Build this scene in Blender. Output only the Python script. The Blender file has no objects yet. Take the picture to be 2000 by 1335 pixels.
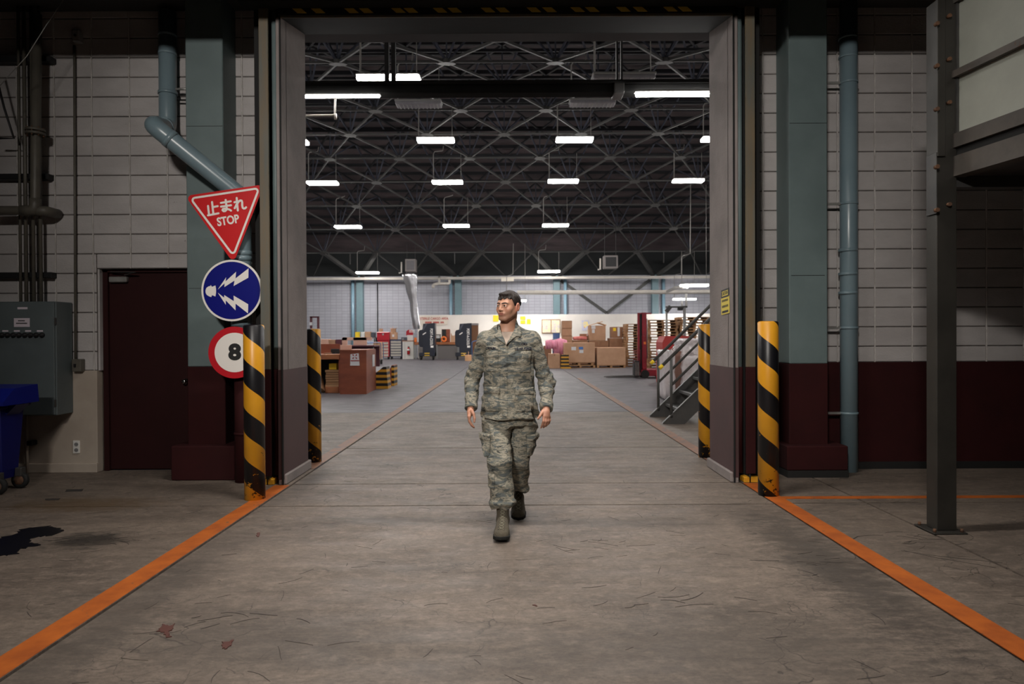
import bpy, bmesh, math, random
import numpy as np
from mathutils import Vector, Matrix

# ------------------------------------------------------------------ camera, world, exposure, lamps
SC = bpy.context.scene
COL = SC.collection
H_EYE, F_PX, W_PX, H_PX = 1.42, 1333.0, 2000.0, 1335.0
PITCH, ROLL = math.radians(0.41), math.radians(0.28)
cam_data = bpy.data.cameras.new('camera')
cam_data.sensor_width = 36.0
cam_data.lens = 36.0 * F_PX / W_PX
cam_data.clip_end = 300
cam_data.dof.use_dof = True
cam_data.dof.focus_distance = 5.1
cam_data.dof.aperture_fstop = 3.2
CAM = bpy.data.objects.new('camera', cam_data)
COL.objects.link(CAM)
RC = Matrix.Rotation(math.pi / 2 - PITCH, 3, 'X') @ Matrix.Rotation(-ROLL, 3, 'Z')
CAM.matrix_world = Matrix.Translation((0, 0, H_EYE)) @ RC.to_4x4()
SC.camera = CAM

WORLD = bpy.data.worlds.new('dim_hall')
SC.world = WORLD
WORLD.use_nodes = True
WORLD.node_tree.nodes['Background'].inputs[0].default_value = (0.55, 0.6, 0.7, 1)
WORLD.node_tree.nodes['Background'].inputs[1].default_value = 0.01
SC.view_settings.view_transform = 'Standard'
SC.view_settings.look = 'None'
SC.view_settings.gamma = 1.0
SC.view_settings.use_curve_mapping = False
SC.view_settings.exposure = -0.12
try:
    SC.cycles.use_denoising = True
    SC.cycles.max_bounces = 6
    SC.cycles.sample_clamp_indirect = 4.0
except Exception:
    pass

# lamp settings: power of the fluorescent battens of the near hall, radiance of the warehouse battens
NEAR_LAMPS = [  # x, y, z, watts (battens hung from the near hall's ceiling)
    (0.3, 1.2, 5.45, 32), (0.05, 4.6, 5.35, 104),
]
ADDED_FLOOD = dict(pos=(-1.9, -3.2, 5.3), aim=(0.0, 7.0, 2.3), watts=102, size=(0.9, 0.25), spread=66)   # added unseen lamp that brightens the doorway, fading to the sides
NEAR_TINT = (1.0, 0.93, 0.86)
HALL_RADIANCE = 88.0
HALL_TINT = (1.0, 0.965, 0.93)


def at(x, y, d):
    """a measured point of the place: the point seen at (x, y) of the 2000x1335 photograph, d metres down the hall"""
    v = RC @ Vector(((x - W_PX / 2) / F_PX, -(y - H_PX / 2) / F_PX, -1.0))
    s = d / v.y
    return Vector((v.x * s, d, H_EYE + v.z * s))


# ------------------------------------------------------------------ materials
MATS = {}


def nodes_of(m):
    m.use_nodes = True
    return m.node_tree.nodes, m.node_tree.links


def mat(name, col, rough=0.6, metal=0.0, col2=None, scale=3.0, stretch=(1, 1, 1), detail=6.0, bump=0.0, bscale=60.0,
        spots=None, spot_scale=8.0, spot_amt=0.62, emit=0.0, coords='world', coat=0.0, lo=0.35, hi=0.65, spec=0.5):
    """painted / raw surface: two tones blended by noise, optional spots of wear, optional fine relief"""
    if name in MATS:
        return MATS[name]
    m = bpy.data.materials.new(name)
    N, L = nodes_of(m)
    bs = N['Principled BSDF']
    bs.inputs['Base Color'].default_value = (*col, 1)
    bs.inputs['Roughness'].default_value = rough
    bs.inputs['Metallic'].default_value = metal
    bs.inputs['Specular IOR Level'].default_value = spec
    if coat:
        bs.inputs['Coat Weight'].default_value = coat
        bs.inputs['Coat Roughness'].default_value = 0.2
    if emit:
        bs.inputs['Emission Color'].default_value = (*col, 1)
        bs.inputs['Emission Strength'].default_value = emit
    if col2 is not None or bump or spots is not None:
        if coords == 'world':
            src = N.new('ShaderNodeNewGeometry').outputs['Position']
        else:
            src = N.new('ShaderNodeTexCoord').outputs['Object']
        mp = N.new('ShaderNodeMapping')
        mp.inputs['Scale'].default_value = stretch
        L.new(src, mp.inputs['Vector'])
        out = None
        if col2 is not None:
            n = N.new('ShaderNodeTexNoise')
            n.inputs['Scale'].default_value = scale
            n.inputs['Detail'].default_value = detail
            n.inputs['Roughness'].default_value = 0.62
            L.new(mp.outputs[0], n.inputs['Vector'])
            r = N.new('ShaderNodeMapRange')
            r.inputs['From Min'].default_value = lo
            r.inputs['From Max'].default_value = hi
            L.new(n.outputs['Fac'], r.inputs['Value'])
            mx = N.new('ShaderNodeMixRGB')
            mx.inputs[1].default_value = (*col, 1)
            mx.inputs[2].default_value = (*col2, 1)
            L.new(r.outputs[0], mx.inputs[0])
            out = mx.outputs[0]
        if spots is not None:
            n = N.new('ShaderNodeTexNoise')
            n.inputs['Scale'].default_value = spot_scale
            n.inputs['Detail'].default_value = 8
            n.inputs['Roughness'].default_value = 0.7
            L.new(mp.outputs[0], n.inputs['Vector'])
            r = N.new('ShaderNodeMapRange')
            r.inputs['From Min'].default_value = spot_amt
            r.inputs['From Max'].default_value = spot_amt + 0.03
            L.new(n.outputs['Fac'], r.inputs['Value'])
            mx = N.new('ShaderNodeMixRGB')
            mx.inputs[2].default_value = (*spots, 1)
            if out is not None:
                L.new(out, mx.inputs[1])
            else:
                mx.inputs[1].default_value = (*col, 1)
            L.new(r.outputs[0], mx.inputs[0])
            out = mx.outputs[0]
        if out is not None:
            L.new(out, bs.inputs['Base Color'])
            if emit:
                L.new(out, bs.inputs['Emission Color'])
        if bump:
            n = N.new('ShaderNodeTexNoise')
            n.inputs['Scale'].default_value = bscale
            n.inputs['Detail'].default_value = 5
            L.new(mp.outputs[0], n.inputs['Vector'])
            b = N.new('ShaderNodeBump')
            b.inputs['Strength'].default_value = bump
            b.inputs['Distance'].default_value = 0.01
            L.new(n.outputs['Fac'], b.inputs['Height'])
            L.new(b.outputs[0], bs.inputs['Normal'])
    MATS[name] = m
    return m


def srgb(r, g, b):
    def f(c):
        c /= 255.0
        return c / 12.92 if c <= 0.04045 else ((c + 0.055) / 1.055) ** 2.4
    return (f(r), f(g), f(b))


def floor_material(name, a, b, dark, gloss, streak=1.0, stains=()):
    """worn cast concrete: streaks across the hall, hairline crazing, scuffs"""
    m = bpy.data.materials.new(name)
    N, L = nodes_of(m)
    bs = N['Principled BSDF']
    pos = N.new('ShaderNodeNewGeometry').outputs['Position']

    def noise(scale, stretch, detail=7, rough=0.6, dist=0.0):
        mp = N.new('ShaderNodeMapping')
        mp.inputs['Scale'].default_value = stretch
        L.new(pos, mp.inputs['Vector'])
        n = N.new('ShaderNodeTexNoise')
        n.inputs['Scale'].default_value = scale
        n.inputs['Detail'].default_value = detail
        n.inputs['Roughness'].default_value = rough
        n.inputs['Distortion'].default_value = dist
        L.new(mp.outputs[0], n.inputs['Vector'])
        return n.outputs['Fac']

    def rng(v, lo, hi, a0=0.0, a1=1.0):
        r = N.new('ShaderNodeMapRange')
        r.inputs['From Min'].default_value = lo
        r.inputs['From Max'].default_value = hi
        r.inputs['To Min'].default_value = a0
        r.inputs['To Max'].default_value = a1
        L.new(v, r.inputs['Value'])
        return r.outputs[0]

    def mix(fac, c1, c2, mode='MIX'):
        x = N.new('ShaderNodeMixRGB')
        x.blend_type = mode
        for i, c in ((0, fac), (1, c1), (2, c2)):
            if isinstance(c, (tuple, float, int)):
                x.inputs[i].default_value = (*c, 1) if isinstance(c, tuple) else c
            else:
                L.new(c, x.inputs[i])
        return x.outputs[0]

    def mul(u, v):
        q = N.new('ShaderNodeMath')
        q.operation = 'MULTIPLY'
        for i, c in ((0, u), (1, v)):
            if isinstance(c, float):
                q.inputs[i].default_value = c
            else:
                L.new(c, q.inputs[i])
        return q.outputs[0]
    c = mix(rng(noise(1.0, (0.9, 1.6, 1), 8, 0.65), 0.32, 0.68), a, b)
    c = mix(rng(noise(3.2, (1.0, 3.2, 1), 8, 0.75), 0.50, 0.75, 0, 0.60 * streak), c, dark)
    c = mix(rng(noise(26, (1.0, 1.8, 1), 6, 0.75), 0.36, 0.66, 0.0, 0.50 * streak), c, dark)
    c = mix(rng(noise(9, (1.0, 1.5, 1), 7, 0.75), 0.50, 0.68, 0.0, 0.45 * streak), c, tuple(min(1, v * 1.35) for v in a))
    c = mix(rng(noise(70, (1.0, 1.3, 1), 3, 0.7), 0.60, 0.68, 0.0, 0.55 * streak), c, dark)
    c = mix(rng(noise(9, (0.5, 3.5, 1), 6, 0.75, 0.6), 0.62, 0.74, 0, 0.5 * streak), c, dark)
    # crazing
    wn = N.new('ShaderNodeTexNoise')
    wn.inputs['Scale'].default_value = 2.5
    wn.inputs['Detail'].default_value = 4
    L.new(pos, wn.inputs['Vector'])
    vm = N.new('ShaderNodeVectorMath')
    vm.operation = 'MULTIPLY_ADD'
    vm.inputs[1].default_value = (0.5, 0.5, 0)
    L.new(wn.outputs['Color'], vm.inputs[0])
    L.new(pos, vm.inputs[2])
    vo = N.new('ShaderNodeTexVoronoi')
    vo.feature = 'DISTANCE_TO_EDGE'
    vo.inputs['Scale'].default_value = 3.4
    L.new(vm.outputs[0], vo.inputs['Vector'])
    crack = mul(rng(vo.outputs['Distance'], 0.0, 0.012, 1, 0), rng(noise(1.1, (1, 1, 1), 4, 0.6), 0.5, 0.6))
    vo2 = N.new('ShaderNodeTexVoronoi')
    vo2.feature = 'DISTANCE_TO_EDGE'
    vo2.inputs['Scale'].default_value = 11
    L.new(vm.outputs[0], vo2.inputs['Vector'])
    crack2 = mul(rng(vo2.outputs['Distance'], 0.0, 0.022, 1, 0), rng(noise(1.6, (1, 1, 1), 4, 0.6), 0.56, 0.66))
    c = mix(mul(crack, 0.8), c, tuple(v * 0.3 for v in dark))
    c = mix(mul(crack2, 0.7), c, tuple(v * 0.3 for v in dark))
    # stains: spills and rubber with ragged outlines
    for (sx, sy, rx, ry, col_, amt) in stains:
        mp = N.new('ShaderNodeMapping')
        mp.vector_type = 'TEXTURE'
        mp.inputs['Location'].default_value = (sx, sy, 0)
        mp.inputs['Scale'].default_value = (rx, ry, 1)
        L.new(pos, mp.inputs['Vector'])
        ln = N.new('ShaderNodeVectorMath')
        ln.operation = 'LENGTH'
        L.new(mp.outputs[0], ln.inputs[0])
        ad = N.new('ShaderNodeMath')
        ad.operation = 'ADD'
        L.new(ln.outputs['Value'], ad.inputs[0])
        L.new(rng(noise(7, (1, 2.0, 1), 8, 0.75), 0.2, 0.8, -0.9, 0.9), ad.inputs[1])
        c = mix(rng(ad.outputs[0], 0.35, 1.1, amt, 0.0), c, col_)
    # pale scrapes
    c = mix(rng(noise(40, (0.12, 1.5, 1), 2, 0.5), 0.74, 0.80, 0, 0.35), c, tuple(min(1, v * 1.7) for v in a))
    L.new(c, bs.inputs['Base Color'])
    L.new(rng(noise(2.0, (1, 3, 1)), 0.3, 0.7, gloss - 0.08, gloss + 0.16), bs.inputs['Roughness'])
    bp = N.new('ShaderNodeBump')
    bp.inputs['Strength'].default_value = 0.25
    bp.inputs['Distance'].default_value = 0.004
    L.new(noise(45, (1, 1.6, 1), 6, 0.7), bp.inputs['Height'])
    L.new(bp.outputs[0], bs.inputs['Normal'])
    MATS[name] = m
    return m


def hazard_material(name, offset, pitch=0.434, duty=0.49):
    """yellow paint with one black stripe wound round the post, chipped near the foot"""
    m = bpy.data.materials.new(name)
    N, L = nodes_of(m)
    bs = N['Principled BSDF']
    bs.inputs['Roughness'].default_value = 0.38
    tc = N.new('ShaderNodeTexCoord').outputs['Object']
    sx = N.new('ShaderNodeSeparateXYZ')
    L.new(tc, sx.inputs[0])

    def math_(op, a, b=None):
        q = N.new('ShaderNodeMath')
        q.operation = op
        for i, c in ((0, a), (1, b)):
            if c is None:
                continue
            if isinstance(c, (float, int)):
                q.inputs[i].default_value = c
            else:
                L.new(c, q.inputs[i])
        return q.outputs[0]
    ang = math_('DIVIDE', math_('ARCTAN2', sx.outputs[1], sx.outputs[0]), 2 * math.pi)
    ph = math_('FRACT', math_('ADD', math_('ADD', math_('DIVIDE', sx.outputs[2], pitch), ang), 10.0 + offset))
    black = math_('LESS_THAN', ph, duty)
    n = N.new('ShaderNodeTexNoise')
    n.inputs['Scale'].default_value = 14
    n.inputs['Detail'].default_value = 6
    n.inputs['Roughness'].default_value = 0.7
    L.new(tc, n.inputs['Vector'])
    low = N.new('ShaderNodeMapRange')          # knocks gather low on the post, where forks hit it
    low.inputs['From Min'].default_value = 0.0
    low.inputs['From Max'].default_value = 0.6
    low.inputs['To Min'].default_value = 0.10
    low.inputs['To Max'].default_value = 0.0
    L.new(sx.outputs[2], low.inputs['Value'])
    chip = math_('GREATER_THAN', math_('ADD', n.outputs['Fac'], low.outputs[0]), 0.69)
    n2 = N.new('ShaderNodeTexNoise')
    n2.inputs['Scale'].default_value = 5
    n2.inputs['Detail'].default_value = 8
    L.new(tc, n2.inputs['Vector'])
    y = N.new('ShaderNodeMixRGB')
    y.inputs[1].default_value = (*srgb(232, 168, 40), 1)
    y.inputs[2].default_value = (*srgb(205, 140, 30), 1)
    L.new(n2.outputs['Fac'], y.inputs[0])
    c = N.new('ShaderNodeMixRGB')
    c.inputs[2].default_value = (0.006, 0.006, 0.008, 1)
    L.new(y.outputs[0], c.inputs[1])
    sw = math_('ABSOLUTE', math_('SUBTRACT', black, chip))
    L.new(sw, c.inputs[0])
    L.new(c.outputs[0], bs.inputs['Base Color'])
    MATS[name] = m
    return m


# ------------------------------------------------------------------ mesh building
class MB:
    """collects boxes, bars, tubes and prisms (world coordinates) and links them as ONE mesh object"""

    def __init__(self):
        self.v, self.f, self.mi, self.sm = [], [], [], []
        self.cur, self.smooth = 0, False

    def add(self, verts, faces):
        o = len(self.v)
        self.v.extend([tuple(p) for p in verts])
        for f in faces:
            self.f.append([i + o for i in f])
            self.mi.append(self.cur)
            self.sm.append(self.smooth)
        return self

    def box(self, x0, x1, y0, y1, z0, z1, ch=0.0, M=None):
        if x0 > x1: x0, x1 = x1, x0
        if y0 > y1: y0, y1 = y1, y0
        if z0 > z1: z0, z1 = z1, z0
        c = min(ch, (x1 - x0) * .45, (y1 - y0) * .45, (z1 - z0) * .45)
        if c <= 0:
            vs = [(x, y, z) for x in (x0, x1) for y in (y0, y1) for z in (z0, z1)]
            fs = [(0, 1, 3, 2), (4, 6, 7, 5), (0, 4, 5, 1), (2, 3, 7, 6), (0, 2, 6, 4), (1, 5, 7, 3)]
        else:
            vs, idx = [], {}
            X, Y, Z = (x0, x1), (y0, y1), (z0, z1)
            for i in (0, 1):
                for j in (0, 1):
                    for k in (0, 1):
                        sx, sy, sz = (1 - 2 * i) * c, (1 - 2 * j) * c, (1 - 2 * k) * c
                        for a in range(3):
                            idx[(i, j, k, a)] = len(vs)
                            p = [X[i] + sx, Y[j] + sy, Z[k] + sz]
                            p[a] = (X, Y, Z)[a][(i, j, k)[a]]
                            vs.append(tuple(p))
            fs = []
            for a in range(3):
                b, d = (a + 1) % 3, (a + 2) % 3
                for s in (0, 1):
                    def key(u, v):
                        q = [0, 0, 0]; q[a] = s; q[b] = u; q[d] = v
                        return idx[(q[0], q[1], q[2], a)]
                    q = [key(0, 0), key(1, 0), key(1, 1), key(0, 1)]
                    fs.append(q if s else q[::-1])
            for a in range(3):      # edges along axis a
                b, d = (a + 1) % 3, (a + 2) % 3
                for u in (0, 1):
                    for v in (0, 1):
                        def kk(w, ax):
                            q = [0, 0, 0]; q[a] = w; q[b] = u; q[d] = v
                            return idx[(q[0], q[1], q[2], ax)]
                        q = [kk(0, b), kk(1, b), kk(1, d), kk(0, d)]
                        fs.append(q if (u == v) else q[::-1])
            for i in (0, 1):
                for j in (0, 1):
                    for k in (0, 1):
                        t = [idx[(i, j, k, a)] for a in range(3)]
                        fs.append(t if (i + j + k) % 2 else t[::-1])
        if M is not None:
            vs = [tuple(M @ Vector(p)) for p in vs]
        return self.add(vs, fs)

    def bar(self, p0, p1, w, h=None, up=(0, 0, 1), ch=0.0):
        """square bar from p0 to p1"""
        p0, p1 = Vector(p0), Vector(p1)
        h = h or w
        d = p1 - p0
        ln = d.length
        y = d.normalized()
        u = Vector(up)
        if abs(y.dot(u)) > 0.98:
            u = Vector((1, 0, 0))
        x = y.cross(u).normalized()
        z = x.cross(y)
        M = Matrix(((x.x, y.x, z.x, p0.x), (x.y, y.y, z.y, p0.y), (x.z, y.z, z.z, p0.z), (0, 0, 0, 1)))
        return self.box(-w / 2, w / 2, 0, ln, -h / 2, h / 2, ch, M)

    def tube(self, path, r, n=12, caps=True, closed=False):
        path = [Vector(p) for p in path]
        rs = r if isinstance(r, (list, tuple)) else [r] * len(path)
        k = len(path)
        tans = []
        for i in range(k):
            if closed:
                t = path[(i + 1) % k] - path[i - 1]
            else:
                t = path[min(i + 1, k - 1)] - path[max(i - 1, 0)]
            tans.append(t.normalized() if t.length > 1e-9 else Vector((0, 0, 1)))
        u = Vector((0, 0, 1)) if abs(tans[0].z) < 0.9 else Vector((1, 0, 0))
        vs = []
        for i in range(k):
            t = tans[i]
            u = (u - t * u.dot(t))
            u = u.normalized() if u.length > 1e-6 else t.orthogonal().normalized()
            w = t.cross(u)
            for j in range(n):
                a = 2 * math.pi * j / n
                vs.append(path[i] + (u * math.cos(a) + w * math.sin(a)) * rs[i])
        fs = []
        for i in range(k if closed else k - 1):
            for j in range(n):
                a, b = i * n + j, i * n + (j + 1) % n
                c, d = ((i + 1) % k) * n + (j + 1) % n, ((i + 1) % k) * n + j
                fs.append((a, b, c, d))
        s, self.smooth = self.smooth, True
        self.add(vs, fs)
        self.smooth = s
        if caps and not closed:
            o = len(self.v) - len(vs)
            self.f.append([o + j for j in range(n)][::-1]); self.mi.append(self.cur); self.sm.append(False)
            o2 = o + (k - 1) * n
            self.f.append([o2 + j for j in range(n)]); self.mi.append(self.cur); self.sm.append(False)
        return self

    def cyl(self, p0, p1, r, n=16, r2=None):
        return self.tube([p0, p1], [r, r if r2 is None else r2], n)

    def lathe(self, cx, cy, prof, n=24, axis='z'):
        """profile of (radius, height) turned round a vertical axis at (cx, cy)"""
        vs, fs = [], []
        for (r, z) in prof:
            for j in range(n):
                a = 2 * math.pi * j / n
                vs.append((cx + r * math.cos(a), cy + r * math.sin(a), z))
        for i in range(len(prof) - 1):
            for j in range(n):
                fs.append((i * n + j, i * n + (j + 1) % n, (i + 1) * n + (j + 1) % n, (i + 1) * n + j))
        s, self.smooth = self.smooth, True
        self.add(vs, fs)
        self.smooth = s
        o = len(self.v) - len(vs)
        self.f.append([o + j for j in range(n)][::-1]); self.mi.append(self.cur); self.sm.append(False)
        o2 = o + (len(prof) - 1) * n
        self.f.append([o2 + j for j in range(n)]); self.mi.append(self.cur); self.sm.append(False)
        return self

    def prism(self, poly, fn, t0, t1):
        """polygon (u, v) swept from t0 to t1; fn(u, v, t) gives the point"""
        n = len(poly)
        vs = [fn(u, v, t0) for u, v in poly] + [fn(u, v, t1) for u, v in poly]
        fs = [list(range(n))[::-1], [i + n for i in range(n)]]
        for i in range(n):
            j = (i + 1) % n
            fs.append((i, j, j + n, i + n))
        return self.add(vs, fs)

    def disc(self, c, r, y0, y1, n=48, r_in=0.0):
        """round plate facing down the hall, between depths y0 (near) and y1"""
        if r_in <= 0:
            return self.prism([(r * math.cos(2 * math.pi * i / n), r * math.sin(2 * math.pi * i / n)) for i in range(n)],
                              lambda u, v, t: (c[0] + u, t, c[2] + v), y0, y1)
        vs, fs = [], []
        for (rr, y) in ((r, y0), (r_in, y0), (r_in, y1), (r, y1)):
            for i in range(n):
                a = 2 * math.pi * i / n
                vs.append((c[0] + rr * math.cos(a), y, c[2] + rr * math.sin(a)))
        for k in range(4):
            for i in range(n):
                j = (i + 1) % n
                fs.append((k * n + i, k * n + j, ((k + 1) % 4) * n + j, ((k + 1) % 4) * n + i))
        return self.add(vs, fs)

    def mesh(self, name, mats, off=(0, 0, 0)):
        me = bpy.data.meshes.new(name)
        o = Vector(off)
        me.from_pydata([tuple(Vector(p) - o) for p in self.v], [], self.f)
        for m in (mats if isinstance(mats, (list, tuple)) else [mats]):
            me.materials.append(MATS[m] if isinstance(m, str) else m)
        me.polygons.foreach_set('material_index', self.mi)
        me.polygons.foreach_set('use_smooth', self.sm)
        bm = bmesh.new()
        bm.from_mesh(me)
        bmesh.ops.recalc_face_normals(bm, faces=bm.faces)
        bm.to_mesh(me)
        bm.free()
        me.update()
        return me

    def build(self, name, mats, parent=None, origin=None):
        """world-space mesh; its origin goes to the parent's place (or to `origin`)"""
        off = world_of(parent) if parent is not None else (Vector(origin) if origin is not None else Vector((0, 0, 0)))
        ob = bpy.data.objects.new(name, self.mesh(name, mats, off))
        COL.objects.link(ob)
        if parent is not None:
            ob.parent = parent
        elif origin is not None:
            ob.location = origin
        return ob


def world_of(o):
    p = Vector((0, 0, 0))
    while o is not None:
        p += o.location
        o = o.parent
    return p


def tag(o, label=None, cat=None, group=None, kind=None):
    if label: o['label'] = label
    if cat: o['category'] = cat
    if group: o['group'] = group
    if kind: o['kind'] = kind
    return o


def thing(name, label, cat, loc=(0, 0, 0), group=None, kind=None):
    o = bpy.data.objects.new(name, None)
    o.empty_display_size = 0.05
    o.location = loc
    COL.objects.link(o)
    return tag(o, label, cat, group, kind)


def box(name, m, x0, x1, y0, y1, z0, z1, parent=None, ch=0.0, origin=None):
    return MB().box(x0, x1, y0, y1, z0, z1, ch).build(name, m, parent, origin)


def copy_tree(o, parent=None):
    c = o.copy()
    COL.objects.link(c)
    c.parent = parent
    for ch in list(o.children):
        copy_tree(ch, c)
    return c


def text_mesh(body, size, extrude=0.001, bold=0.0, squash=1.0):
    """flat lettering as vertices/faces in the (u, v) plane, centred on the middle of the line"""
    cu = bpy.data.curves.new('lettering', 'FONT')
    cu.body = body
    cu.size = size
    cu.align_x, cu.align_y = 'CENTER', 'CENTER'
    cu.extrude = extrude
    cu.offset = bold
    cu.resolution_u = 6
    ob = bpy.data.objects.new('lettering', cu)
    COL.objects.link(ob)
    dg = bpy.context.evaluated_depsgraph_get()
    me = bpy.data.meshes.new_from_object(ob.evaluated_get(dg))
    vs = [(v.co.x * squash, v.co.y, v.co.z) for v in me.vertices]
    fs = [list(p.vertices) for p in me.polygons]
    bpy.data.objects.remove(ob)
    bpy.data.curves.remove(cu)
    bpy.data.meshes.remove(me)
    return vs, fs


def lettering(name, m, body, size, fn, parent, bold=0.0, squash=1.0, extrude=0.0008):
    """fn(u, v, w) places the letters: u along the line, v up, w out of the surface"""
    vs, fs = text_mesh(body, size, extrude, bold, squash)
    b = MB()
    b.add([fn(*p) for p in vs], fs)
    return b.build(name, m, parent)


def strokes(b, lines, fn, w, t0, t1, n=8):
    """round-ended brush strokes drawn as flat bars on a surface (u, v); each lies a hair above the one before"""
    k = 0
    for ln in lines:
        for (p, q) in zip(ln[:-1], ln[1:]):
            p, q = Vector(p), Vector(q)
            d = (q - p)
            a0 = math.atan2(d.y, d.x)
            poly = []
            for i in range(n + 1):
                a = a0 - math.pi / 2 + math.pi * i / n
                poly.append((q.x + math.cos(a) * w / 2, q.y + math.sin(a) * w / 2))
            for i in range(n + 1):
                a = a0 + math.pi / 2 + math.pi * i / n
                poly.append((p.x + math.cos(a) * w / 2, p.y + math.sin(a) * w / 2))
            b.prism(poly, fn, t0 + 1e-5, t1 + k * 3.0e-5)
            k += 1

# ------------------------------------------------------------------ palette
floor_material('near_concrete', (0.240, 0.191, 0.153), (0.122, 0.097, 0.079), (0.034, 0.028, 0.023), 0.58,
               stains=((-3.74, 5.86, 0.75, 0.30, (0.095, 0.058, 0.026), 0.75), (-3.02, 4.82, 0.32, 0.22, (0.022, 0.018, 0.015), 0.9), (-4.2, 4.5, 0.7, 0.5, (0.05, 0.042, 0.036), 0.5),
                       (1.95, 4.3, 0.30, 1.5, (0.045, 0.037, 0.031), 0.75), (-2.0, 3.6, 0.22, 1.8, (0.06, 0.05, 0.043), 0.5), (0.9, 3.1, 1.3, 0.4, (0.06, 0.05, 0.043), 0.45),
                       (-0.9, 5.3, 0.8, 0.18, (0.05, 0.042, 0.037), 0.6), (0.8, 5.2, 0.9, 0.16, (0.055, 0.046, 0.04), 0.5), (-1.2, 3.2, 0.9, 0.35, (0.065, 0.054, 0.046), 0.45), (-2.0, 6.9, 0.16, 0.7, (0.04, 0.034, 0.03), 0.7)))
floor_material('hall_concrete', (0.122, 0.111, 0.123), (0.086, 0.079, 0.089), (0.046, 0.042, 0.047), 0.5, 0.5)
mat('joint_dark', (0.02, 0.018, 0.016), 0.9)
mat('orange_paint', srgb(188, 98, 26), 0.65, col2=srgb(156, 76, 20), scale=5, spots=(0.10, 0.075, 0.05), spot_scale=7, spot_amt=0.63)
mat('block_paint', (0.47, 0.45, 0.445), 0.75, col2=(0.385, 0.365, 0.36), scale=1.7, stretch=(1, 1, 2), bump=0.35, bscale=45,
    spots=(0.16, 0.145, 0.135), spot_scale=9, spot_amt=0.69)
mat('mortar', (0.14, 0.125, 0.115), 0.9, col2=(0.06, 0.052, 0.048), scale=5)
mat('mortar_bead', (0.56, 0.54, 0.52), 0.7, col2=(0.40, 0.38, 0.36), scale=9)
mat('cream_paint', (0.47, 0.41, 0.345), 0.7, col2=(0.38, 0.32, 0.265), scale=1.6, spots=(0.2, 0.165, 0.135), spot_scale=6, spot_amt=0.68)
mat('maroon_paint', (0.034, 0.0055, 0.006), 0.8, spec=0.2, col2=(0.026, 0.0045, 0.005), scale=3, spots=(0.22, 0.15, 0.14), spot_scale=9, spot_amt=0.78)
mat('maroon_door', (0.026, 0.0050, 0.0052), 0.7, spec=0.2, col2=(0.021, 0.0042, 0.0044), scale=2)
mat('jamb_maroon', (0.070, 0.032, 0.033), 0.6, col2=(0.055, 0.026, 0.027), scale=3)
mat('black_skirting', (0.008, 0.008, 0.008), 0.7)
mat('teal_paint', (0.145, 0.195, 0.198), 0.5, col2=(0.118, 0.162, 0.165), scale=2.2, spots=(0.36, 0.36, 0.34), spot_scale=8, spot_amt=0.74)
mat('teal_dark', (0.02, 0.025, 0.026), 0.6)
mat('pipe_paint', (0.19, 0.265, 0.30), 0.3, col2=(0.165, 0.235, 0.27), scale=3, spots=(0.06, 0.06, 0.06), spot_scale=12, spot_amt=0.76)
mat('olive_steel', (0.145, 0.105, 0.058), 0.55, col2=(0.10, 0.105, 0.09), scale=2.0, stretch=(6, 6, 0.7))
mat('jamb_concrete', (0.26, 0.225, 0.215), 0.85, col2=(0.20, 0.175, 0.168), scale=2.5, bump=0.4, bscale=50)
mat('dark_header', (0.017, 0.017, 0.016), 0.9, spec=0.1, col2=(0.012, 0.012, 0.012), scale=3)
mat('black_gap', (0.005, 0.005, 0.005), 0.8)
mat('dark_steel', (0.055, 0.055, 0.056), 0.45, metal=0.3, col2=(0.075, 0.072, 0.068), scale=5)
mat('rail_steel', (0.075, 0.076, 0.072), 0.45, col2=(0.06, 0.06, 0.058), scale=5)
mat('galvanised', (0.42, 0.42, 0.40), 0.4, metal=0.6, col2=(0.3, 0.3, 0.29), scale=8)
mat('ceiling_dark', (0.06, 0.06, 0.06), 0.9)
mat('hall_plain', (0.30, 0.29, 0.28), 0.9)
mat('near_plain', (0.10, 0.095, 0.09), 0.9)
mat('yellow_paint', srgb(225, 165, 40), 0.5, col2=srgb(200, 140, 32), scale=6)
mat('hazard_yellow', srgb(200, 165, 55), 0.6)
mat('black_plain', (0.008, 0.008, 0.009), 0.55)
mat('white_plain', (0.75, 0.74, 0.71), 0.55)
mat('chrome', (0.7, 0.7, 0.7), 0.18, metal=1.0)
mat('grey_plain', (0.25, 0.25, 0.25), 0.6)
mat('rust', (0.16, 0.075, 0.035), 0.8, col2=(0.08, 0.045, 0.03), scale=30)
mat('conduit_paint', (0.115, 0.105, 0.085), 0.5, col2=(0.085, 0.078, 0.064), scale=6)

# ------------------------------------------------------------------ the shell
YW = 7.28                      # face of the block wall of the near hall
YF, YB = 6.60, 7.38            # front and back of the doorway's jambs
XL, XR = -2.215, 2.140         # faces of the jambs
Y_FAR = 48.2                   # face of the far wall of the warehouse
random.seed(4)

FLOOR = tag(box('floor', 'joint_dark', -20, 20, -8.0, Y_FAR + .3, -0.30, -0.03), 'worn grey concrete floor of both halls', 'floor', kind='structure')


def slab(x0, x1, y0, y1, m, z=0.0, g=0.011):
    return box('slab', m, x0 + g, x1 - g, y0 + g, y1 - g, -0.10, z, FLOOR)


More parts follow.
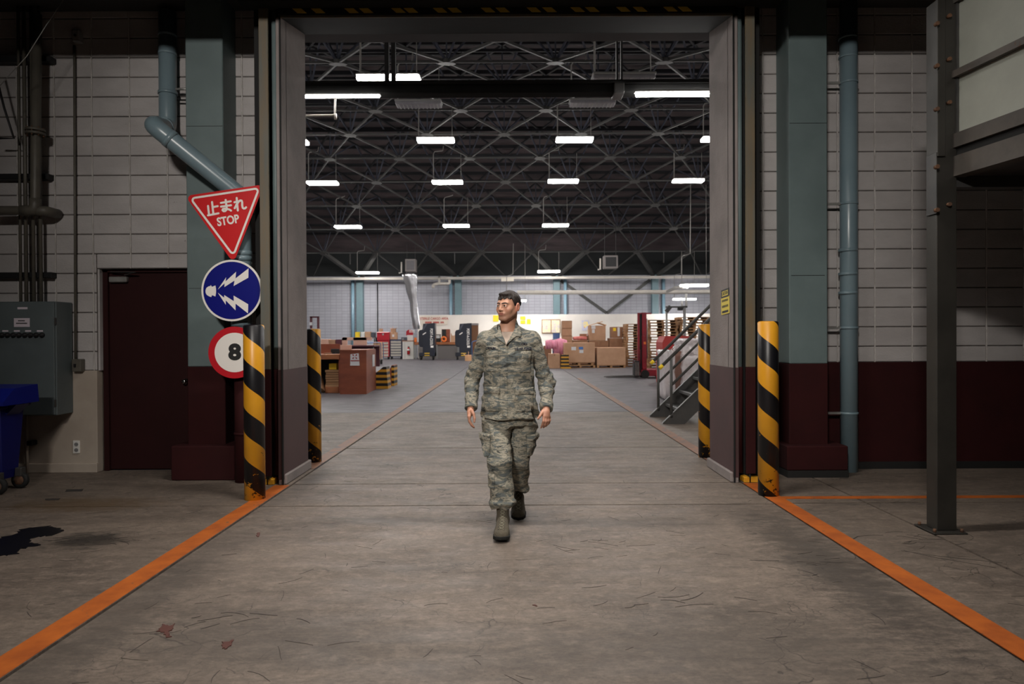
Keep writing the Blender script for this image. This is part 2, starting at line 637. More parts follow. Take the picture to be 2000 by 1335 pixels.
YJ = [-7.9, 0.6, 5.76, 6.62, 8.76, 12.95, 17.15, 23.0, 30.0, 38.0, Y_FAR]
for a, b_ in zip(YJ[:-1], YJ[1:]):
    slab(-2.14, 2.22, a, b_, 'near_concrete' if b_ < 13.5 else 'hall_concrete')
for a, b_ in zip([-7.9, 0.6, 5.78, 7.4], [0.6, 5.78, 7.4, 8.0]):
    slab(-9, -2.14, a, b_, 'near_concrete' if b_ < 7.9 else 'hall_concrete')
for a, b_ in zip([-7.9, 0.6, 5.78, 7.4], [0.6, 5.78, 7.4, 8.0]):
    for c, d_ in ((2.22, 3.0), (3.0, 5.9), (5.9, 9)):
        slab(c, d_, a, b_, 'near_concrete' if b_ < 7.9 else 'hall_concrete')
for a, b_ in zip([8.0, 12.95, 19.5, 27, 36], [12.95, 19.5, 27, 36, Y_FAR]):
    for c, d_ in ((-20, -11), (-11, -2.14), (2.22, 11), (11, 20)):
        slab(c, d_, a, b_, 'near_concrete' if b_ < 13.5 else 'hall_concrete')

ZT = 0.0025
LINES = []


mat('orange_faded', (0.25, 0.115, 0.060), 0.6, col2=(0.16, 0.088, 0.062), scale=4, spots=(0.10, 0.085, 0.085), spot_scale=5, spot_amt=0.56)


def floor_line(label, x0, x1, y0, y1):
    o = box('floor_line', 'orange_faded' if y0 > 7 else 'orange_paint', x0, x1, y0, y1, -0.002, ZT, origin=((x0 + x1) / 2, (y0 + y1) / 2, 0))
    return tag(o, label, 'floor marking', 'orange lines painted on the floor')


floor_line('orange line painted along the floor, running to the striped post under the signs', -2.30, -2.155, 0.5, 6.58)
floor_line('orange line painted along the floor, running to the striped post by the blue-grey pipe', 2.225, 2.37, 0.5, 6.58)
floor_line('fainter orange lane line beyond the doorway on the plywood crate side', -2.30, -2.155, 7.40, 23.5)
floor_line('fainter orange lane line beyond the doorway on the steel stair side', 2.225, 2.37, 7.40, 23.5)
floor_line('thin orange cross line on the floor passing behind the dark steel post', 2.371, 7.2, 5.93, 6.02)


def block_wall(name, label, columns, rows, z0, z1, holes, y=YW):
    """stack-bonded painted blocks, each its own piece, with raised vertical mortar beads; holes = (x0, x1, z0, z1)"""
    w = box(name, 'mortar', columns[0], columns[-1], y + 0.012, y + 0.25, z0, z1)
    # cut the backing where a hole is: rebuild as strips
    me = MB()
    xs = sorted(set([columns[0], columns[-1]] + [v for h in holes for v in h[:2]]))
    zs = sorted(set([z0, z1] + [v for h in holes for v in h[2:]]))
    for a, b in zip(xs[:-1], xs[1:]):
        for c, d in zip(zs[:-1], zs[1:]):
            if any(h[0] - 1e-6 <= a and b <= h[1] + 1e-6 and h[2] - 1e-6 <= c and d <= h[3] + 1e-6 for h in holes):
                continue
            if a >= columns[0] - 1e-6 and b <= columns[-1] + 1e-6 and c >= z0 - 1e-6 and d <= z1 + 1e-6:
                me.box(a, b, y + 0.012, y + 0.25, c, d)
    w.data = me.mesh(name, 'mortar')
    tag(w, label, 'wall', kind='structure')
    g = 0.005
    cache = {}
    for a, b in zip(columns[:-1], columns[1:]):
        for c, d in zip(rows[:-1], rows[1:]):
            pieces = [(a, b, max(c, z0), min(d, z1))]
            for h in holes:
                nxt = []
                for (p, q, r, s) in pieces:
                    if q <= h[0] or p >= h[1] or s <= h[2] or r >= h[3]:
                        nxt.append((p, q, r, s)); continue
                    if p < h[0]: nxt.append((p, h[0], r, s))
                    if q > h[1]: nxt.append((h[1], q, r, s))
                    pm, qm = max(p, h[0]), min(q, h[1])
                    if r < h[2]: nxt.append((pm, qm, r, h[2]))
                    if s > h[3]: nxt.append((pm, qm, h[3], s))
                pieces = nxt
            for (p, q, r, s) in pieces:
                if q - p < 0.03 or s - r < 0.03:
                    continue
                key = (round(q - p, 3), round(s - r, 3))
                if key not in cache:
                    hw, hh = (q - p) / 2 - g, (s - r) / 2 - g
                    cache[key] = MB().box(-hw, hw, 0, 0.08, -hh, hh, 0.006).mesh('block', 'block_paint')
                o = bpy.data.objects.new('block', cache[key])
                COL.objects.link(o)
                o.parent = w
                o.location = ((p + q) / 2, y + random.uniform(-0.0025, 0.0025), (r + s) / 2)
    for x in columns[1:-1]:
        segs = [(z0, z1)]
        for h in holes:
            if h[0] < x < h[1]:
                nxt = []
                for (r, s) in segs:
                    if s <= h[2] or r >= h[3]:
                        nxt.append((r, s)); continue
                    if r < h[2]: nxt.append((r, h[2]))
                    if s > h[3]: nxt.append((h[3], s))
                segs = nxt
        for (r, s) in segs:
            if s - r > 0.05:
                MB().box(x - 0.006, x + 0.006, y - 0.004, y + 0.02, r, s, 0.003).build('mortar_bead', 'mortar_bead', w)
    return w


# doorway opening of the service door, left wall
DX0, DX1, DZ1 = at(190, 700, YW).x, at(369, 700, YW).x, at(280, 524, YW).z
ZWL = 1.085
colsL = [-4.06 + 0.4 * k for k in range(-6, 6)]
colsL = [c for c in colsL if c < -2.62] + [-2.60]
rowsL = [1.287 + 0.2083 * k for k in range(-1, 19)]
WALL_L = block_wall('wall_left', 'pale painted block wall with the maroon service door', colsL, rowsL, ZWL, 5.0,
                    [(DX0, DX1, 0, DZ1), (-3.30, -2.95, 0, 6)])
colsR = [2.59] + [4.27 + 0.397 * k for k in range(-4, 7)]
rowsR = [2.132 + 0.2072 * k for k in range(-5, 15)]
WALL_R = block_wall('wall_right', 'pale painted block wall with the dark maroon dado', colsR, rowsR, 1.135, 5.0, [(2.98, 3.35, 0, 6)])

# left dado: cream render, baseboard; right dado: maroon render, black skirting
d1 = MB().box(-6.46, DX0, YW - 0.012, YW + 0.25, 0, ZWL, 0.004).build('trim_1', 'cream_paint')
tag(d1, 'cream painted lower wall beneath the grey electrical cabinet', 'wall', kind='structure')
b1 = MB().box(-6.46, DX0 + .005, YW - 0.035, YW + 0.02, 0, 0.10, 0.006).build('baseboard_left', 'cream_paint')
tag(b1, 'low cream baseboard beside the service door', 'baseboard', kind='structure')
d2 = MB().box(2.59, 6.65, YW - 0.014, YW + 0.25, 0.0, 1.135, 0.004).build('trim_2', 'maroon_paint')
tag(d2, 'dark maroon lower wall behind the dark steel post', 'wall', kind='structure')
b2 = MB().box(3.45, 6.65, YW - 0.03, YW, 0, 0.075, 0.003).build('baseboard_right', 'black_skirting')
tag(b2, 'black skirting along the maroon wall', 'baseboard', kind='structure')
d3 = MB().box(-3.30, -2.59, YW - 0.014, YW + 0.25, 0.0, 1.135, 0.004).build('trim_3', 'maroon_paint')
tag(d3, 'maroon lower wall behind the sign pipe', 'wall', kind='structure')

# service door
DOOR = thing('door_1', 'dark maroon steel service door with round chrome knob', 'door', ((DX0 + DX1) / 2, YW + 0.1, 0), kind='structure')
YD = YW + 0.10
box('door_leaf', 'maroon_door', DX0 + 0.075, DX1 - 0.008, YD, YD + 0.045, 0.012, DZ1 - 0.035, DOOR, 0.004)
b = MB()
b.box(DX0 + 0.02, DX0 + 0.075, YD - 0.03, YD + 0.06, 0, DZ1, 0.003)
b.box(DX1 - 0.012, DX1 + 0.02, YD - 0.03, YD + 0.06, 0, DZ1, 0.003)
b.box(DX0, DX1, YD - 0.03, YD + 0.06, DZ1 - 0.035, DZ1 + .02, 0.003)
b.build('door_frame', 'maroon_door', DOOR)
b = MB()
b.box(DX0 - 0.02, DX0 + 0.02, YW + 0.02, YD + 0.1, ZWL, DZ1)
b.build('door_reveal', 'block_paint', DOOR)
box('door_backing', 'black_gap', DX0 - .1, DX1 + .1, YD + 0.15, YD + 0.2, 0, DZ1 + .1, DOOR)
kx = at(364, 744, YD)
b = MB(); b.smooth = True
k = MB()
k.tube([(kx.x, YD, kx.z), (kx.x, YD - 0.012, kx.z), (kx.x, YD - 0.014, kx.z), (kx.x, YD - 0.035, kx.z), (kx.x, YD - 0.045, kx.z), (kx.x, YD - 0.062, kx.z), (kx.x, YD - 0.07, kx.z)],
       [0.032, 0.032, 0.013, 0.013, 0.024, 0.027, 0.012], 16)
k.build('door_knob', 'chrome', DOOR)
cz = at(235, 546, YD).z
cl = MB().box(DX0 + 0.10, DX0 + 0.29, YD - 0.055, YD, cz - 0.03, cz + 0.03, 0.008).build('door_closer', 'galvanised', DOOR)
MB().bar((DX0 + 0.27, YD - 0.045, cz + 0.045), (DX0 + 0.42, YD - 0.11, cz + 0.07), 0.02, 0.008).bar((DX0 + 0.42, YD - 0.11, cz + 0.07), (DX0 + 0.13, YD - 0.06, cz + 0.08), 0.02, 0.008).build('closer_arm', 'dark_steel', cl)

# pilasters
def pilaster(name, label, x0, x1, zsplit, px0, px1, pz, black):
    o = thing(name, label, 'pillar', ((x0 + x1) / 2, 7.1, 0), kind='structure')
    box('shaft', 'teal_paint', x0, x1, 6.95, YW + 0.25, zsplit, 5.6, o, 0.008)
    box('painted_base', 'maroon_paint', x0 - 0.002, x1 + 0.002, 6.948, YW + 0.2, 0, zsplit, o, 0.006)
    box('plinth', 'maroon_paint', px0, px1, 6.82, YW, 0.07 if black else 0, pz, o, 0.01)
    if black:
        box('plinth_foot', 'black_skirting', px0 - 0.001, px1 + 0.001, 6.815, YW, 0, 0.07, o)
    # haunch on the crown of the shaft, and the dark cable slot above it
    box('casting_joint', 'teal_dark', x0 + 0.004, x1 - 0.004, 6.948, 6.95, 3.575, 3.580, o)
    box('casting_joint', 'teal_dark', x0 + 0.02, x1 - 0.03, 6.948, 6.95, 2.03 if black else 1.93, 2.036 if black else 1.934, o)
    return o


pilaster('pillar', 'teal pillar with maroon base behind the road signs', -3.305, -2.925, 1.135, -3.42, -2.78, 0.345, False)
pilaster('pillar', 'teal pillar with maroon base beside the blue-grey downpipe', 2.825, 3.215, 1.135, 2.75, 3.36, 0.315, True)

# the doorway: jambs, guides, header
def jamb(s, xf, label, name):
    o = thing(name, label, 'door frame', (xf + s * .2, 7.0, 0), kind='structure')
    def bx(n, m, u0, u1, y0, y1, z0, z1, ch=0.004):
        return box(n, m, xf + s * u0, xf + s * u1, y0, y1, z0, z1, o, ch)
    bx('jamb', 'jamb_concrete', 0, 0.305, 6.74, YB, 0, 5.2)
    bx('jamb', 'jamb_concrete', 0, 0.05, YF, 6.76, 0, 5.2)
    bx('jamb_paint', 'jamb_maroon', -0.0025, 0.052, YF - 0.002, YB + 0.002, 0.05, 1.115, 0.002)
    bx('jamb_curb', 'jamb_concrete', -0.025, 0.05, YF + .01, YB + 0.05, 0, 0.10, 0.01)
    bx('guide_back', 'black_gap', 0.05, 0.305, 6.725, 6.745, 0, 5.2, 0)
    bx('edge_angle', 'black_gap', -0.001, 0.016, YF - 0.012, YF, 0.0, 4.6, 0.002)
    # round guide tube, brown guide plate, teal side strip; the maroon dado runs across all of them
    MB().cyl((xf + s * 0.076, 6.66, 1.12), (xf + s * 0.076, 6.66, 4.9), 0.032, 16).build('guide_tube', 'teal_paint', o)
    MB().cyl((xf + s * 0.076, 6.66, 0.09), (xf + s * 0.076, 6.66, 1.12), 0.0325, 16).build('guide_tube', 'maroon_paint', o)
    bx('guide_plate', 'olive_steel', 0.115, 0.207, 6.575, 6.60, 1.12, 4.9)
    bx('guide_plate', 'maroon_paint', 0.114, 0.208, 6.574, 6.60, 0.09, 1.12)
    bx('guide_web', 'teal_dark', 0.15, 0.17, 6.60, 6.74, 0.0, 4.9)
    bx('side_strip', 'teal_paint', 0.262, 0.310, 6.735, YW, 1.12, 4.9)
    bx('side_strip', 'maroon_paint', 0.261, 0.311, 6.734, YW, 0.0, 1.12)
    bx('foot_paint', 'yellow_paint', 0.10, 0.25, 6.60, 6.73, 0.0, 0.055, 0.006)
    return o


JL = jamb(-1, XL, 'concrete jamb and rolling door guide beside the road signs', 'door_2')
JR = jamb(1, XR, 'concrete jamb and rolling door guide with the yellow caution notice', 'door_3')
HD = thing('door_4', 'dark header over the wide doorway with faded hazard stripes', 'door frame', (0, 7.0, 4.5), kind='structure')
b = MB()
b.prism([(YF, 4.505), (YB, 4.69), (YB, 5.4), (YF, 5.4)], lambda u, v, t: (t, u, v), XL - .05, XR + .05)
b.build('soffit', 'dark_header', HD)
box('shutter_box', 'dark_header', XL - 0.35, XR + 0.35, 6.42, 6.62, 4.585, 5.5, HD, 0.01)
box('edge_angle', 'olive_steel', XL, XR, YF - 0.015, YF, 4.50, 4.525, HD, 0.002)
box('stripe_band', 'black_plain', XL - .02, XR + .02, 6.575, 6.60, 4.53, 4.586, HD)
xs = XL + 0.12
for i, gap in enumerate([0, .16, .30, .12, .29, .10, .26, .12, .30, .12, .28, .13, .25, .12, .28, .14, .27, .12]):
    xs += gap + 0.0
    if xs > XR - 0.2:
        break
    MB().prism([(xs, 4.58), (xs + 0.09, 4.58), (xs + 0.14, 4.537), (xs + 0.05, 4.537)], lambda u, v, t: (u, t, v), 6.570, 6.5755).build('hazard_stripe', 'hazard_yellow', HD)
    xs += 0.02
box('rear_beam', 'black_plain', -3, 3, YB + 0.02, 7.7, 4.735, 5.3, HD, 0.01)

# upper ceilings and the remaining shell of the near hall
tag(box('ceiling', 'ceiling_dark', -9.2, 9.2, -8.2, YW + .3, 6.05, 6.2), 'dark ceiling of the near hall', 'ceiling', kind='structure')
BE = thing('ceiling_beam', 'dark beam along the top of the block walls', 'beam', (0, 7.1, 5), kind='structure')
box('beam_run', 'ceiling_dark', -9, 9, 6.96, YW + .25, 4.90, 6.05, BE)
BE2 = thing('ceiling_beam', 'dark ceiling beam in front of the doorway header', 'beam', (0, 6, 5), kind='structure')
box('beam_run', 'ceiling_dark', -9, 9, 5.85, 6.1, 4.545, 6.05, BE2)
cp = MB().cyl((-8.8, 5.2, 4.615), (8.8, 5.2, 4.615), 0.024, 10).build('ceiling_pipe', 'dark_steel', origin=(0, 5.2, 4.615))
tag(cp, 'thin pipe slung under the ceiling across the near hall', 'pipe', kind='structure')
for nm, lb, q in (('wall_side_left', 'plain side wall of the near hall past the blue bin', (-9.2, -9, -8, YW + .3, 0, 6.05)),
                  ('wall_side_right', 'plain side wall of the near hall past the steel platform', (9, 9.2, -8, YW + .3, 0, 6.05)),
                  ('wall_back', 'plain wall of the near hall opposite the doorway', (-9.2, 9.2, -8.2, -8, 0, 6.05))):
    tag(box(nm, 'near_plain', *q), lb, 'wall', kind='structure')
ws = MB()
ws.box(-9, -6.46, YW, YW + .25, 0, 5); ws.box(6.65, 9, YW, YW + .25, 0, 5)
tag(ws.build('wall_front', 'near_plain'), 'plain ends of the block wall outside the doorway bay', 'wall', kind='structure')

# near hall battens
mat('lamp_tube_near', (1, 1, 1), 0.4, emit=3.0)
for i, (x, y, z, w) in enumerate(NEAR_LAMPS):
    t = thing('ceiling_batten', ['twin-tube batten over the middle of the near hall', 'twin-tube batten close to the doorway header',
                                 'twin-tube batten over the back of the near hall'][i], 'lamp', (x, y, z), 'battens of the near hall')
    box('housing', 'white_plain', x - 1.25, x + 1.25, y - 0.14, y + 0.14, z, z + 0.07, t, 0.01)
    box('hanger', 'dark_steel', x - 0.9, x - 0.88, y - 0.01, y + 0.01, z + 0.07, 6.05, t)
    box('hanger', 'dark_steel', x + 0.88, x + 0.9, y - 0.01, y + 0.01, z + 0.07, 6.05, t)
    for dy in (-0.07, 0.07):
        MB().cyl((x - 1.2, y + dy, z - 0.025), (x + 1.2, y + dy, z - 0.025), 0.016, 8).build('lamp_tube', 'lamp_tube_near', t)
    la = bpy.data.lights.new('batten_light', 'AREA')
    la.shape = 'RECTANGLE'
    la.size, la.size_y = 2.4, 0.2
    la.energy = w
    la.color = NEAR_TINT
    la.spread = math.radians(118)      # narrowed so the light fades towards the sides
    lo = bpy.data.objects.new('batten_light', la)
    COL.objects.link(lo)
    lo.parent = t
    lo.location = (0, 0, -0.05)

# added lamp out of view, put in to brighten doorway and man
fp, fa = Vector(ADDED_FLOOD['pos']), Vector(ADDED_FLOOD['aim'])
fd = (fa - fp).normalized()
t = thing('added_floodlight', 'unseen lamp added behind the viewer to brighten the doorway', 'lamp', fp)
MB().bar(fp - fd * 0.02, fp - fd * 0.22, 1.0, 0.32).build('lamp_case', 'dark_steel', t)
MB().bar(fp - fd * 0.012, fp - fd * 0.02, 0.9, 0.25).build('lamp_face', 'lamp_tube_near', t)
MB().bar(fp - fd * 0.12, (fp.x, fp.y - .12, 6.05), 0.04).build('hanger', 'dark_steel', t)
la = bpy.data.lights.new('added_flood_light', 'AREA')
la.shape = 'RECTANGLE'
la.size, la.size_y = ADDED_FLOOD['size']
la.energy = ADDED_FLOOD['watts']
la.color = NEAR_TINT
la.spread = math.radians(ADDED_FLOOD['spread'])
lo = bpy.data.objects.new('added_flood_light', la)
COL.objects.link(lo)
lo.parent = t
lo.rotation_euler = fd.to_track_quat('-Z', 'Y').to_euler()

# ------------------------------------------------------------------ the warehouse shell
mat('roof_deck', (0.092, 0.070, 0.072), 0.9, col2=(0.050, 0.039, 0.042), scale=0.9, stretch=(0.5, 2, 1))
mat('truss_paint', (0.064, 0.063, 0.061), 0.6, col2=(0.050, 0.049, 0.047), scale=2)
mat('web_bluish_lit', (0.050, 0.056, 0.078), 0.6)  # bluish light on the web bars put into their colour
mat('purlin_dark', (0.010, 0.010, 0.013), 0.8)
mat('far_upper', (0.010, 0.012, 0.013), 0.8)
mat('beam_white', (0.62, 0.58, 0.52), 0.6, col2=(0.5, 0.47, 0.43), scale=1.5)
mat('far_teal', (0.16, 0.25, 0.28), 0.55, col2=(0.14, 0.22, 0.25), scale=2)
mat('far_pipe', (0.25, 0.40, 0.50), 0.3)
mat('board_white', (0.80, 0.76, 0.70), 0.7, col2=(0.74, 0.70, 0.65), scale=0.8)
mat('lamp_glow', HALL_TINT, 0.4, emit=HALL_RADIANCE)
mat('lamp_off', (0.30, 0.29, 0.31), 0.4, col2=(0.24, 0.23, 0.25), scale=6)
mat('lamp_body', (0.30, 0.30, 0.29), 0.5)
mat('conduit_grey', (0.30, 0.29, 0.27), 0.5)


def brick_material(name, c1, c2, mortar, wide, high):
    m = bpy.data.materials.new(name)
    N, L = nodes_of(m)
    bs = N['Principled BSDF']
    bs.inputs['Roughness'].default_value = 0.8
    pos = N.new('ShaderNodeNewGeometry').outputs['Position']
    sp = N.new('ShaderNodeSeparateXYZ')
    L.new(pos, sp.inputs[0])
    cb = N.new('ShaderNodeCombineXYZ')
    L.new(sp.outputs[0], cb.inputs[0])
    L.new(sp.outputs[2], cb.inputs[1])
    br = N.new('ShaderNodeTexBrick')
    br.offset = 0.0
    br.inputs['Color1'].default_value = (*c1, 1)
    br.inputs['Color2'].default_value = (*c2, 1)
    br.inputs['Mortar'].default_value = (*mortar, 1)
    br.inputs['Scale'].default_value = 1.0
    br.inputs['Brick Width'].default_value = wide
    br.inputs['Row Height'].default_value = high
    br.inputs['Mortar Size'].default_value = 0.016
    L.new(cb.outputs[0], br.inputs['Vector'])
    L.new(br.outputs['Color'], bs.inputs['Base Color'])
    MATS[name] = m
    return m


brick_material('far_block', (0.43, 0.435, 0.48), (0.395, 0.40, 0.445), (0.31, 0.31, 0.35), 0.4, 0.207)

wf = MB().box(-20, 20, Y_FAR, Y_FAR + 0.3, 0, 5.75).build('wall_far', 'far_block')
tag(wf, 'pale bluish block wall at the far end of the warehouse', 'wall', kind='structure')
wu = MB().box(-20, 20, Y_FAR, Y_FAR + 0.3, 5.75, 8.6).build('wall_far_upper', 'far_upper')
tag(wu, 'dark upper gable over the far block wall', 'wall', kind='structure')
for nm, lb, q in (('wall_hall_left', 'side wall of the warehouse behind the plywood crate', (-20.3, -20, YB, Y_FAR + .3, 0, 14)),
                  ('wall_hall_right', 'side wall of the warehouse behind the pallets', (20, 20.3, YB, Y_FAR + .3, 0, 14))):
    tag(box(nm, 'hall_plain', *q), lb, 'wall', kind='structure')
wn = MB()
wn.box(-20, XL - 0.3, 7.75, 7.85, 0, 12); wn.box(XR + 0.3, 20, 7.75, 7.85, 0, 12); wn.box(XL - .3, XR + .3, 7.75, 7.85, 5.2, 12)
tag(wn.build('wall_hall_near', 'hall_plain'), 'inner face of the doorway wall seen from the warehouse', 'wall', kind='structure')

# barrel-vaulted space frame
RV, YC, ZC = 42.5, 28.0, 1.42 + 9.2 - 42.5
DTH, TH0, SPX = 0.0703, 0.4141, 3.45


def vault(x, th, up=0.0):
    return Vector((x, YC + (RV + up) * math.sin(th), ZC + (RV + up) * math.cos(th)))


ROWS = 13
ROOF = thing('roof_frame', 'dark vaulted space frame roof of crossing steel struts', 'roof', (0, 28, 8), kind='structure')
xs_of = lambda k: [1.42 + (k % 2) * SPX / 2 + SPX * j for j in range(-6, 6) if abs(1.42 + (k % 2) * SPX / 2 + SPX * j) < 19]
node_mesh = None
top, web = MB(), MB()
for k in range(ROWS):
    th = TH0 - k * DTH
    X = xs_of(k)
    p, q = vault(-19.5, th), vault(19.5, th)
    MB().bar(p, q, 0.05, 0.07).build('chord', 'truss_paint', ROOF)
    for x in X:
        n = vault(x, th)
        if node_mesh is None:
            node_mesh = MB().prism([(0.30 * math.cos(math.pi * i / 4), 0.24 * math.sin(math.pi * i / 4)) for i in range(8)],
                                   lambda u, v, t: (u, v, t), -0.06, 0.06).mesh('node_plate', 'truss_paint')
        o = bpy.data.objects.new('node_plate', node_mesh)
        COL.objects.link(o)
        o.parent = ROOF
        o.location = n - ROOF.location
        o.rotation_euler = (-th, 0, 0)
        if k + 1 < ROWS:
            for s in (-1, 1):
                x2 = x + s * SPX / 2
                if abs(x2) < 19:
                    MB().bar(n, vault(x2, th - DTH), 0.065, 0.08).build('strut', 'truss_paint', ROOF)
    # upper layer
    if k + 1 < ROWS:
        tu = th - DTH * 0.5
        for x in X:
            for xm, lows in ((x + SPX / 4, None),):
                u = vault(x + SPX / 2 - SPX / 4, tu, 1.45)
                for lx, lt in ((x, th), (x + SPX / 2, th - DTH)):
                    web.bar(u, vault(lx, lt), 0.055)
                u2 = vault(x - SPX / 4, tu, 1.45)
                for lx, lt in ((x, th), (x - SPX / 2, th - DTH)):
                    web.bar(u2, vault(lx, lt), 0.055)
                web.bar(vault(x, th), vault(x, th, 1.45), 0.05)
        for f_, w_ in ((0.0, 0.10), (0.33, 0.10), (0.66, 0.10)):
            top.bar(vault(-19.8, th - DTH * f_, 1.5), vault(19.8, th - DTH * f_, 1.5), w_, 0.16)
        top.bar(vault(-19.8, th - DTH * .5, 0.75), vault(19.8, th - DTH * .5, 0.75), 0.07, 0.10)
        for x in X:
            for s in (-1, 1):
                top.bar(vault(x + s * SPX / 4, tu, 1.42), vault(x + s * SPX * 3 / 4, tu - DTH, 1.42), 0.08)
tag(web.build('web_members', 'web_bluish_lit', ROOF), kind='stuff')
tag(top.build('purlins', 'purlin_dark', ROOF), kind='stuff')
deck = MB()
for i in range(30):
    a, b_ = TH0 + 0.09 - i * 0.035, TH0 + 0.09 - (i + 1) * 0.035
    q = [vault(-20.2, a, 1.75), vault(20.2, a, 1.75), vault(20.2, b_, 1.75), vault(-20.2, b_, 1.75),
         vault(-20.2, a, 1.9), vault(20.2, a, 1.9), vault(20.2, b_, 1.9), vault(-20.2, b_, 1.9)]
    deck.add(q, [(0, 1, 2, 3), (4, 7, 6, 5), (0, 4, 5, 1), (3, 2, 6, 7)])
deck.build('deck', 'roof_deck', ROOF)
# bearings: pairs of stout legs running down to each column head
COLX = [-15.7 + 6.9 * k for k in range(6)]
COLX = [1.42 + SPX / 2 + 6.9 * k for k in range(-3, 3)]
for cx in COLX:
    foot = Vector((cx, Y_FAR - 0.5, 5.72))
    for s in (-1, 1):
        MB().bar(vault(cx + s * SPX / 2, TH0), foot + Vector((s * 0.18, 0, 0)), 0.26, 0.2).build('bearing_leg', 'truss_paint', ROOF)
        MB().bar(vault(cx + s * SPX / 2, TH0), (cx + s * (SPX - .2), Y_FAR - 0.3, 5.75), 0.07).build('bearing_tie', 'truss_paint', ROOF)
    MB().bar(vault(cx, TH0 - 0.0), vault(cx, TH0) + Vector((0, 0, -0.75)), 0.06).build('hanger_stub', 'truss_paint', ROOF)

# far wall fittings
for i, cx in enumerate(COLX):
    nm = ['beyond the doorway edge at the pallets end', 'x'][0]
    lab = ['teal column of the far wall in the bay outside the plywood desk', 'teal column of the far wall above the plywood counter', 'teal column of the far wall between the two black coolers',
           'teal column of the far wall above the two cork boards', 'teal column of the far wall above the red stacker', 'teal column of the far wall beyond the pallets'][i]
    c = thing('column', lab, 'column', (cx, Y_FAR - .2, 0), kind='structure')
    box('shaft', 'far_teal', cx - 0.23, cx + 0.23, Y_FAR - 0.45, Y_FAR, 0, 5.75, c, 0.01)
    s = -1 if i < 3 else 1
    px = cx + s * (0.52 if i < 3 else 0.62)
    d = MB().cyl((px, Y_FAR - 0.22, 0), (px, Y_FAR - 0.22, 5.7), 0.12, 12).build('downpipe', 'far_pipe', origin=(px, Y_FAR - .22, 0))
    tag(d, lab.replace('teal column', 'blue downpipe beside the column'), 'pipe', 'downpipes of the far wall')
t = MB().box(-19.8, 19.8, 46.9, 47.25, 5.40, 5.58, 0.02).build('wall_beam', 'beam_white')
tag(t, 'long off-white beam along the head of the far wall', 'beam', kind='structure')
vb = thing('wall_brace', 'grey V-shaped wall bracing above the cardboard boxes', 'brace', (COLX[3] + 3.3, Y_FAR - .3, 3), kind='structure')
mid = at(1185, 611, Y_FAR - 0.06)
for cx, s in ((COLX[3], 1), (COLX[4], -1)):
    MB().bar((cx + s * 0.3, Y_FAR - 0.05, 5.4), (mid.x, Y_FAR - 0.05, mid.z), 0.08, 0.2).build('brace_bar', 'rail_steel', vb)
a, b_ = at(1010, 571, 42), at(1330, 570, 42)
tp = MB().cyl(a, (b_.x + 6, 42, b_.z), 0.13, 12).build('overhead_pipe', 'beam_white', origin=(3, 42, a.z))
tag(tp, 'long pale pipe running high in front of the far wall', 'pipe', kind='structure')
a, b_ = at(1305, 568, 40), at(1338, 556, 36)
tp = MB().tube([at(1304, 569, 41.6), at(1318, 562, 39), at(1342, 560, 37)], 0.09, 10).build('pipe_branch', 'conduit_grey', origin=at(1320, 565, 39))
tag(tp, 'bent branch pipe rising from the long pale pipe', 'pipe', kind='structure')

# white board partition with notices
PBX0, PBX1, PBZ = at(816, 650, 46.6).x, 17.0, at(1000, 614, 46.6).z
pb = box('partition_board', 'board_white', PBX0, PBX1, 46.6, 46.7, 0, PBZ)
tag(pb, 'long white board partition along the far wall', 'partition', kind='structure')
mat('red_letter', srgb(178, 40, 30), 0.6)
mat('cream_panel', (0.72, 0.66, 0.57), 0.7)
mat('yellow_poster', srgb(240, 205, 40), 0.6)
mat('poster_mix', srgb(245, 225, 150), 0.6, col2=srgb(205, 205, 225), scale=3.0, lo=.45, hi=.55, spots=srgb(220, 120, 70), spot_scale=3.3, spot_amt=0.62)
mat('cork_frame', srgb(150, 105, 45), 0.6)
mat('paper_cream', srgb(250, 240, 190), 0.6, col2=srgb(215, 205, 205), scale=2.6, lo=.42, hi=.6, spots=srgb(235, 175, 90), spot_scale=2.6, spot_amt=0.60)


def on_board(name, m, x0, y0, x1, y1, d, parent=None, th=0.03, ch=0.0):
    p, q = at(x0, y0, d), at(x1, y1, d)
    c = at((x0 + x1) / 2, (y0 + y1) / 2, d)
    return box(name, m, p.x, q.x, d - th, d, q.z, p.z, parent, ch, origin=None if parent else c)


t = thing('area_sign', 'cream sign with red letters above the black cooler by the foil duct', 'sign', at(848, 626, 46.58))
on_board('panel', 'cream_panel', 822.5, 617, 874, 634, 46.59, t)
c = at(848, 622, 46.55)
lettering('lettering', 'red_letter', 'STERILE CARGO AREA', 0.225, lambda u, v, w: (c.x + u, 46.557 - w, c.z + v), t, 0.004, 0.86)
c2 = at(848, 629.3, 46.55)
b = MB()
x = -0.62
for n_, gap in ((8, .09), (7, .10), (4, 0)):     # the small second line, too small to read
    for _ in range(n_):
        b.box(c2.x + x, c2.x + x + 0.042, 46.548, 46.557, c2.z - 0.06, c2.z + 0.06)
        x += 0.058
    x += gap
tag(b.build('small_print', 'red_letter', t), kind='stuff')
for i, (q, lab) in enumerate((((963, 615.5, 974, 627.5), 'yellow notice on the white board beside the soldier\'s chin'),
                              ((1016.5, 617.5, 1026, 624), 'upper yellow notice on the white board behind the soldier\'s ear'),
                              ((1016.5, 625.5, 1026, 632), 'lower yellow notice on the white board behind the soldier\'s shoulder'),
                              ((1029, 623, 1036, 632.5), 'small yellow notice on the white board, nearest the cork boards'))):
    tag(on_board('notice', 'yellow_poster', *q, 46.59), lab.replace("soldier's", "walking man's"), 'notice', 'yellow notices on the white board')
t = thing('cork_board', 'framed pair of cork boards with pale papers on the white board', 'notice board', at(1077, 637, 46.58))
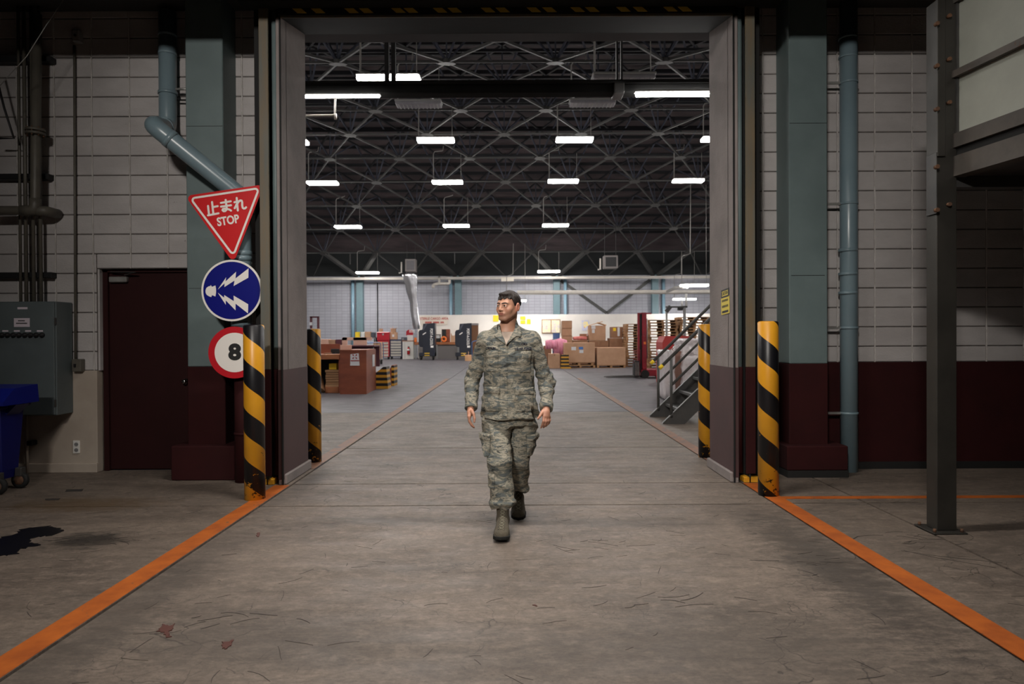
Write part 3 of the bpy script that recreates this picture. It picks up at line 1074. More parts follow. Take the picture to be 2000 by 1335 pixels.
on_board('frame', 'cork_frame', 1058, 623.5, 1094.5, 650.5, 46.58, t)
on_board('pinned_papers', 'paper_cream', 1059.3, 624.8, 1075.6, 649.2, 46.58, t, 0.05)
on_board('pinned_papers', 'paper_cream', 1077, 624.8, 1093.2, 649.2, 46.58, t, 0.05)
tag(on_board('poster', 'poster_mix', 1136, 625, 1150.5, 645, 46.59), 'colourful yellow poster on the white board above the cardboard boxes', 'poster')
tag(on_board('notice', 'cream_panel', 979, 541, 1003.5, 549, 46.9), 'small pale notice hanging on the head beam of the far wall', 'notice')

# ------------------------------------------------------------------ warehouse lamps
LAMPS = {}


def roof_z(y):
    return ZC + math.sqrt(max(0, RV ** 2 - (y - YC) ** 2))


def hall_lamp(x, y, z, lit, label, length=1.45):
    t = thing('hall_lamp', label, 'lamp', (x, y, z), 'lamps hung from the vaulted roof')
    hl = length / 2
    def mk(n, m, *q):
        return box(n, m, x + q[0], x + q[1], y + q[2], y + q[3], z + q[4], z + q[5], t, 0.02)
    mk('housing', 'lamp_body', -hl - .02, hl + .02, -.25, .25, .04, .10)
    mk('diffuser', 'lamp_glow' if lit else 'lamp_off', -hl, hl, -.24, .24, -.05, .045)
    if not lit:
        for i in range(1, 12):
            mk('grille_bar', 'lamp_body', -hl + length * i / 12 - .012, -hl + length * i / 12 + .012, -.245, .245, -.075, -.055)
    top_ = roof_z(y) - 0.05
    b = MB()
    b.tube([(x - hl * .93, y, z + .12), (x - hl * .93, y, min(top_, z + 1.5)), (x - hl * .85, y, min(top_ + .1, z + 1.6)), (x - hl * .3, y, min(top_ + .15, z + 1.7)), (x - hl * .25, y, max(top_, z + 1.75))], 0.022, 6)
    b.build('conduit', 'conduit_grey', t)
    MB().cyl((x + hl * .9, y, z + .12), (x + hl * .9, y, max(top_, z + .5)), 0.012, 6).build('hanger_wire', 'conduit_grey', t)
    return t


def lamp_at(px, py, d, lit, label, length=1.45):
    p = at(px, py, d)
    return hall_lamp(p.x, d, p.z, lit, label, length)


lamp_at(851, 274, 27.2, 1, 'first lit lamp beyond the crossing beam, on the foil duct side')
lamp_at(1122, 273, 27.2, 1, 'first lit lamp beyond the crossing beam, on the stair side')
lamp_at(1407, 272, 27.2, 1, 'lit lamp half hidden by the jamb with the caution notice')
lamp_at(565, 278, 27.2, 1, 'lit lamp almost hidden behind the jamb with the road signs')
lamp_at(630, 357.5, 33, 1, 'lit lamp near the jamb edge, level with the lamp over the stair')
lamp_at(874, 356, 33, 1, 'lit lamp in the middle roof row, on the foil duct side of the lane')
lamp_at(1100, 354, 33, 1, 'lit lamp in the middle roof row, on the stair side of the lane')
lamp_at(1344, 353, 33, 1, 'lit lamp in the middle row of the roof above the steel stair')
lamp_at(680, 443, 38.4, 1, 'lit lamp above the plywood desk, in the row before the last')
lamp_at(891, 441, 38.4, 1, 'lit lamp above the black coolers, in the row before the last')
lamp_at(1085, 440, 38.4, 1, 'lit lamp above the cork boards, in the row before the last')
lamp_at(718, 532.5, 45, 1, 'lit lamp low before the far wall, above the red tool chest')
lamp_at(1072, 530, 45, 1, 'lit lamp low before the far wall, above the cork boards')
lamp_at(1356, 557, 37, 1, 'low-hung lit lamp above the stacked pallets, the upper of two')
lamp_at(1337, 584, 45, 1, 'low-hung lit lamp above the stacked pallets, the lower of two')
lamp_at(1008, 587, 44, 1, 'low-hung lit lamp half hidden by the head of the walking man', 1.3)
lamp_at(760, 157, 16.2, 1, 'bright lamp above the crossing beam, cut by the beam hangers')
lamp_at(1217, 155, 16.2, 0, 'unlit grey lamp above the crossing beam on the stair side')
lamp_at(818, 204, 22, 0, 'unlit grey lamp just under the crossing beam on the foil duct side')
lamp_at(1157, 202, 22, 0, 'unlit grey lamp just under the crossing beam on the stair side')
for (x, y) in ((-9.2, 16.2), (8.5, 16.2), (-9.2, 22), (8.5, 22), (-14.8, 27.2), (14.2, 27.2), (-14.8, 38.4), (14.2, 38.4), (-9, 11), (8.5, 11)):  # lamps outside the view, added to light the hall
    hall_lamp(x, y, roof_z(y) - 1.35, 1, 'unseen added lamp on the %s side, %s' % (
        'plywood crate' if x < 0 else 'steel stair', {11: 'first beyond the doorway', 16.2: 'second beyond the doorway', 22: 'third beyond the doorway', 27.2: 'under the roof crown', 38.4: 'towards the far wall'}[y]))

# crossing beam just inside the doorway, with tube lights under it
CB = thing('crossing_beam', 'dark crossing beam hung inside the doorway, with twin hangers', 'beam', (0, 9.6, 4.9), kind='structure')
z0, z1 = at(1000, 186, 9.6).z, at(1000, 169, 9.6).z
box('beam_web', 'dark_header', -4, 4, 9.5, 9.7, z0, z1, CB, 0.01)
box('beam_flange', 'dark_header', -4, 4, 9.42, 9.78, z1, z1 + .025, CB)
for px in (755, 768, 1204, 1213):
    p = at(px + 1, 170, 9.6)
    w = 0.018 if px < 1000 else 0.008
    box('beam_hanger', 'black_plain', p.x - w * 1.6, p.x + w * 1.6, 9.57, 9.63, z1, 8.5, CB)
p = at(1209, 180, 9.5)
box('beam_clamp', 'dark_steel', p.x - .07, p.x + .07, 9.46, 9.74, z0 - .03, z1 + .03, CB, 0.01)
def beam_tube(x0, x1, y, d, label, hang):
    a, b_ = at(x0, y, d), at(x1, y, d)
    t = thing('beam_light', label, 'lamp', ((a.x + b_.x) / 2, d, a.z), 'tube lights under the crossing beam')
    box('diffuser', 'lamp_glow', a.x, b_.x, d - .045, d + .045, a.z - .022 * hang, a.z + .022 * hang, t, 0.01)
    box('housing', 'lamp_body', a.x - .02, b_.x + .02, d - .05, d + .05, a.z + .022 * hang, a.z + .05 * hang, t, 0.005)
beam_tube(1242, 1400, 184.5, 9.38, 'bright tube light under the crossing beam near the caution notice jamb', 1.0)
beam_tube(585, 741, 188.5, 9.38, 'thin tube light seen edge-on under the crossing beam near the road sign jamb', 0.45)
b = MB()
d = 9.3
b.tube([at(585, 226, d), at(650, 225, d), at(654, 222, d), at(655, 190, d)], 0.013, 8)
b.cyl(at(655, 222, d), at(655.5, 233, d), 0.02, 8)
tag(b.build('sprinkler_pipe', 'beam_white', origin=at(640, 226, d)), 'thin bent sprinkler pipe below the crossing beam', 'pipe')

# ------------------------------------------------------------------ near hall: posts, signs, pipes, cabinet, bin, platform
def bollard(label, x, y, h, r, off):
    m = hazard_material('hazard_stripes_%d' % len(MATS), off)
    b = MB()
    b.lathe(x, y, [(r, 0), (r, h - 0.012), (r - 0.008, h - 0.002), (r - 0.02, h)], 40)
    o = b.build('bollard', m, origin=(x, y, 0))
    return tag(o, label, 'bollard', 'striped posts guarding the doorway')


bollard('yellow and black striped post standing in front of the road signs', -2.285, 6.04, 1.54, 0.089, 0.0)
bollard('yellow and black striped post by the teal pillar and blue-grey downpipe', 2.285, 6.09, 1.55, 0.089, -0.36)
bollard('yellow and black striped post inside the doorway near the plywood desk', -2.285, 7.84, 1.525, 0.086, 0.23)
bollard('yellow and black striped post inside the doorway in front of the steel stair', 2.275, 8.02, 1.56, 0.086, 0.435)

mat('sign_red', srgb(206, 30, 34), 0.32)
mat('sign_white', srgb(240, 236, 230), 0.32)
mat('sign_blue', srgb(16, 22, 120), 0.28)
mat('sign_ring', srgb(190, 28, 40), 0.32)


def px_fn(d):
    """draw on an upright plane d metres down the hall in photograph measure; t = metres proud of it"""
    return lambda u, v, t: tuple(at(u, v, d) + Vector((0, -t, 0)))


def rounded(poly, r, n=6):
    out = []
    k = len(poly)
    for i in range(k):
        p0, p1, p2 = Vector(poly[i - 1]), Vector(poly[i]), Vector(poly[(i + 1) % k])
        a, c = (p0 - p1).normalized(), (p2 - p1).normalized()
        ang = math.acos(max(-1, min(1, a.dot(c))))
        t = r / math.tan(ang / 2)
        cen = p1 + (a + c).normalized() * (r / math.sin(ang / 2))
        s, e = p1 + a * t, p1 + c * t
        a0, a1 = math.atan2(s.y - cen.y, s.x - cen.x), math.atan2(e.y - cen.y, e.x - cen.x)
        da = (a1 - a0 + math.pi) % (2 * math.pi) - math.pi
        for j in range(n + 1):
            q = a0 + da * j / n
            out.append((cen.x + r * math.cos(q), cen.y + r * math.sin(q)))
    return out


DS = 6.61
fn = px_fn(DS)
t = thing('stop_sign', 'red triangular stop sign with white lettering, tilted, on the downpipe', 'sign', at(447, 420, DS))
tri = [(362, 382.5), (516, 360.0), (456.5, 514)]
MB().prism(rounded(tri, 7.5), fn, 0.0, 0.004).build('plate', 'sign_red', t)
inner = rounded([(372.5, 387.5), (506.5, 367.5), (456.2, 499)], 5.0)
b = MB()
strokes(b, [inner + [inner[0]]], fn, 3.9, 0.004, 0.0052, 4)
b.build('border', 'sign_white', t)
Q = lambda pts: [(360 + x / 4.45, 350 + y / 4.45) for x, y in pts]
b = MB()
strokes(b, [Q([(208, 314), (299, 296)]), Q([(243, 198), (254, 300)]), Q([(252, 242), (292, 234)]), Q([(208, 232), (217, 308)]),
            Q([(320, 206), (405, 192)]), Q([(321, 238), (408, 226)]),
            Q([(361, 180), (370, 248), (369, 264), (358, 276), (343, 278), (334, 269), (338, 259), (352, 255), (375, 258), (395, 264), (408, 273)]),
            Q([(457, 163), (467, 272)]),
            Q([(438, 200), (470, 192), (455, 225), (440, 252)]),
            Q([(452, 226), (472, 198), (488, 184), (500, 186), (505, 200), (505, 228), (509, 248), (519, 255), (530, 253), (539, 244)])],
        fn, 3.9, 0.004, 0.0056, 6)
b.build('lettering', 'sign_white', t)
c = at(445.8, 431.0, DS)
ca, sa = math.cos(math.radians(9.2)), math.sin(math.radians(9.2))
lettering('lettering', 'sign_white', 'STOP', 0.112, lambda u, v, w: (c.x + u * ca - v * sa, DS - 0.0048 - w, c.z + u * sa + v * ca), t, 0.0035, 0.80)
lab = []

t = thing('horn_sign', 'round blue sign with a white horn and two white sound bolts', 'sign', at(453, 567, DS))
MB().prism([(453 + 59.5 * math.cos(i * math.pi / 32), 567 + 60 * math.sin(i * math.pi / 32)) for i in range(64)], fn, 0, 0.003).build('plate', 'sign_white', t)
MB().prism([(453 + 55.6 * math.cos(i * math.pi / 32), 567 + 56.1 * math.sin(i * math.pi / 32)) for i in range(64)], fn, 0.003, 0.0042).build('blue_field', 'sign_blue', t)
for pts in ([(186, 965), (194, 943), (212, 930), (230, 927), (231, 918), (242, 934), (272, 922), (277, 948), (278, 985), (272, 1018), (242, 1006), (236, 1023), (215, 1016), (196, 1003), (187, 985)],
            [(293, 957), (366, 850), (360, 887), (452, 803), (446, 862), (560, 773), (558, 855), (430, 927), (438, 880), (350, 936), (352, 903)],
            [(293, 985), (348, 1028), (348, 1005), (432, 1058), (430, 1010), (557, 1085), (555, 1165), (447, 1080), (447, 1138), (362, 1052), (362, 1090)]):
    MB().prism(Q(pts), fn, 0.0042, 0.0052).build('symbol', 'sign_white', t)
b = MB()
t = thing('speed_sign', 'round white speed sign with red ring, half behind the striped post', 'sign', at(458, 688, DS))
MB().prism([(458 + 51 * math.cos(i * math.pi / 32), 688 + 50.5 * math.sin(i * math.pi / 32)) for i in range(64)], fn, 0, 0.003).build('ring', 'sign_ring', t)
MB().prism([(458.5 + 39 * math.cos(i * math.pi / 32), 688 + 38.5 * math.sin(i * math.pi / 32)) for i in range(64)], fn, 0.003, 0.0042).build('white_field', 'sign_white', t)
c = at(458.8, 688.5, DS)
lettering('lettering', 'black_plain', '8', 0.205, lambda u, v, w: (c.x + u, DS - 0.0042 - w, c.z + v), t, 0.011, 1.12)


def fillet(pts, r, n=6):
    """path with its corners rounded to radius r"""
    pts = [Vector(p) for p in pts]
    out = [pts[0]]
    for a, p, c in zip(pts[:-2], pts[1:-1], pts[2:]):
        u, v = (a - p).normalized(), (c - p).normalized()
        ang = u.angle(v)
        t_ = min(r / max(math.tan(ang / 2), 1e-3), (a - p).length * .48, (c - p).length * .48)
        s, e = p + u * t_, p + v * t_
        for i in range(n + 1):
            f = i / n
            out.append((1 - f) ** 2 * s + 2 * f * (1 - f) * p + f * f * e)
    out.append(pts[-1])
    return out


# left downpipe: down the wall, out and across the pillar, down behind the signs
RP = 0.087
P0, P1, P2, P3 = at(327, 24, 7.16), at(328, 250, 7.16), at(297, 243, 6.5), at(473, 385, 6.77)
P4 = Vector((P3.x, 6.77, 0.0))
t = thing('downpipe', 'blue-grey downpipe kinked across the teal pillar behind the signs', 'pipe', (P3.x, 6.77, 0))
path = fillet([P0, P1, P2, P3, Vector((P3.x, 6.77, 1.13))], 0.13, 8)
MB().tube(path, RP, 22).build('pipe_run', 'pipe_paint', t)
MB().cyl((P3.x, 6.77, 0.0), (P3.x, 6.77, 1.13), RP, 22).build('painted_base', 'maroon_paint', t)
def collar(p, d, parent, r=RP + 0.008, ln=0.035, m='pipe_paint'):
    p, d = Vector(p), Vector(d).normalized()
    MB().cyl(p - d * ln / 2, p + d * ln / 2, r, 22).build('collar', m, parent)
for f in (0.20, 0.36, 0.70):
    collar(P0.lerp(P1, f), P1 - P0, t, RP + (.004 if f != .7 else .009), 0.03)
dd = (P3 - P2).normalized()
collar(P2 + dd * 0.20, dd, t, RP + 0.005, 0.05)
collar(P1 + (P2 - P1).normalized() * 0.19, P2 - P1, t, RP + 0.007, 0.05)
for py in (495, 505, 632):
    collar(at(472, py, 6.77), (0, 0, 1), t, RP + 0.012, 0.05)
collar((P3.x, 6.77, 0.48), (0, 0, 1), t, RP + 0.008, 0.025, 'maroon_paint')
z = at(343, 174, 7.16).z
MB().cyl((P1.x, 7.16, z), (-3.30, 7.16, z), 0.013, 8).build('wall_tie', 'galvanised', t)
MB().cyl((P1.x, 7.2, z - .1), (-3.30, 7.2, z - .1), 0.009, 8).build('wall_tie', 'black_plain', t)

# right downpipe
px = at(1656, 600, 7.16).x
t = thing('downpipe', 'straight blue-grey downpipe beside the teal pillar near the platform', 'pipe', (px, 7.14, 0))
MB().cyl((px, 7.14, 0), (px, 7.14, 4.89), RP, 22).build('pipe_run', 'pipe_paint', t)
for py in (75, 112):
    collar(at(1656, py, 7.14), (0, 0, 1), t, RP + 0.004, 0.02)
for py in (162, 398, 640, 806):
    p = at(1656, py, 7.14)
    MB().cyl((px, 7.14, p.z - .012), (px, 7.14, p.z + .012), RP + 0.006, 22).build('strap', 'pipe_paint', t)
    MB().box(3.21, px - .07, 7.13, 7.15, p.z - .012, p.z + .012).build('strap_arm', 'galvanised', t)
for py in (489, 535, 572):
    collar(at(1656, py, 7.14), (0, 0, 1), t, RP + 0.007, 0.03)

# left: large drab pipe with flange and elbow, four conduits on rails, slack wire
t = thing('drab_pipe', 'thick drab pipe with bolted flange turning off above the cabinet', 'pipe', at(70, 200, 7.05))
p_top, p_bot, p_end = at(72, 28, 7.05), at(69, 411, 7.05), at(-60, 411, 6.8)
pth = fillet([p_top, p_bot, at(95, 411, 6.95), ], 0.10) if False else fillet([p_top, p_bot, p_bot + Vector((-0.9, -0.05, 0))], 0.09, 8)
MB().tube(pth, 0.046, 18).build('pipe_run', 'conduit_paint', t)
el = MB()
el.tube(fillet([p_bot + Vector((0, 0, 0.12)), p_bot, p_bot + Vector((-0.14, 0, 0))], 0.09, 8), 0.054, 18)
el.build('elbow', 'conduit_paint', t)
el = MB().tube(fillet([p_bot + Vector((-.03, 0.02, 0.0)), p_bot + Vector((.10, 0.02, 0)), p_bot + Vector((.10, .2, 0))], 0.06), 0.05, 16).build('elbow', 'conduit_paint', t)
fz = at(69, 258, 7.05)
for dz in (-0.018, 0.018):
    MB().cyl((fz.x, 7.05, fz.z + dz - .013), (fz.x, 7.05, fz.z + dz + .013), 0.092, 24).build('flange', 'conduit_paint', t)
for i in range(8):
    a = i * math.pi / 4 + .2
    MB().cyl((fz.x + .075 * math.cos(a), 7.05 + .075 * math.sin(a), fz.z - .045), (fz.x + .075 * math.cos(a), 7.05 + .075 * math.sin(a), fz.z + .045), 0.009, 6).build('bolt', 'rust', t)
for i, (x0, lab) in enumerate(((41, 'thin drab conduit dropping into the cabinet, outermost from the service door'), (52, 'thin drab conduit dropping into the cabinet, second from the outer one'),
                               (66.5, 'thin drab conduit dropping into the cabinet, third from the outer one'), (80.5, 'thin drab conduit dropping into the cabinet, closest to the service door'))):
    p = at(x0, 590, 7.16)
    o = MB().cyl((p.x, 7.16, p.z - .02), (p.x, 7.16, 4.95), 0.018 if i else 0.014, 10).build('conduit', 'conduit_paint', origin=(p.x, 7.16, p.z))
    tag(o, lab, 'conduit', 'conduits above the cabinet')
for i, (py, x1) in enumerate(((537, 103), (345, 97), (116, 102))):
    p = at(x1, py, 7.21)
    o = MB().box(-5.9, p.x, 7.185, 7.28, p.z - .03, p.z + .03, 0.005).build('conduit_rail', 'black_plain', origin=p)
    tag(o, ['black support rail for the conduits just above the cabinet', 'black support rail for the conduits at mid height', 'black support rail for the conduits high under the ceiling'][i], 'rail', 'conduit rails')
o = MB().tube([at(130, -10, 6.6), at(95, 42, 6.6), at(52, 110, 6.6), at(-10, 178, 6.6)], 0.004, 6).build('slack_wire', 'galvanised', origin=at(60, 100, 6.6))
tag(o, 'thin pale wire sloping down past the drab pipe', 'wire')
o = MB().tube([at(-12, 130, 7.0), at(8, 210, 7.0), at(27, 270, 7.0), at(-12, 270, 7.0)], 0.012, 6).build('wall_bracket', 'black_plain', origin=at(5, 240, 7.0))
tag(o, 'dark angled bracket at the picture edge beside the drab pipe', 'bracket')

# switch conduit, boxes, outlet
p0, p1 = at(147, 90, 7.26), at(147, 702, 7.24)
t = thing('switch_conduit', 'thin vertical conduit with a switch box beside the service door', 'conduit', (p1.x, 7.26, p1.z))
MB().cyl((p1.x, 7.245, p1.z), (p0.x, 7.245, p0.z), 0.013, 8).build('conduit_tube', 'conduit_paint', t)
def bxpx(name, m, x0, y0, x1, y1, d0, d1, parent, ch=0.006):
    p, q = at(x0, y0, d0), at(x1, y1, d0)
    return box(name, m, p.x, q.x, d0, d1, q.z, p.z, parent, ch)
sb = bxpx('switch_box', 'conduit_paint', 139.5, 701, 157.5, 725.5, 7.20, 7.28, t)
p = at(147, 713, 7.2)
box('toggle', 'black_plain', p.x - .008, p.x + .008, 7.18, 7.2, p.z - .018, p.z + .015, sb)
jb = bxpx('junction_box', 'grey_plain', 140, 58, 154, 80, 7.20, 7.28, t)
p = at(147, 69, 7.2)
MB().cyl((p.x, 7.19, p.z), (p.x, 7.2, p.z), 0.014, 12).build('socket', 'black_plain', jb)
t = thing('wall_outlet', 'white twin wall outlet on the cream lower wall', 'outlet', at(148, 872, 7.25))
bxpx('cover_plate', 'white_plain', 142, 860, 155, 885, 7.255, 7.27, t, 0.003)
for py in (867.5, 878.5):
    p = at(148.5, py, 7.25)
    MB().disc((p.x, 0, p.z), 0.021, 7.251, 7.256, 20).build('socket', 'grey_plain', t)
    for s in (-1, 1):
        box('slot', 'black_plain', p.x + s * .009 - .002, p.x + s * .009 + .002, 7.2495, 7.252, p.z - .008, p.z + .008, t)

# electrical cabinet
mat('cabinet_paint', (0.108, 0.132, 0.138), 0.45, col2=(0.092, 0.113, 0.118), scale=3, spots=(0.05, 0.05, 0.05), spot_scale=10, spot_amt=0.75)
mat('label_paper', (0.62, 0.56, 0.62), 0.6)
YC0 = 6.99
t = thing('electrical_cabinet', 'grey-green wall cabinet with a row of black switches', 'cabinet', at(60, 811, 7.2))
q0, q1 = at(107, 588, YC0), at(107, 811, YC0)
XC = q0.x
box('body', 'cabinet_paint', -5.75, XC, YC0 + .02, 7.27, q1.z, q0.z, t, 0.006)
dr = box('door', 'cabinet_paint', -5.74, XC - .012, YC0, YC0 + .022, q1.z + .006, q0.z - .006, t, 0.006)
for i, x0 in enumerate((5, 15.5, 27, 38, 49.5, 60.5, 71.5, 83)):
    p = at(x0, 654, YC0)
    kn = MB().tube([(p.x, YC0, p.z), (p.x, YC0 - .015, p.z), (p.x, YC0 - .02, p.z), (p.x, YC0 - .045, p.z)], [0.026, 0.026, 0.018, 0.016], 16).build('switch', 'black_plain', dr)
for i, x0 in enumerate((4.5, 27, 49, 72)):
    bxpx('label_strip', 'label_paper', x0, 644.5, x0 + 11.5, 647.5, YC0 - .002, YC0 + .001, dr, 0)
bxpx('label_strip', 'label_paper', 34, 599.5, 53.5, 603.5, YC0 - .002, YC0 + .001, dr, 0)
pl = bxpx('notice_plate', 'label_paper', 27, 621, 58, 638, YC0 - .003, YC0 + .001, dr, 0)
b = MB()
for (y0, x0, x1) in ((626, 36, 50), (631, 32, 54)):
    for k in range(int((x1 - x0) / 2.2)):
        p = at(x0 + k * 2.2, y0, YC0)
        b.box(p.x, p.x + .0085, YC0 - .0045, YC0 - .003, p.z - .006, p.z + .006)
tag(b.build('small_print', 'black_plain', t), kind='stuff')
for (x0, x1) in ((16, 24), (54, 60)):
    bxpx('scratch', 'black_plain', x0, 751.2, x1, 752.2, YC0 - .001, YC0 + .001, dr, 0)
bxpx('hinge', 'dark_steel', 105.5, 620, 107.5, 634, YC0 - .004, YC0 + .02, t, 0.001)
bxpx('hinge', 'dark_steel', 105.5, 780, 107.5, 794, YC0 - .004, YC0 + .02, t, 0.001)
# small bracketed pipe between bin and wall
p = at(50, 860, 7.2)
t = thing('wall_pipe', 'slim cream pipe with a black clip behind the blue bin', 'pipe', (p.x, 7.22, 0))
MB().cyl((p.x, 7.22, 0), (p.x, 7.22, 0.62), 0.014, 10).build('pipe_run', 'cream_paint', t)
bxpx('clip', 'black_plain', 51, 861, 62, 870, 7.18, 7.27, t)

# blue bin
mat('bin_plastic', (0.002, 0.005, 0.115), 0.5, col2=(0.002, 0.004, 0.095), scale=5)
mat('bin_lid', (0.003, 0.009, 0.19), 0.5)
mat('rubber', (0.010, 0.010, 0.010), 0.75)
YN, YK = 6.22, 6.62
BX1, BX0 = at(51, 800, 6.60).x, at(51, 800, 6.60).x - 0.85
t = thing('wheeled_bin', 'blue plastic wheeled bin with ridged lid below the cabinet', 'bin', ((BX0 + BX1) / 2, 6.55, 0))
zt = at(40, 790, 6.3).z
b = MB()   # tapering tub
def ring(x0, x1, y0, y1, z, c=0.05):
    return [(x0 + c, y0, z), (x1 - c, y0, z), (x1, y0 + c, z), (x1, y1 - c, z), (x1 - c, y1, z), (x0 + c, y1, z), (x0, y1 - c, z), (x0, y0 + c, z)]
rs = [ring(BX0 + .05, BX1 - .05, YN + .07, YK - .05, 0.115), ring(BX0 + .035, BX1 - .03, YN + .055, YK - .04, 0.20), ring(BX0, BX1, YN + .0, YK, zt - .02)]
vs = [p for r in rs for p in r]
fs = [list(range(8))[::-1], [16 + i for i in range(8)]]
for k in range(2):
    for i in range(8):
        fs.append((k * 8 + i, k * 8 + (i + 1) % 8, (k + 1) * 8 + (i + 1) % 8, (k + 1) * 8 + i))
b.add(vs, fs)
b.build('tub', 'bin_plastic', t)
ztop = at(40, 756, 6.45).z
XR1 = at(71, 775, 6.60).x
rim = MB()
rim.box(BX0 - .08, BX1 + .02, YN - .03, YK + .03, zt - .04, zt + .01, 0.012)
rim.build('rim', 'bin_plastic', t)
for s, (xa, xb) in enumerate(((BX1 - .02, XR1), (BX1 - .32, BX1 - .14), (BX1 - .62, BX1 - .44))):
    # lid panels: raised ridges sloping to a lip
    l = MB()
    l.prism([(YN - .05, zt + .0), (YN - .05, zt + .035), (YN + .09, ztop), (YK, ztop + .02), (YK + .02, zt)], lambda u, v, q: (q, u, v), xa if s else BX1 - .14, xb)
    l.build('lid_ridge', 'bin_lid', t)
MB().prism([(YN - .035, zt), (YN - .035, zt + .02), (YN + .09, ztop - .022), (YK, ztop), (YK + .01, zt)], lambda u, v, q: (q, u, v), BX0 - .03, BX1).build('lid', 'bin_lid', t)
hb = MB()
hb.prism([(BX1 - .03, zt - .13), (XR1 - .01, zt - .005), (XR1 - .01, zt + .02), (BX1 - .03, zt + .02)], lambda u, v, q: (u, q, v), YN + .12, YN + .3)
hb.build('side_flare', 'bin_plastic', t)
for x0 in (BX1 - .16, BX1 - .42):
    MB().box(x0, x0 + .04, YN - .005, YN + .04, 0.45, zt - .05, 0.01).build('rib', 'bin_plastic', t)
MB().box(BX0 + .02, BX1 - .16, YN - .012, YN + .04, zt - .22, zt - .17, 0.012).build('grab_ledge', 'bin_plastic', t)
wx, wz = at(37, 938, 6.50), 0.075
for (yy) in (YN + .02, YK - .1):
    for xx in (wx.x, BX0 + .12):
        w = MB()
        w.lathe(0, 0, [(0.05, -.022), (0.075, -.02), (0.08, 0), (0.075, .02), (0.05, .022)], 24)
        w.v = [(xx + p[0], yy + p[2], 0.08 + p[1]) for p in w.v]
        wh = w.build('wheel', 'rubber', t)
        h = MB(); h.lathe(0, 0, [(0.012, -.026), (0.045, -.024), (0.045, .024), (0.012, .026)], 16)
        h.v = [(xx + p[0], yy + p[2], 0.08 + p[1]) for p in h.v]
        h.build('hub', 'rust', wh)
        MB().box(xx - .03, xx + .03, yy - .035, yy + .035, 0.12, 0.2, .005).build('fork', 'dark_steel', t)

# steel platform on the right: post, beams and pale panels running towards the viewer
YP = 4.96
c0 = at(1840, 1028, YP)
XP = c0.x
dx_ = 0.157                     # the platform's flank drifts outwards towards the viewer
def flank(y):
    return XP + dx_ * (YP - y)
mat('panel_pale', (0.36, 0.375, 0.33), 0.6, col2=(0.30, 0.315, 0.275), scale=2)
mat('platform_steel', (0.072, 0.066, 0.060), 0.5, metal=0.2, col2=(0.11, 0.095, 0.082), scale=4, stretch=(1, 1, 1), spots=(0.10, 0.045, 0.025), spot_scale=7, spot_amt=0.66)
mat('post_steel', (0.050, 0.047, 0.041), 0.42, metal=0.25, col2=(0.036, 0.034, 0.030), scale=3)
t = thing('steel_platform', 'dark bolted steel platform with pale upper panels at the edge of the hall', 'platform', (XP, YP, 0))
ZP = at(1835, 6, YP).z
hw = 0.072
po = MB().box(XP - hw, XP + hw, YP - .055, YP + .07, 0.012, ZP, 0.004).build('post', 'post_steel', t)
box('base_plate', 'post_steel', XP - .13, XP + .11, YP - .12, YP + .13, 0, 0.012, t, 0.003)
for (bx_, by_) in ((-.11, -.09), (-.105, .1), (.085, -.09)):
    MB().cyl((XP + bx_, YP + by_, .012), (XP + bx_, YP + by_, .035), 0.012, 6).build('anchor_bolt', 'rust', t)
zl = at(1832, 310, YP).z
MB().box(XP - hw - .006, XP - .02, YP - .075, YP - .055, zl, ZP, 0.003).build('face_angle', 'galvanised' if False else 'post_steel', t)
MB().box(XP - hw - .012, XP - hw - .006, YP - .07, YP + .05, at(1832, 420, YP).z, zl + .03, 0.002).build('splice_plate', 'dark_steel', t)
for py in (49, 131, 215, 327, 411):
    p = at(1826, py, YP - .07)
    MB().cyl((p.x, YP - .105, p.z), (p.x, YP - .075, p.z), 0.016, 6).build('bolt', 'rust', t)
for py in (34, 118, 202, 400):
    p = at(1850, py, YP - .05)
    MB().cyl((p.x, YP - .085, p.z), (p.x, YP - .05, p.z), 0.014, 8).build('bolt', 'rust', t)
Y2 = 1.0
def flank_beam(name, m, z0, z1, th, inset=0.0):
    b = MB()
    a0, a1 = Vector((flank(YP) + inset + hw * .6, YP - .03, 0)), Vector((flank(Y2) + inset + hw * .6, Y2, 0))
    poly = [(a0.x, a0.y), (a1.x, a1.y), (a1.x + th, a1.y), (a0.x + th, a0.y)]
    b.prism(poly, lambda u, v, q: (u, v, q), z0, z1)
    return b.build(name, m, t)
zz = lambda py: at(1848, py, YP).z
flank_beam('main_beam', 'platform_steel', zz(348), zz(309), 0.10)
flank_beam('floor_beam', 'platform_steel', zz(293), zz(266), 0.10, -.005)
flank_beam('beam_gap', 'black_gap', zz(309), zz(293), 0.05, .02)
flank_beam('mid_rail', 'platform_steel', zz(158), zz(145), 0.045, -.012)
flank_beam('top_rail', 'platform_steel', zz(14), zz(4), 0.06)
p1_ = flank_beam('panel', 'panel_pale', zz(266), zz(158), 0.02, .03)
p2_ = flank_beam('panel', 'panel_pale', zz(145), zz(14), 0.02, .03)
box('stile', 'dark_steel', XP + hw - .01, XP + hw + .055, YP - .07, YP, zz(266), ZP, t)
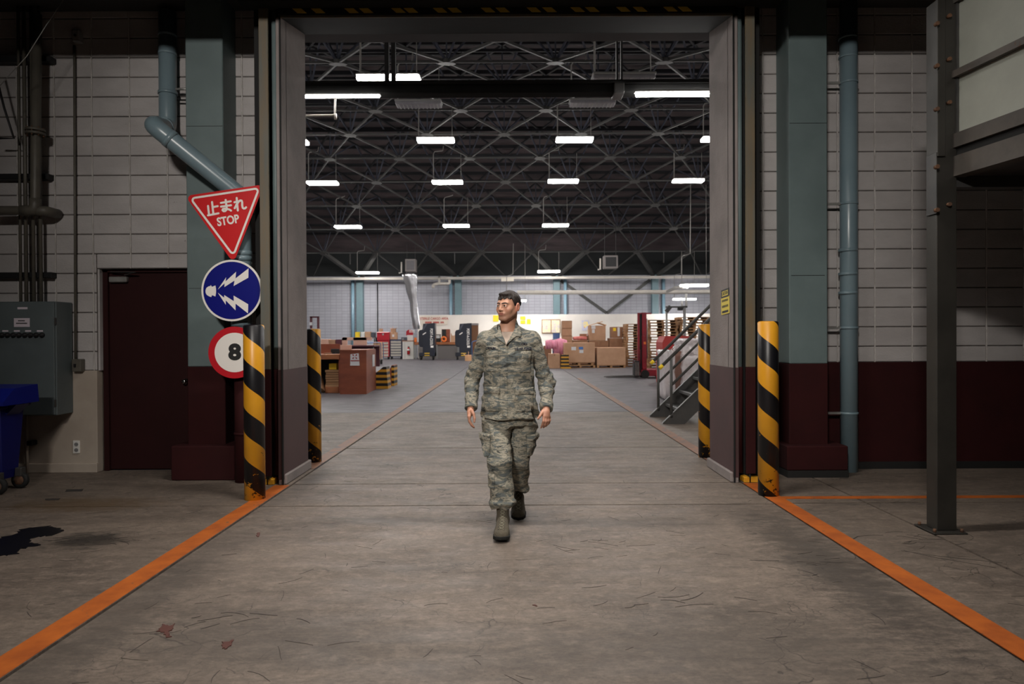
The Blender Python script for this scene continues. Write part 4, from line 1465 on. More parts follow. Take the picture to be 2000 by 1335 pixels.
# deck, far edge beam and the legs out of sight that carry it
b = MB()
b.prism([(flank(YP) + .06, YP), (flank(Y2) + .06, Y2), (6.9, Y2), (6.9, YP)], lambda u, v, q: (u, v, q), zz(345), zz(318))
b.build('deck', 'dark_steel', t)
box('edge_beam', 'dark_steel', XP + .05, 6.9, YP - .03, YP + .06, at(1900, 367, YP).z, zz(309), t)
box('panel_far', 'panel_pale', XP + .06, 6.9, YP + .03, YP + .05, zz(309), ZP, t)
for (x, y) in ((6.8, YP), (6.8, Y2 + .1), (flank(Y2) + .1, Y2 + .1)):
    box('post', 'post_steel', x - .06, x + .06, y - .06, y + .06, 0, zz(318), t, 0.004)

# caution notice on the jamb
t = thing('caution_notice', 'yellow caution notice with black heading on the concrete jamb', 'sign', (XR - .003, 6.83, 1.76))
tl = lambda u, v, w: (XR - 0.003 - w, 6.835 - u * math.cos(.05) + v * math.sin(.05), 1.765 + v + u * 0.05)
def plate(name, m, u0, u1, v0, v1, w0, w1):
    b = MB()
    b.prism([(u0, v0), (u1, v0), (u1, v1), (u0, v1)], lambda u, v, q: tl(u, v, q), w0, w1)
    return b.build(name, m, t)
mat('caution_yellow', srgb(222, 200, 70), 0.5)
plate('yellow_sheet', 'caution_yellow', -.13, .13, -.125, .05, 0, .002)
plate('heading', 'black_plain', -.125, .125, .042, .125, 0.0, .0028)
plate('heading_field', 'caution_yellow', -.095, .095, .058, .108, 0.0028, .0033)
lettering('lettering', 'black_plain', 'CAUTION', 0.046, lambda u, v, w: tl(u, v + .083, w + .0036), t, 0.001, 0.85)
b = MB()
for vy, n_ in ((.012, 9), (-.045, 9), (-.10, 12)):
    for k in range(n_):
        u = -.10 + k * .2 / n_
        b.prism([(u, vy - .011), (u + .014, vy - .011), (u + .014, vy + .011), (u, vy + .011)], lambda a, c_, q: tl(a, c_, q), .002, .003)
tag(b.build('small_print', 'black_plain', t), kind='stuff')

# marks on the floor: spill, rubber smear, paint flecks, cover plates, chips
mat('spill', (0.003, 0.003, 0.005), 0.4, spec=0.3)
mat('smear', (0.035, 0.03, 0.027), 0.8)
mat('red_fleck', (0.09, 0.028, 0.02), 0.7)
mat('rust_stain', (0.13, 0.085, 0.045), 0.7)
mat('pale_fleck', (0.5, 0.48, 0.45), 0.7)


def ground(px_, py_):
    v = RC @ Vector(((px_ - W_PX / 2) / F_PX, -(py_ - H_PX / 2) / F_PX, -1.0))
    s = -H_EYE / v.z
    return Vector((v.x * s, v.y * s, 0))


def blot(name, m, pts, label, cat='stain', group=None, jag=0.0, seed=1, h=0.0035):
    rnd = random.Random(seed)
    P = [ground(*p) for p in pts]
    out = []
    k = len(P)
    for i in range(k):
        a, c_ = P[i], P[(i + 1) % k]
        for j in range(4 if jag else 1):
            q = a.lerp(c_, j / 4)
            out.append((q.x + rnd.uniform(-jag, jag), q.y + rnd.uniform(-jag, jag)))
    cx = sum(p[0] for p in out) / len(out); cy = sum(p[1] for p in out) / len(out)
    o = MB().prism(out, lambda u, v, q: (u, v, q), 0.0, h).build(name, m, origin=(cx, cy, 0))
    return tag(o, label, cat, group)


blot('oil_spill', 'spill', [(-25, 1062), (10, 1047), (36, 1042), (40, 1034), (62, 1030), (92, 1027), (105, 1031), (122, 1033), (122, 1038), (100, 1046), (84, 1046), (60, 1052), (52, 1060),
                            (75, 1061), (80, 1065), (55, 1069), (45, 1070), (36, 1081), (10, 1085), (-25, 1083)],
     'glossy black oil spill on the floor in front of the blue bin', 'stain', jag=0.02)
for i, (pts, lab) in enumerate((([(318, 1219), (332, 1222), (340, 1218), (336, 1230), (328, 1234), (333, 1243), (322, 1246), (318, 1236), (308, 1232), (314, 1226)], 'dark red paint fleck on the floor, the largest, beside the orange line'),
                                ([(436, 1252), (447, 1255), (454, 1250), (450, 1260), (440, 1268), (434, 1266)], 'small dark red paint fleck nearer the lane middle'),
                                ([(500, 1042), (506, 1040), (508, 1046), (503, 1048)], 'tiny red fleck on the floor near the signs post'),
                                ([(1043, 1180), (1049, 1183), (1048, 1184), (1042, 1182)], 'tiny dark chip lying on the lane'))):
    blot('paint_fleck', 'red_fleck', pts, lab, 'stain', 'paint flecks on the floor', 0.008, i + 3)
for i, (pts, lab) in enumerate((([(130, 956), (163, 955), (160, 959), (128, 960)], 'dark recessed cover plate in the floor near the service door'),
                                ([(88, 974), (118, 973), (114, 976), (90, 977)], 'dark recessed cover plate in the floor near the blue bin'))):
    blot('floor_cover', 'smear', pts, lab, 'cover plate', 'cover plates in the floor', 0.004, i + 9)

# scratches, tyre scuffs and dirt streaks worn into the slabs
mat('scuff', (0.034, 0.028, 0.024), 0.8)
rnd = random.Random(12)
b = MB()


def scuff(x, y, ang, ln, w, bend, z=0.0012):
    n = 5
    L_, R_ = [], []
    px_, py_, a = x, y, ang
    for i in range(n + 1):
        ww = w * (0.25 + 0.75 * math.sin(math.pi * (i + .3) / (n + .6))) / 2
        L_.append((px_ - math.sin(a) * ww, py_ + math.cos(a) * ww, z))
        R_.append((px_ + math.sin(a) * ww, py_ - math.cos(a) * ww, z))
        px_ += math.cos(a) * ln / n
        py_ += math.sin(a) * ln / n
        a += bend / n + rnd.uniform(-.12, .12)
    vs = L_ + R_[::-1]
    low = [(p[0], p[1], 0.0) for p in vs]
    m = len(vs)
    b.add(vs + low, [list(range(m))] + [(i, (i + 1) % m, m + (i + 1) % m, m + i) for i in range(m)])


for i in range(260):                                   # short hairline scratches over the lane and both sides
    X_, Y_ = rnd.uniform(-4.5, 4.5), rnd.uniform(2.4, 7.0)
    if abs(abs(X_) - 2.26) < .2:
        continue
    scuff(X_, Y_, rnd.gauss(0, .5) + (math.pi / 2 if rnd.random() < .3 else 0), rnd.uniform(.03, .16), rnd.uniform(.001, .0035), rnd.uniform(-.9, .9))
for (gx, gy, n_) in ((165, 1055, 26), (1800, 1060, 12), (1150, 1060, 8), (1330, 1180, 10), (430, 1215, 8), (1600, 1100, 10)):
    g = ground(gx, gy)                                 # tyre scuffs gather where trucks turn
    for i in range(n_):
        scuff(g.x + rnd.gauss(0, .16), g.y + rnd.gauss(0, .09), rnd.gauss(.1, .35), rnd.uniform(.05, .22), rnd.uniform(.0015, .006), rnd.uniform(-1.2, 1.2), 0.0014)
g0, g1 = ground(1840, 1040), ground(1760, 1075)
scuff(g0.x - .45, g0.y - .05, math.pi, .5, .008, 1.9); scuff(g1.x, g1.y, -.6, .55, .006, .3); scuff(g1.x + .02, g1.y, -.9, .5, .006, .4)
o = b.build('floor_scuffs', 'scuff')
tag(o, 'scratches and tyre scuffs scattered over the near concrete floor', 'scuffs', kind='stuff')

# ------------------------------------------------------------------ warehouse goods
mat('cardboard', srgb(194, 154, 124), 0.85, col2=srgb(178, 138, 108), scale=2)
mat('cardboard_dark', srgb(160, 118, 90), 0.85, col2=srgb(140, 102, 76), scale=2)
mat('cardboard_pale', srgb(214, 168, 126), 0.85, col2=srgb(196, 150, 110), scale=2)
mat('packing_tape', srgb(150, 112, 82), 0.35)
mat('paper_label', (0.70, 0.70, 0.72), 0.6)
mat('blue_label', srgb(70, 120, 190), 0.6)
mat('crate_ply', srgb(150, 80, 52), 0.55, col2=srgb(122, 60, 40), scale=1.2, stretch=(1, 1, 3), spots=srgb(170, 110, 70), spot_scale=2.4, spot_amt=0.68)
mat('desk_wood', srgb(168, 106, 66), 0.5, col2=srgb(142, 84, 52), scale=2, stretch=(1, 4, 4))
mat('ply_sheet', srgb(190, 150, 110), 0.7, col2=srgb(160, 120, 84), scale=3, stretch=(.6, 3, 8))
mat('pallet_wood', srgb(172, 130, 90), 0.8, col2=srgb(120, 86, 58), scale=1.6, stretch=(.5, 2, 3))
mat('pink_foam', srgb(222, 178, 158), 0.8)
mat('maroon_steel', srgb(92, 44, 54), 0.5)
mat('tool_red', srgb(178, 28, 44), 0.35, coat=.3)
mat('tool_navy', srgb(42, 48, 78), 0.4)
mat('drawer_metal', (0.66, 0.62, 0.54), 0.35, metal=0.5)
mat('cooler_black', (0.014, 0.017, 0.028), 0.38)
mat('cooler_grey', (0.06, 0.065, 0.085), 0.5)
mat('pad_brown', srgb(104, 72, 50), 0.9)
mat('foil', (0.72, 0.72, 0.76), 0.22, metal=1.0)
mat('stacker_red', srgb(150, 34, 48), 0.42, col2=srgb(120, 26, 38), scale=3)
mat('machine_red', srgb(176, 52, 48), 0.5)
mat('rail_blue', srgb(80, 110, 160), 0.45)
mat('drum_blue', srgb(34, 66, 118), 0.45)
mat('pink_cloth', srgb(238, 160, 186), 0.9, col2=srgb(214, 140, 160), scale=4)
mat('red_cloth', srgb(206, 110, 104), 0.9, col2=srgb(230, 150, 140), scale=3)
mat('orange_plain', srgb(232, 120, 50), 0.5)
mat('wrap_film', (0.70, 0.66, 0.68), 0.22, col2=(0.55, 0.48, 0.48), scale=4, coat=.4, spots=(0.8, 0.8, 0.8), spot_scale=4, spot_amt=0.62)
mat('extinguisher_red', srgb(170, 22, 26), 0.3)
mat('white_cabinet', (0.66, 0.64, 0.60), 0.6)
mat('bench_panel', srgb(128, 122, 120), 0.8)


def hazard_band(name, pitch, slope=0.0):
    m = bpy.data.materials.new(name)
    N, L = nodes_of(m)
    bs = N['Principled BSDF']
    bs.inputs['Roughness'].default_value = 0.5
    sp = N.new('ShaderNodeSeparateXYZ')
    L.new(N.new('ShaderNodeNewGeometry').outputs['Position'], sp.inputs[0])
    d = N.new('ShaderNodeMath'); d.operation = 'DIVIDE'; d.inputs[1].default_value = pitch
    L.new(sp.outputs[2], d.inputs[0])
    f = N.new('ShaderNodeMath'); f.operation = 'FRACT'
    L.new(d.outputs[0], f.inputs[0])
    g = N.new('ShaderNodeMath'); g.operation = 'LESS_THAN'; g.inputs[1].default_value = 0.48
    L.new(f.outputs[0], g.inputs[0])
    mx = N.new('ShaderNodeMixRGB')
    mx.inputs[1].default_value = (0.012, 0.012, 0.013, 1)
    mx.inputs[2].default_value = (*srgb(206, 150, 44), 1)
    L.new(g.outputs[0], mx.inputs[0])
    L.new(mx.outputs[0], bs.inputs['Base Color'])
    MATS[name] = m


hazard_band('hazard_bands', 0.155)


def solid(name, m, x0, y0, x1, y1, d, deep, parent=None, ch=0.01, ground_=False, z0=None):
    p, q = at(x0, y0, d), at(x1, y1, d)
    zb = 0.0 if ground_ else (q.z if z0 is None else z0)
    o = None if parent else ((p.x + q.x) / 2, d + deep / 2, zb)
    return box(name, m, p.x, q.x, d, d + deep, zb, p.z, parent, ch, origin=o)


def carton(label, x0, y0, x1, y1, d, deep, m='cardboard', ground_=False, z0=None, labels=(), open_=False, group='cardboard boxes of the goods bay', tape=True):
    p, q = at(x0, y0, d), at(x1, y1, d)
    zb = 0.0 if ground_ else (q.z if z0 is None else z0)
    t = thing('carton', label, 'box', ((p.x + q.x) / 2, d + deep / 2, zb), group)
    box('carton_body', m, p.x, q.x, d, d + deep, zb, p.z, t, 0.012)
    if tape:
        cx = (p.x + q.x) / 2
        MB().box(cx - .03, cx + .03, d - .003, d + .01, p.z - .16 * (p.z - zb), p.z + .003).build('tape', 'packing_tape', t)
        MB().box(cx - .03, cx + .03, d, d + deep, p.z - .002, p.z + .004).build('tape', 'packing_tape', t)
    for (m2, a, b, c, e) in labels:
        u, v = at(a, b, d), at(c, e, d)
        box('label_sheet', m2, u.x, v.x, d - .006, d, v.z, u.z, t)
    if open_:
        w = q.x - p.x
        MB().bar((p.x, d + deep / 2, p.z), (p.x - w * .22, d + deep / 2, p.z + w * .16), deep * .9, .012).build('flap', m, t)
        MB().bar((q.x, d + deep / 2, p.z), (q.x + w * .30, d + deep / 2, p.z + w * .10), deep * .9, .012).build('flap', m, t)
        MB().bar(((p.x + q.x) / 2, d, p.z), ((p.x + q.x) / 2, d - .1, p.z + w * .2), w * .9, .012, up=(1, 0, 0)).build('flap', m, t)
    return t


# ---- pallets
PAL = {}


def pallet(x, y, z, label, w=1.15, d=1.0, rot=0.0, group='wooden pallets in the stacks'):
    key = (w, d)
    if key not in PAL:
        mk = lambda b: b.mesh('pallet_part', 'pallet_wood')
        board = mk(MB().box(-w / 2, w / 2, -.066, .066, 0, .02))
        bottom = mk(MB().box(-w / 2, w / 2, -.05, .05, 0, .018))
        stringer = mk(MB().box(-.05, .05, -d / 2, d / 2, 0, .088))
        PAL[key] = (board, bottom, stringer)
    t = thing('pallet', label, 'pallet', (x, y, z), group)
    t.rotation_euler.z = rot
    bd, bt, st = PAL[key]
    def add(n, me, loc):
        o = bpy.data.objects.new(n, me)
        COL.objects.link(o)
        o.parent = t
        o.location = loc
    for i in range(7):
        add('deck_board', bd, (0, -d / 2 + .066 + i * (d - .132) / 6, .106))
    for sx in (-w / 2 + .05, 0, w / 2 - .05):
        add('stringer', st, (sx, 0, .018))
    for i in range(3):
        add('bottom_board', bt, (0, -d / 2 + .05 + i * (d - .1) / 2, 0))
    return t


random.seed(8)
PH = 0.1262
# slim stack by the red stacker
xs_ = at(1219.5, 700, 32.1).x + .68
ORD = ['topmost', 'second from the top', 'third from the top', 'fourth from the top', 'fifth from the top', 'sixth from the top', 'seventh from the top', 'eighth from the top', 'ninth from the top',
       'ninth from the floor', 'eighth from the floor', 'seventh from the floor', 'sixth from the floor', 'fifth from the floor', 'fourth from the floor', 'third from the floor', 'second from the floor', 'lowest']


def rank(k, n):
    up = n - 1 - k
    return ORD[up] if up < 9 else ORD[17 - k]


for k in range(16):
    pallet(xs_ + random.uniform(-.04, .04), 32.65 + random.uniform(-.04, .04), k * PH, 'pallet in the slim stack behind the red stacker mast, ' + rank(k, 16), group='pallets stacked behind the stacker')
# two big stacks
for si, (px_, d_, n) in enumerate(((1296, 29.9, 17), (1358, 30.1, 18))):
    x_ = at(px_, 700, d_).x
    for k in range(n):
        pallet(x_ + random.uniform(-.04, .04), d_ + .5 + random.uniform(-.04, .04), k * PH,
               ['pallet in the big stack behind the red machine, ', 'pallet in the big stack behind the stair rails, '][si] + rank(k, n), 1.3, group=['pallets stacked behind the red machine', 'pallets stacked behind the stair'][si])

# ---- cartons of the goods bay
pallet(at(1133, 718, 31).x + .02, 31.5, 0, 'lower pallet under the big labelled carton', 1.35, group='pallets under the big cartons')
pallet(at(1131, 718, 31).x, 31.5, PH, 'upper pallet under the big labelled carton', 1.3, group='pallets under the big cartons')
pallet(at(1194, 718, 31).x, 31.5, 0, 'pallet under the big creased carton', 1.3, group='pallets under the big cartons')
carton('big carton with one blue and two white labels on two pallets', 1103, 669, 1162, 707, 31, 1.0, z0=2 * PH,
       labels=(('paper_label', 1116, 677, 1125, 683.5), ('blue_label', 1130.5, 677, 1139, 682), ('paper_label', 1131.5, 683, 1139.5, 689)), tape=False)
carton('big creased carton with no labels on a single pallet', 1166, 678.5, 1222, 712, 31, 1.0, z0=PH, tape=False)
p = at(1200, 690, 30.99)
carton('small carton on the floor beside the striped wedge', 1072, 690.5, 1094, 718, 30.6, .55, ground_=True)
carton('brown carton half hidden behind the walking man\'s arm', 1062, 675, 1077, 706, 33, .5, ground_=True, m='cardboard_dark')
zt_ = at(1107, 626, 33).z
for k in range(6):
    xo = (0, .03, -.02, .02, 0, .01)[k]
    hh = zt_ / 6
    a, b_ = at(1097.5, 640, 33), at(1117, 640, 33)
    t = thing('carton', ['lowest carton of the tall column behind the big labelled carton', 'second carton up in the tall column of boxes', 'third carton up in the tall column of boxes',
                         'third carton from the top of the tall column beside the poster', 'second carton from the top of the tall column beside the poster', 'topmost carton of the tall column beside the cork boards'][k], 'box', ((a.x + b_.x) / 2, 33.3, k * hh), 'cardboard boxes of the goods bay')
    box('carton_body', 'cardboard', a.x + xo, b_.x + xo, 33, 33.6, k * hh, (k + 1) * hh, t, .015)
    MB().box(a.x + xo, b_.x + xo, 32.996, 33.0, (k + .92) * hh, (k + .99) * hh).build('tape', 'packing_tape', t)
carton('brown carton hidden below the red folded cloth', 1119, 664, 1148, 712, 33, .7, ground_=True, m='cardboard_dark')
carton('small brown carton beside the poster', 1133, 651.5, 1149, 664, 33.35, .3, z0=at(1119, 664, 33).z, m='cardboard_dark', labels=(('paper_label', 1145.5, 652.5, 1148.5, 655.5),))
carton('low pale carton under the full open carton', 1150, 665, 1189, 712, 33, .8, ground_=True, m='cardboard_dark')
t = carton('open carton full of packing with white labels', 1151, 635.5, 1183, 665, 33, .7, z0=at(1150, 665, 33).z + .006,
           labels=(('paper_label', 1155, 636, 1163, 642), ('paper_label', 1156, 643, 1161.5, 650)), tape=False)
a, b_ = at(1151, 635, 33.2), at(1176, 628, 33.2)
MB().bar(a, b_, .5, .03).build('flap', 'cardboard_pale', t)
MB().bar(at(1166, 630, 33.3), at(1183, 635, 33.3), .4, .05).build('flap', 'cardboard_pale', t)
carton('dark carton under the carton with the yellow label', 1190, 660, 1216.5, 712, 33, .7, ground_=True, m='cardboard_dark')
carton('carton with a yellow label beside the slim pallet stack', 1194, 638, 1216, 659.5, 33, .6, m='cardboard_dark', labels=(('yellow_poster', 1197.5, 640, 1203, 646), ('paper_label', 1206, 639, 1210.5, 656)))
t = thing('blue_drum', 'blue drum standing behind the pink cloth', 'drum', at(1087, 700, 34))
p = at(1087, 650, 34)
MB().lathe(p.x, 34.2, [(.2, 0), (.2, p.z * .5), (.21, p.z * .51), (.2, p.z * .52), (.2, p.z * .78), (.17, p.z * .8), (.18, p.z)], 20).build('drum_body', 'drum_blue', t)
MB().lathe(p.x, 34.2, [(.215, p.z * .79), (.215, p.z * .815)], 20).build('drum_ring', 'galvanised', t)
# pink cloth over a small stand, red folded cloth
t = thing('draped_cloth', 'pink cloth draped beside the big labelled carton', 'cloth', at(1090, 700, 31.6))
def cloth(name, m, x0, y0, x1, y1, d, deep, parent, seed, amp=.05):
    rnd = np.random.RandomState(seed)
    a, b_ = at(x0, y0, d), at(x1, y1, d)
    n = 14
    vs, fs = [], []
    prof = [(0.0, 0.0), (.02, .5), (.06, .85), (.2, 1.0), (.5, 1.03), (.85, 1.0), (1, .8), (1.03, .3)]
    for i in range(n + 1):
        x = a.x + (b_.x - a.x) * i / n
        for (u, v) in prof:
            w = math.sin(i * 1.7 + seed) * amp + math.sin(i * .8) * amp * .6
            vs.append((x, d + deep * u + w * (1 - v * .5), b_.z + (a.z - b_.z) * v * (1 - .25 * abs(i / n - .5)) + rnd.uniform(-1, 1) * amp * .3))
    k = len(prof)
    for i in range(n):
        for j in range(k - 1):
            fs.append((i * k + j, i * k + j + 1, (i + 1) * k + j + 1, (i + 1) * k + j))
    b = MB(); b.smooth = True
    b.add(vs, fs)
    o = b.build(name, m, parent)
    md = o.modifiers.new('thickness', 'SOLIDIFY'); md.thickness = .02
    return o
cloth('cloth_front', 'pink_cloth', 1081, 661, 1108, 694, 32.1, .5, t, 2)
cloth('cloth_corner', 'pink_cloth', 1066, 663, 1086, 681, 32.05, .45, t, 5)
o = solid('cloth_stand', 'cardboard_dark', 1084, 668, 1101, 700, 32.25, .25, None, ground_=True)
tag(o, 'low carton hidden beneath the pink cloth', 'box')
t = thing('folded_cloth', 'red and pink folded cloth on a carton beside the poster', 'cloth', at(1133, 664, 33.2))
cloth('cloth_fold', 'red_cloth', 1119.5, 656.5, 1146, 663.4, 33.02, .28, t, 7, .012)
# striped wedges
b = MB()
a, c_ = at(1094, 718, 31.0), at(1115, 718, 31.0)
b.prism([(a.x, 0), (c_.x, 0), (c_.x - .12, .15), (a.x + .36, .62), (a.x + .02, .62)], lambda u, v, q: (u, q, v), 30.55, 30.9)
tag(b.build('striped_wedge', 'hazard_bands', origin=(a.x, 30.7, 0)), 'yellow and black striped wedge between the cartons', 'wedge', 'striped wedges')
a, c_, e_ = at(734, 757, 19.0), at(758, 757, 19.0), at(752, 716, 19.0)
b = MB()
b.prism([(a.x, 0), (c_.x, 0), (c_.x - .05, e_.z), (c_.x - .13, e_.z), (a.x, e_.z - .17)], lambda u, v, q: (u, q, v), 19.0, 19.5)
tag(b.build('striped_wedge', 'hazard_bands', origin=(a.x, 19.2, 0)), 'yellow and black striped wedge beside the plywood crate', 'wedge', 'striped wedges')
a, c_ = at(758, 752, 20.0), at(769, 752, 20.0)
b = MB()
zt = at(765, 713, 20.0).z
b.prism([(a.x, 0), (c_.x, 0), (c_.x, zt), (c_.x - .06, zt), (a.x, zt - .2)], lambda u, v, q: (u, q, v), 20.05, 20.6)
t2 = b.build('striped_wedge', 'crate_ply', origin=(a.x, 20.2, 0))
tag(t2, 'brown wedge with a striped end behind the yellow striped wedge', 'wedge', 'striped wedges')
MB().box(c_.x - .07, c_.x + .005, 20.04, 20.62, .01, zt - .02).build('striped_end', 'hazard_bands', t2)

# ---- plywood crate and desk
D0 = 17.2
t = thing('plywood_crate', 'tall brown plywood crate with a white sticker', 'crate', at(690, 770, D0 + .5))
pts = [at(664, 770, D0), at(716, 770, D0), at(725, 770, 18.0), at(734.5, 770, 18.9)]
plan = [(p.x, p.y) for p in pts] + [(pts[0].x, 18.9)]
zc = at(690, 683, D0).z
MB().prism(plan, lambda u, v, q: (u, v, q), 0, zc - .015).build('crate_body', 'crate_ply', t)
MB().prism([(u + (.012 if u > -3.7 else -.012), v - .012) for u, v in plan], lambda u, v, q: (u, v, q), zc - .015, zc).build('crate_lid', 'crate_ply', t)
s1 = MB().prism([(684.5, 691.5), (700.5, 689.5), (702.5, 713.5), (684, 713.5)], px_fn(D0), 0.0, 0.006).build('sticker', 'paper_label', t)
cx, cy = 693, 696
mat('logo_red', srgb(150, 38, 34), 0.6)
for (sx, sy) in ((-1, -1), (1, -1), (-1, 1), (1, 1)):
    MB().prism([(cx + sx * .8, cy + sy * .6), (cx + sx * 4.6, cy + sy * 2.4), (cx + sx * 4.6, cy + sy * 4.4), (cx + sx * 2.4, cy + sy * 4.4)], px_fn(D0), .006, .009).build('logo', 'logo_red', s1)
MB().prism([(685, 703), (701.6, 703), (701.7, 705), (685, 705)], px_fn(D0), .006, .009).build('red_bar', 'logo_red', s1)
u0, u1 = Vector((pts[2].x, pts[2].y)), Vector((pts[3].x, pts[3].y))
s2 = MB()
q0, q1 = u0.lerp(u1, .25), u0.lerp(u1, .68)
zA, zB = at(729, 715, 18.4).z, at(729, 692, 18.4).z
s2.add([(q0.x + .012, q0.y - .004, zA), (q1.x + .012, q1.y - .004, zA), (q1.x + .012, q1.y - .004, zB), (q0.x + .012, q0.y - .004, zB),
        (q0.x, q0.y, zA), (q1.x, q1.y, zA), (q1.x, q1.y, zB), (q0.x, q0.y, zB)], [(0, 1, 2, 3), (7, 6, 5, 4), (0, 4, 5, 1), (1, 5, 6, 2), (2, 6, 7, 3), (3, 7, 4, 0)])
s2.build('sticker', 'paper_label', t)
tag(solid('offcut_board', 'pink_foam', 664.5, 673.5, 686, 683, 17.5, .06, None, .004, z0=zc), 'pinkish board offcut standing on the plywood crate', 'board')

t = thing('packing_desk', 'brown plywood desk with a raised back beside the crate', 'desk', at(640, 760, 17.8))
p, q = at(600, 692, 17.5), at(663, 701.5, 17.5)
box('desktop', 'desk_wood', p.x, q.x, 17.5, 18.6, q.z, p.z, t, .006)
zd = p.z
b0 = at(600, 671.5, 18.5)
box('back_board', 'crate_ply', b0.x, at(664, 690, 18.5).x, 18.5, 18.56, zd, b0.z, t, .004)
box('back_panel', 'black_plain', p.x, q.x, 18.45, 18.5, 0, q.z, t)
box('side_panel', 'crate_ply', p.x, p.x + .05, 17.55, 18.5, 0, q.z, t)
box('side_panel', 'crate_ply', q.x - .04, q.x, 17.55, 18.5, 0, q.z, t)
t = thing('desk_monitor', 'small black monitor on the plywood desk', 'monitor', (at(655, 691, 18.2).x, 18.2, zd))
solid('screen', 'black_plain', 646, 681, 663, 690.5, 18.15, .04, t, .01)
box('stand', 'black_plain', at(653, 691, 18.2).x, at(657, 691, 18.2).x, 18.12, 18.28, zd, zd + .03, t)
tag(solid('paper_tray', 'cardboard_dark', 632, 689, 644, 692, 17.9, .25, None, .004, z0=zd), 'flat tray of papers on the plywood desk', 'tray')
zs = np.linspace(0.16, at(650, 722, 17.6).z, 8)
for k in range(7):
    o = solid('plywood_sheet', 'ply_sheet', 635 + (k % 3) * .5, 722, 662, 759, 17.62 + (k % 2) * .02, .75, None, .004)
    me = o.data
    bpy.data.objects.remove(o)
    a, c_ = at(635 + (k % 3) * .6, 740, 17.62), at(661.5, 740, 17.62)
    o = box('plywood_sheet', 'ply_sheet', a.x, c_.x, 17.62 + (k % 2) * .02, 18.4, zs[k] + .004, zs[k + 1] - .004, None, .004, origin=((a.x + c_.x) / 2, 18, zs[k]))
    tag(o, ['lowest', 'second lowest', 'third lowest', 'middle', 'third highest', 'second highest', 'topmost'][k] + ' plywood sheet stacked under the desk', 'sheet', 'plywood sheets under the desk')
a, c_ = at(635, 759, 17.62), at(661.5, 759, 17.62)
tag(box('sheet_skid', 'desk_wood', a.x, c_.x, 17.6, 18.4, 0, .16, None, .01, origin=(a.x, 18, 0)), 'wooden skid under the plywood sheets', 'skid')
tag(solid('yellow_packet', 'yellow_poster', 642.5, 709.5, 657, 717.5, 17.8, .3, None, .004, z0=float(zs[-1])), 'yellow packet on the plywood sheets under the desk', 'packet')
b = MB()
b.bar(at(629.5, 762, 17.55), at(620, 728, 17.75), .09, .3, up=(0, 1, 0))
b.v = [(p[0], p[1], max(p[2], 0.0)) for p in b.v]
tag(b.build('leaning_board', 'ply_sheet', origin=at(628, 760, 17.6)), 'pale board leaning beside the plywood sheets', 'board')

# ---- counter with foam behind the desk
t = thing('rear_counter', 'long counter behind the plywood desk carrying pink foam', 'counter', at(680, 700, 28))
zk = at(680, 674, 28).z
p, q = at(596, 674, 28), at(731, 674, 28)
box('counter_top', 'maroon_steel', p.x, q.x, 28, 29.2, zk - .06, zk, t, .01)
for x in (p.x + .1, (p.x + q.x) / 2, q.x - .1):
    box('leg', 'dark_steel', x - .04, x + .04, 28.1, 28.2, 0, zk - .06, t)
box('back_panel', 'maroon_steel', p.x, q.x, 29.1, 29.15, .2, zk - .06, t)
t = thing('foam_panel', 'pink foam panel with a notch on the rear counter', 'panel', (at(696, 674, 28.3).x, 28.3, zk))
solid('foam_side', 'pink_foam', 668, 658.5, 678, 674, 28.3, .1, t, .004, z0=zk)
solid('foam_side', 'pink_foam', 690, 658.5, 716, 674, 28.3, .1, t, .004, z0=zk)
solid('foam_bar', 'pink_foam', 668, 658.5, 726, 664, 28.3, .1, t, .004)
for (x0, y0, x1, m, lab) in ((622, 662, 642, 'pink_foam', 'pink foam block on the rear counter, next to the striped post'), (642.5, 663, 655, 'cardboard', 'brown carton on the rear counter'),
                             (655.5, 662.5, 667, 'maroon_steel', 'maroon box on the rear counter')):
    tag(solid('counter_box', m, x0, y0, x1, 674, 28.3, .4, None, .01, z0=zk), lab, 'box', 'boxes on the rear counter')
t = thing('tube_rack', 'maroon tube frame standing behind the striped post', 'rack', at(614, 700, 24))
a, c_ = at(607, 617.5, 24), at(621, 617.5, 24)
for x in (a.x, c_.x):
    box('upright', 'maroon_steel', x - .035, x + .035, 24, 24.08, 0, a.z, t)
box('crossbar', 'maroon_steel', a.x - .03, c_.x + .03, 24, 24.08, a.z - .05, a.z, t)
box('crossbar', 'maroon_steel', a.x, c_.x, 24, 24.08, .4, .46, t)
solid('tag_card', 'paper_label', 604.5, 629, 609.5, 635, 23.98, .01, t, 0)

# ---- tool storage along the far wall
def tool_cabinet(label, x0, y0, x1, d, n, body, yb=700):
    p, q = at(x0, y0, d), at(x1, yb, d)
    t = thing('tool_cabinet', label, 'cabinet', ((p.x + q.x) / 2, d + .25, 0), 'tool cabinets along the far wall')
    box('cabinet_body', body, p.x, q.x, d, d + .55, .16, p.z, t, .01)
    hh = (p.z - .26) / n
    for k in range(n):
        dr = box('drawer', 'drawer_metal', p.x + .05, q.x - .05, d - .02, d, .2 + k * hh, .2 + (k + .78) * hh, t, .005)
        MB().box(p.x + .1, q.x - .1, d - .035, d - .02, .2 + (k + .6) * hh, .2 + (k + .72) * hh).build('handle', 'galvanised', dr)
    for x in (p.x + .08, q.x - .08):
        for y in (d + .08, d + .46):
            w = MB(); w.cyl((x - .025, y, .08), (x + .025, y, .08), .08, 12)
            w.build('caster', 'rubber', t)
    return t, p.z
t, zr = tool_cabinet('red roll cabinet with pale drawers under the red tool chest', 738, 664.5, 760, 45, 5, 'tool_red')
p, q = at(736.5, 648, 45), at(760.5, 664.5, 45)
t = thing('tool_chest', 'closed bright red tool chest on the roll cabinet', 'tool chest', ((p.x + q.x) / 2, 45.2, zr))
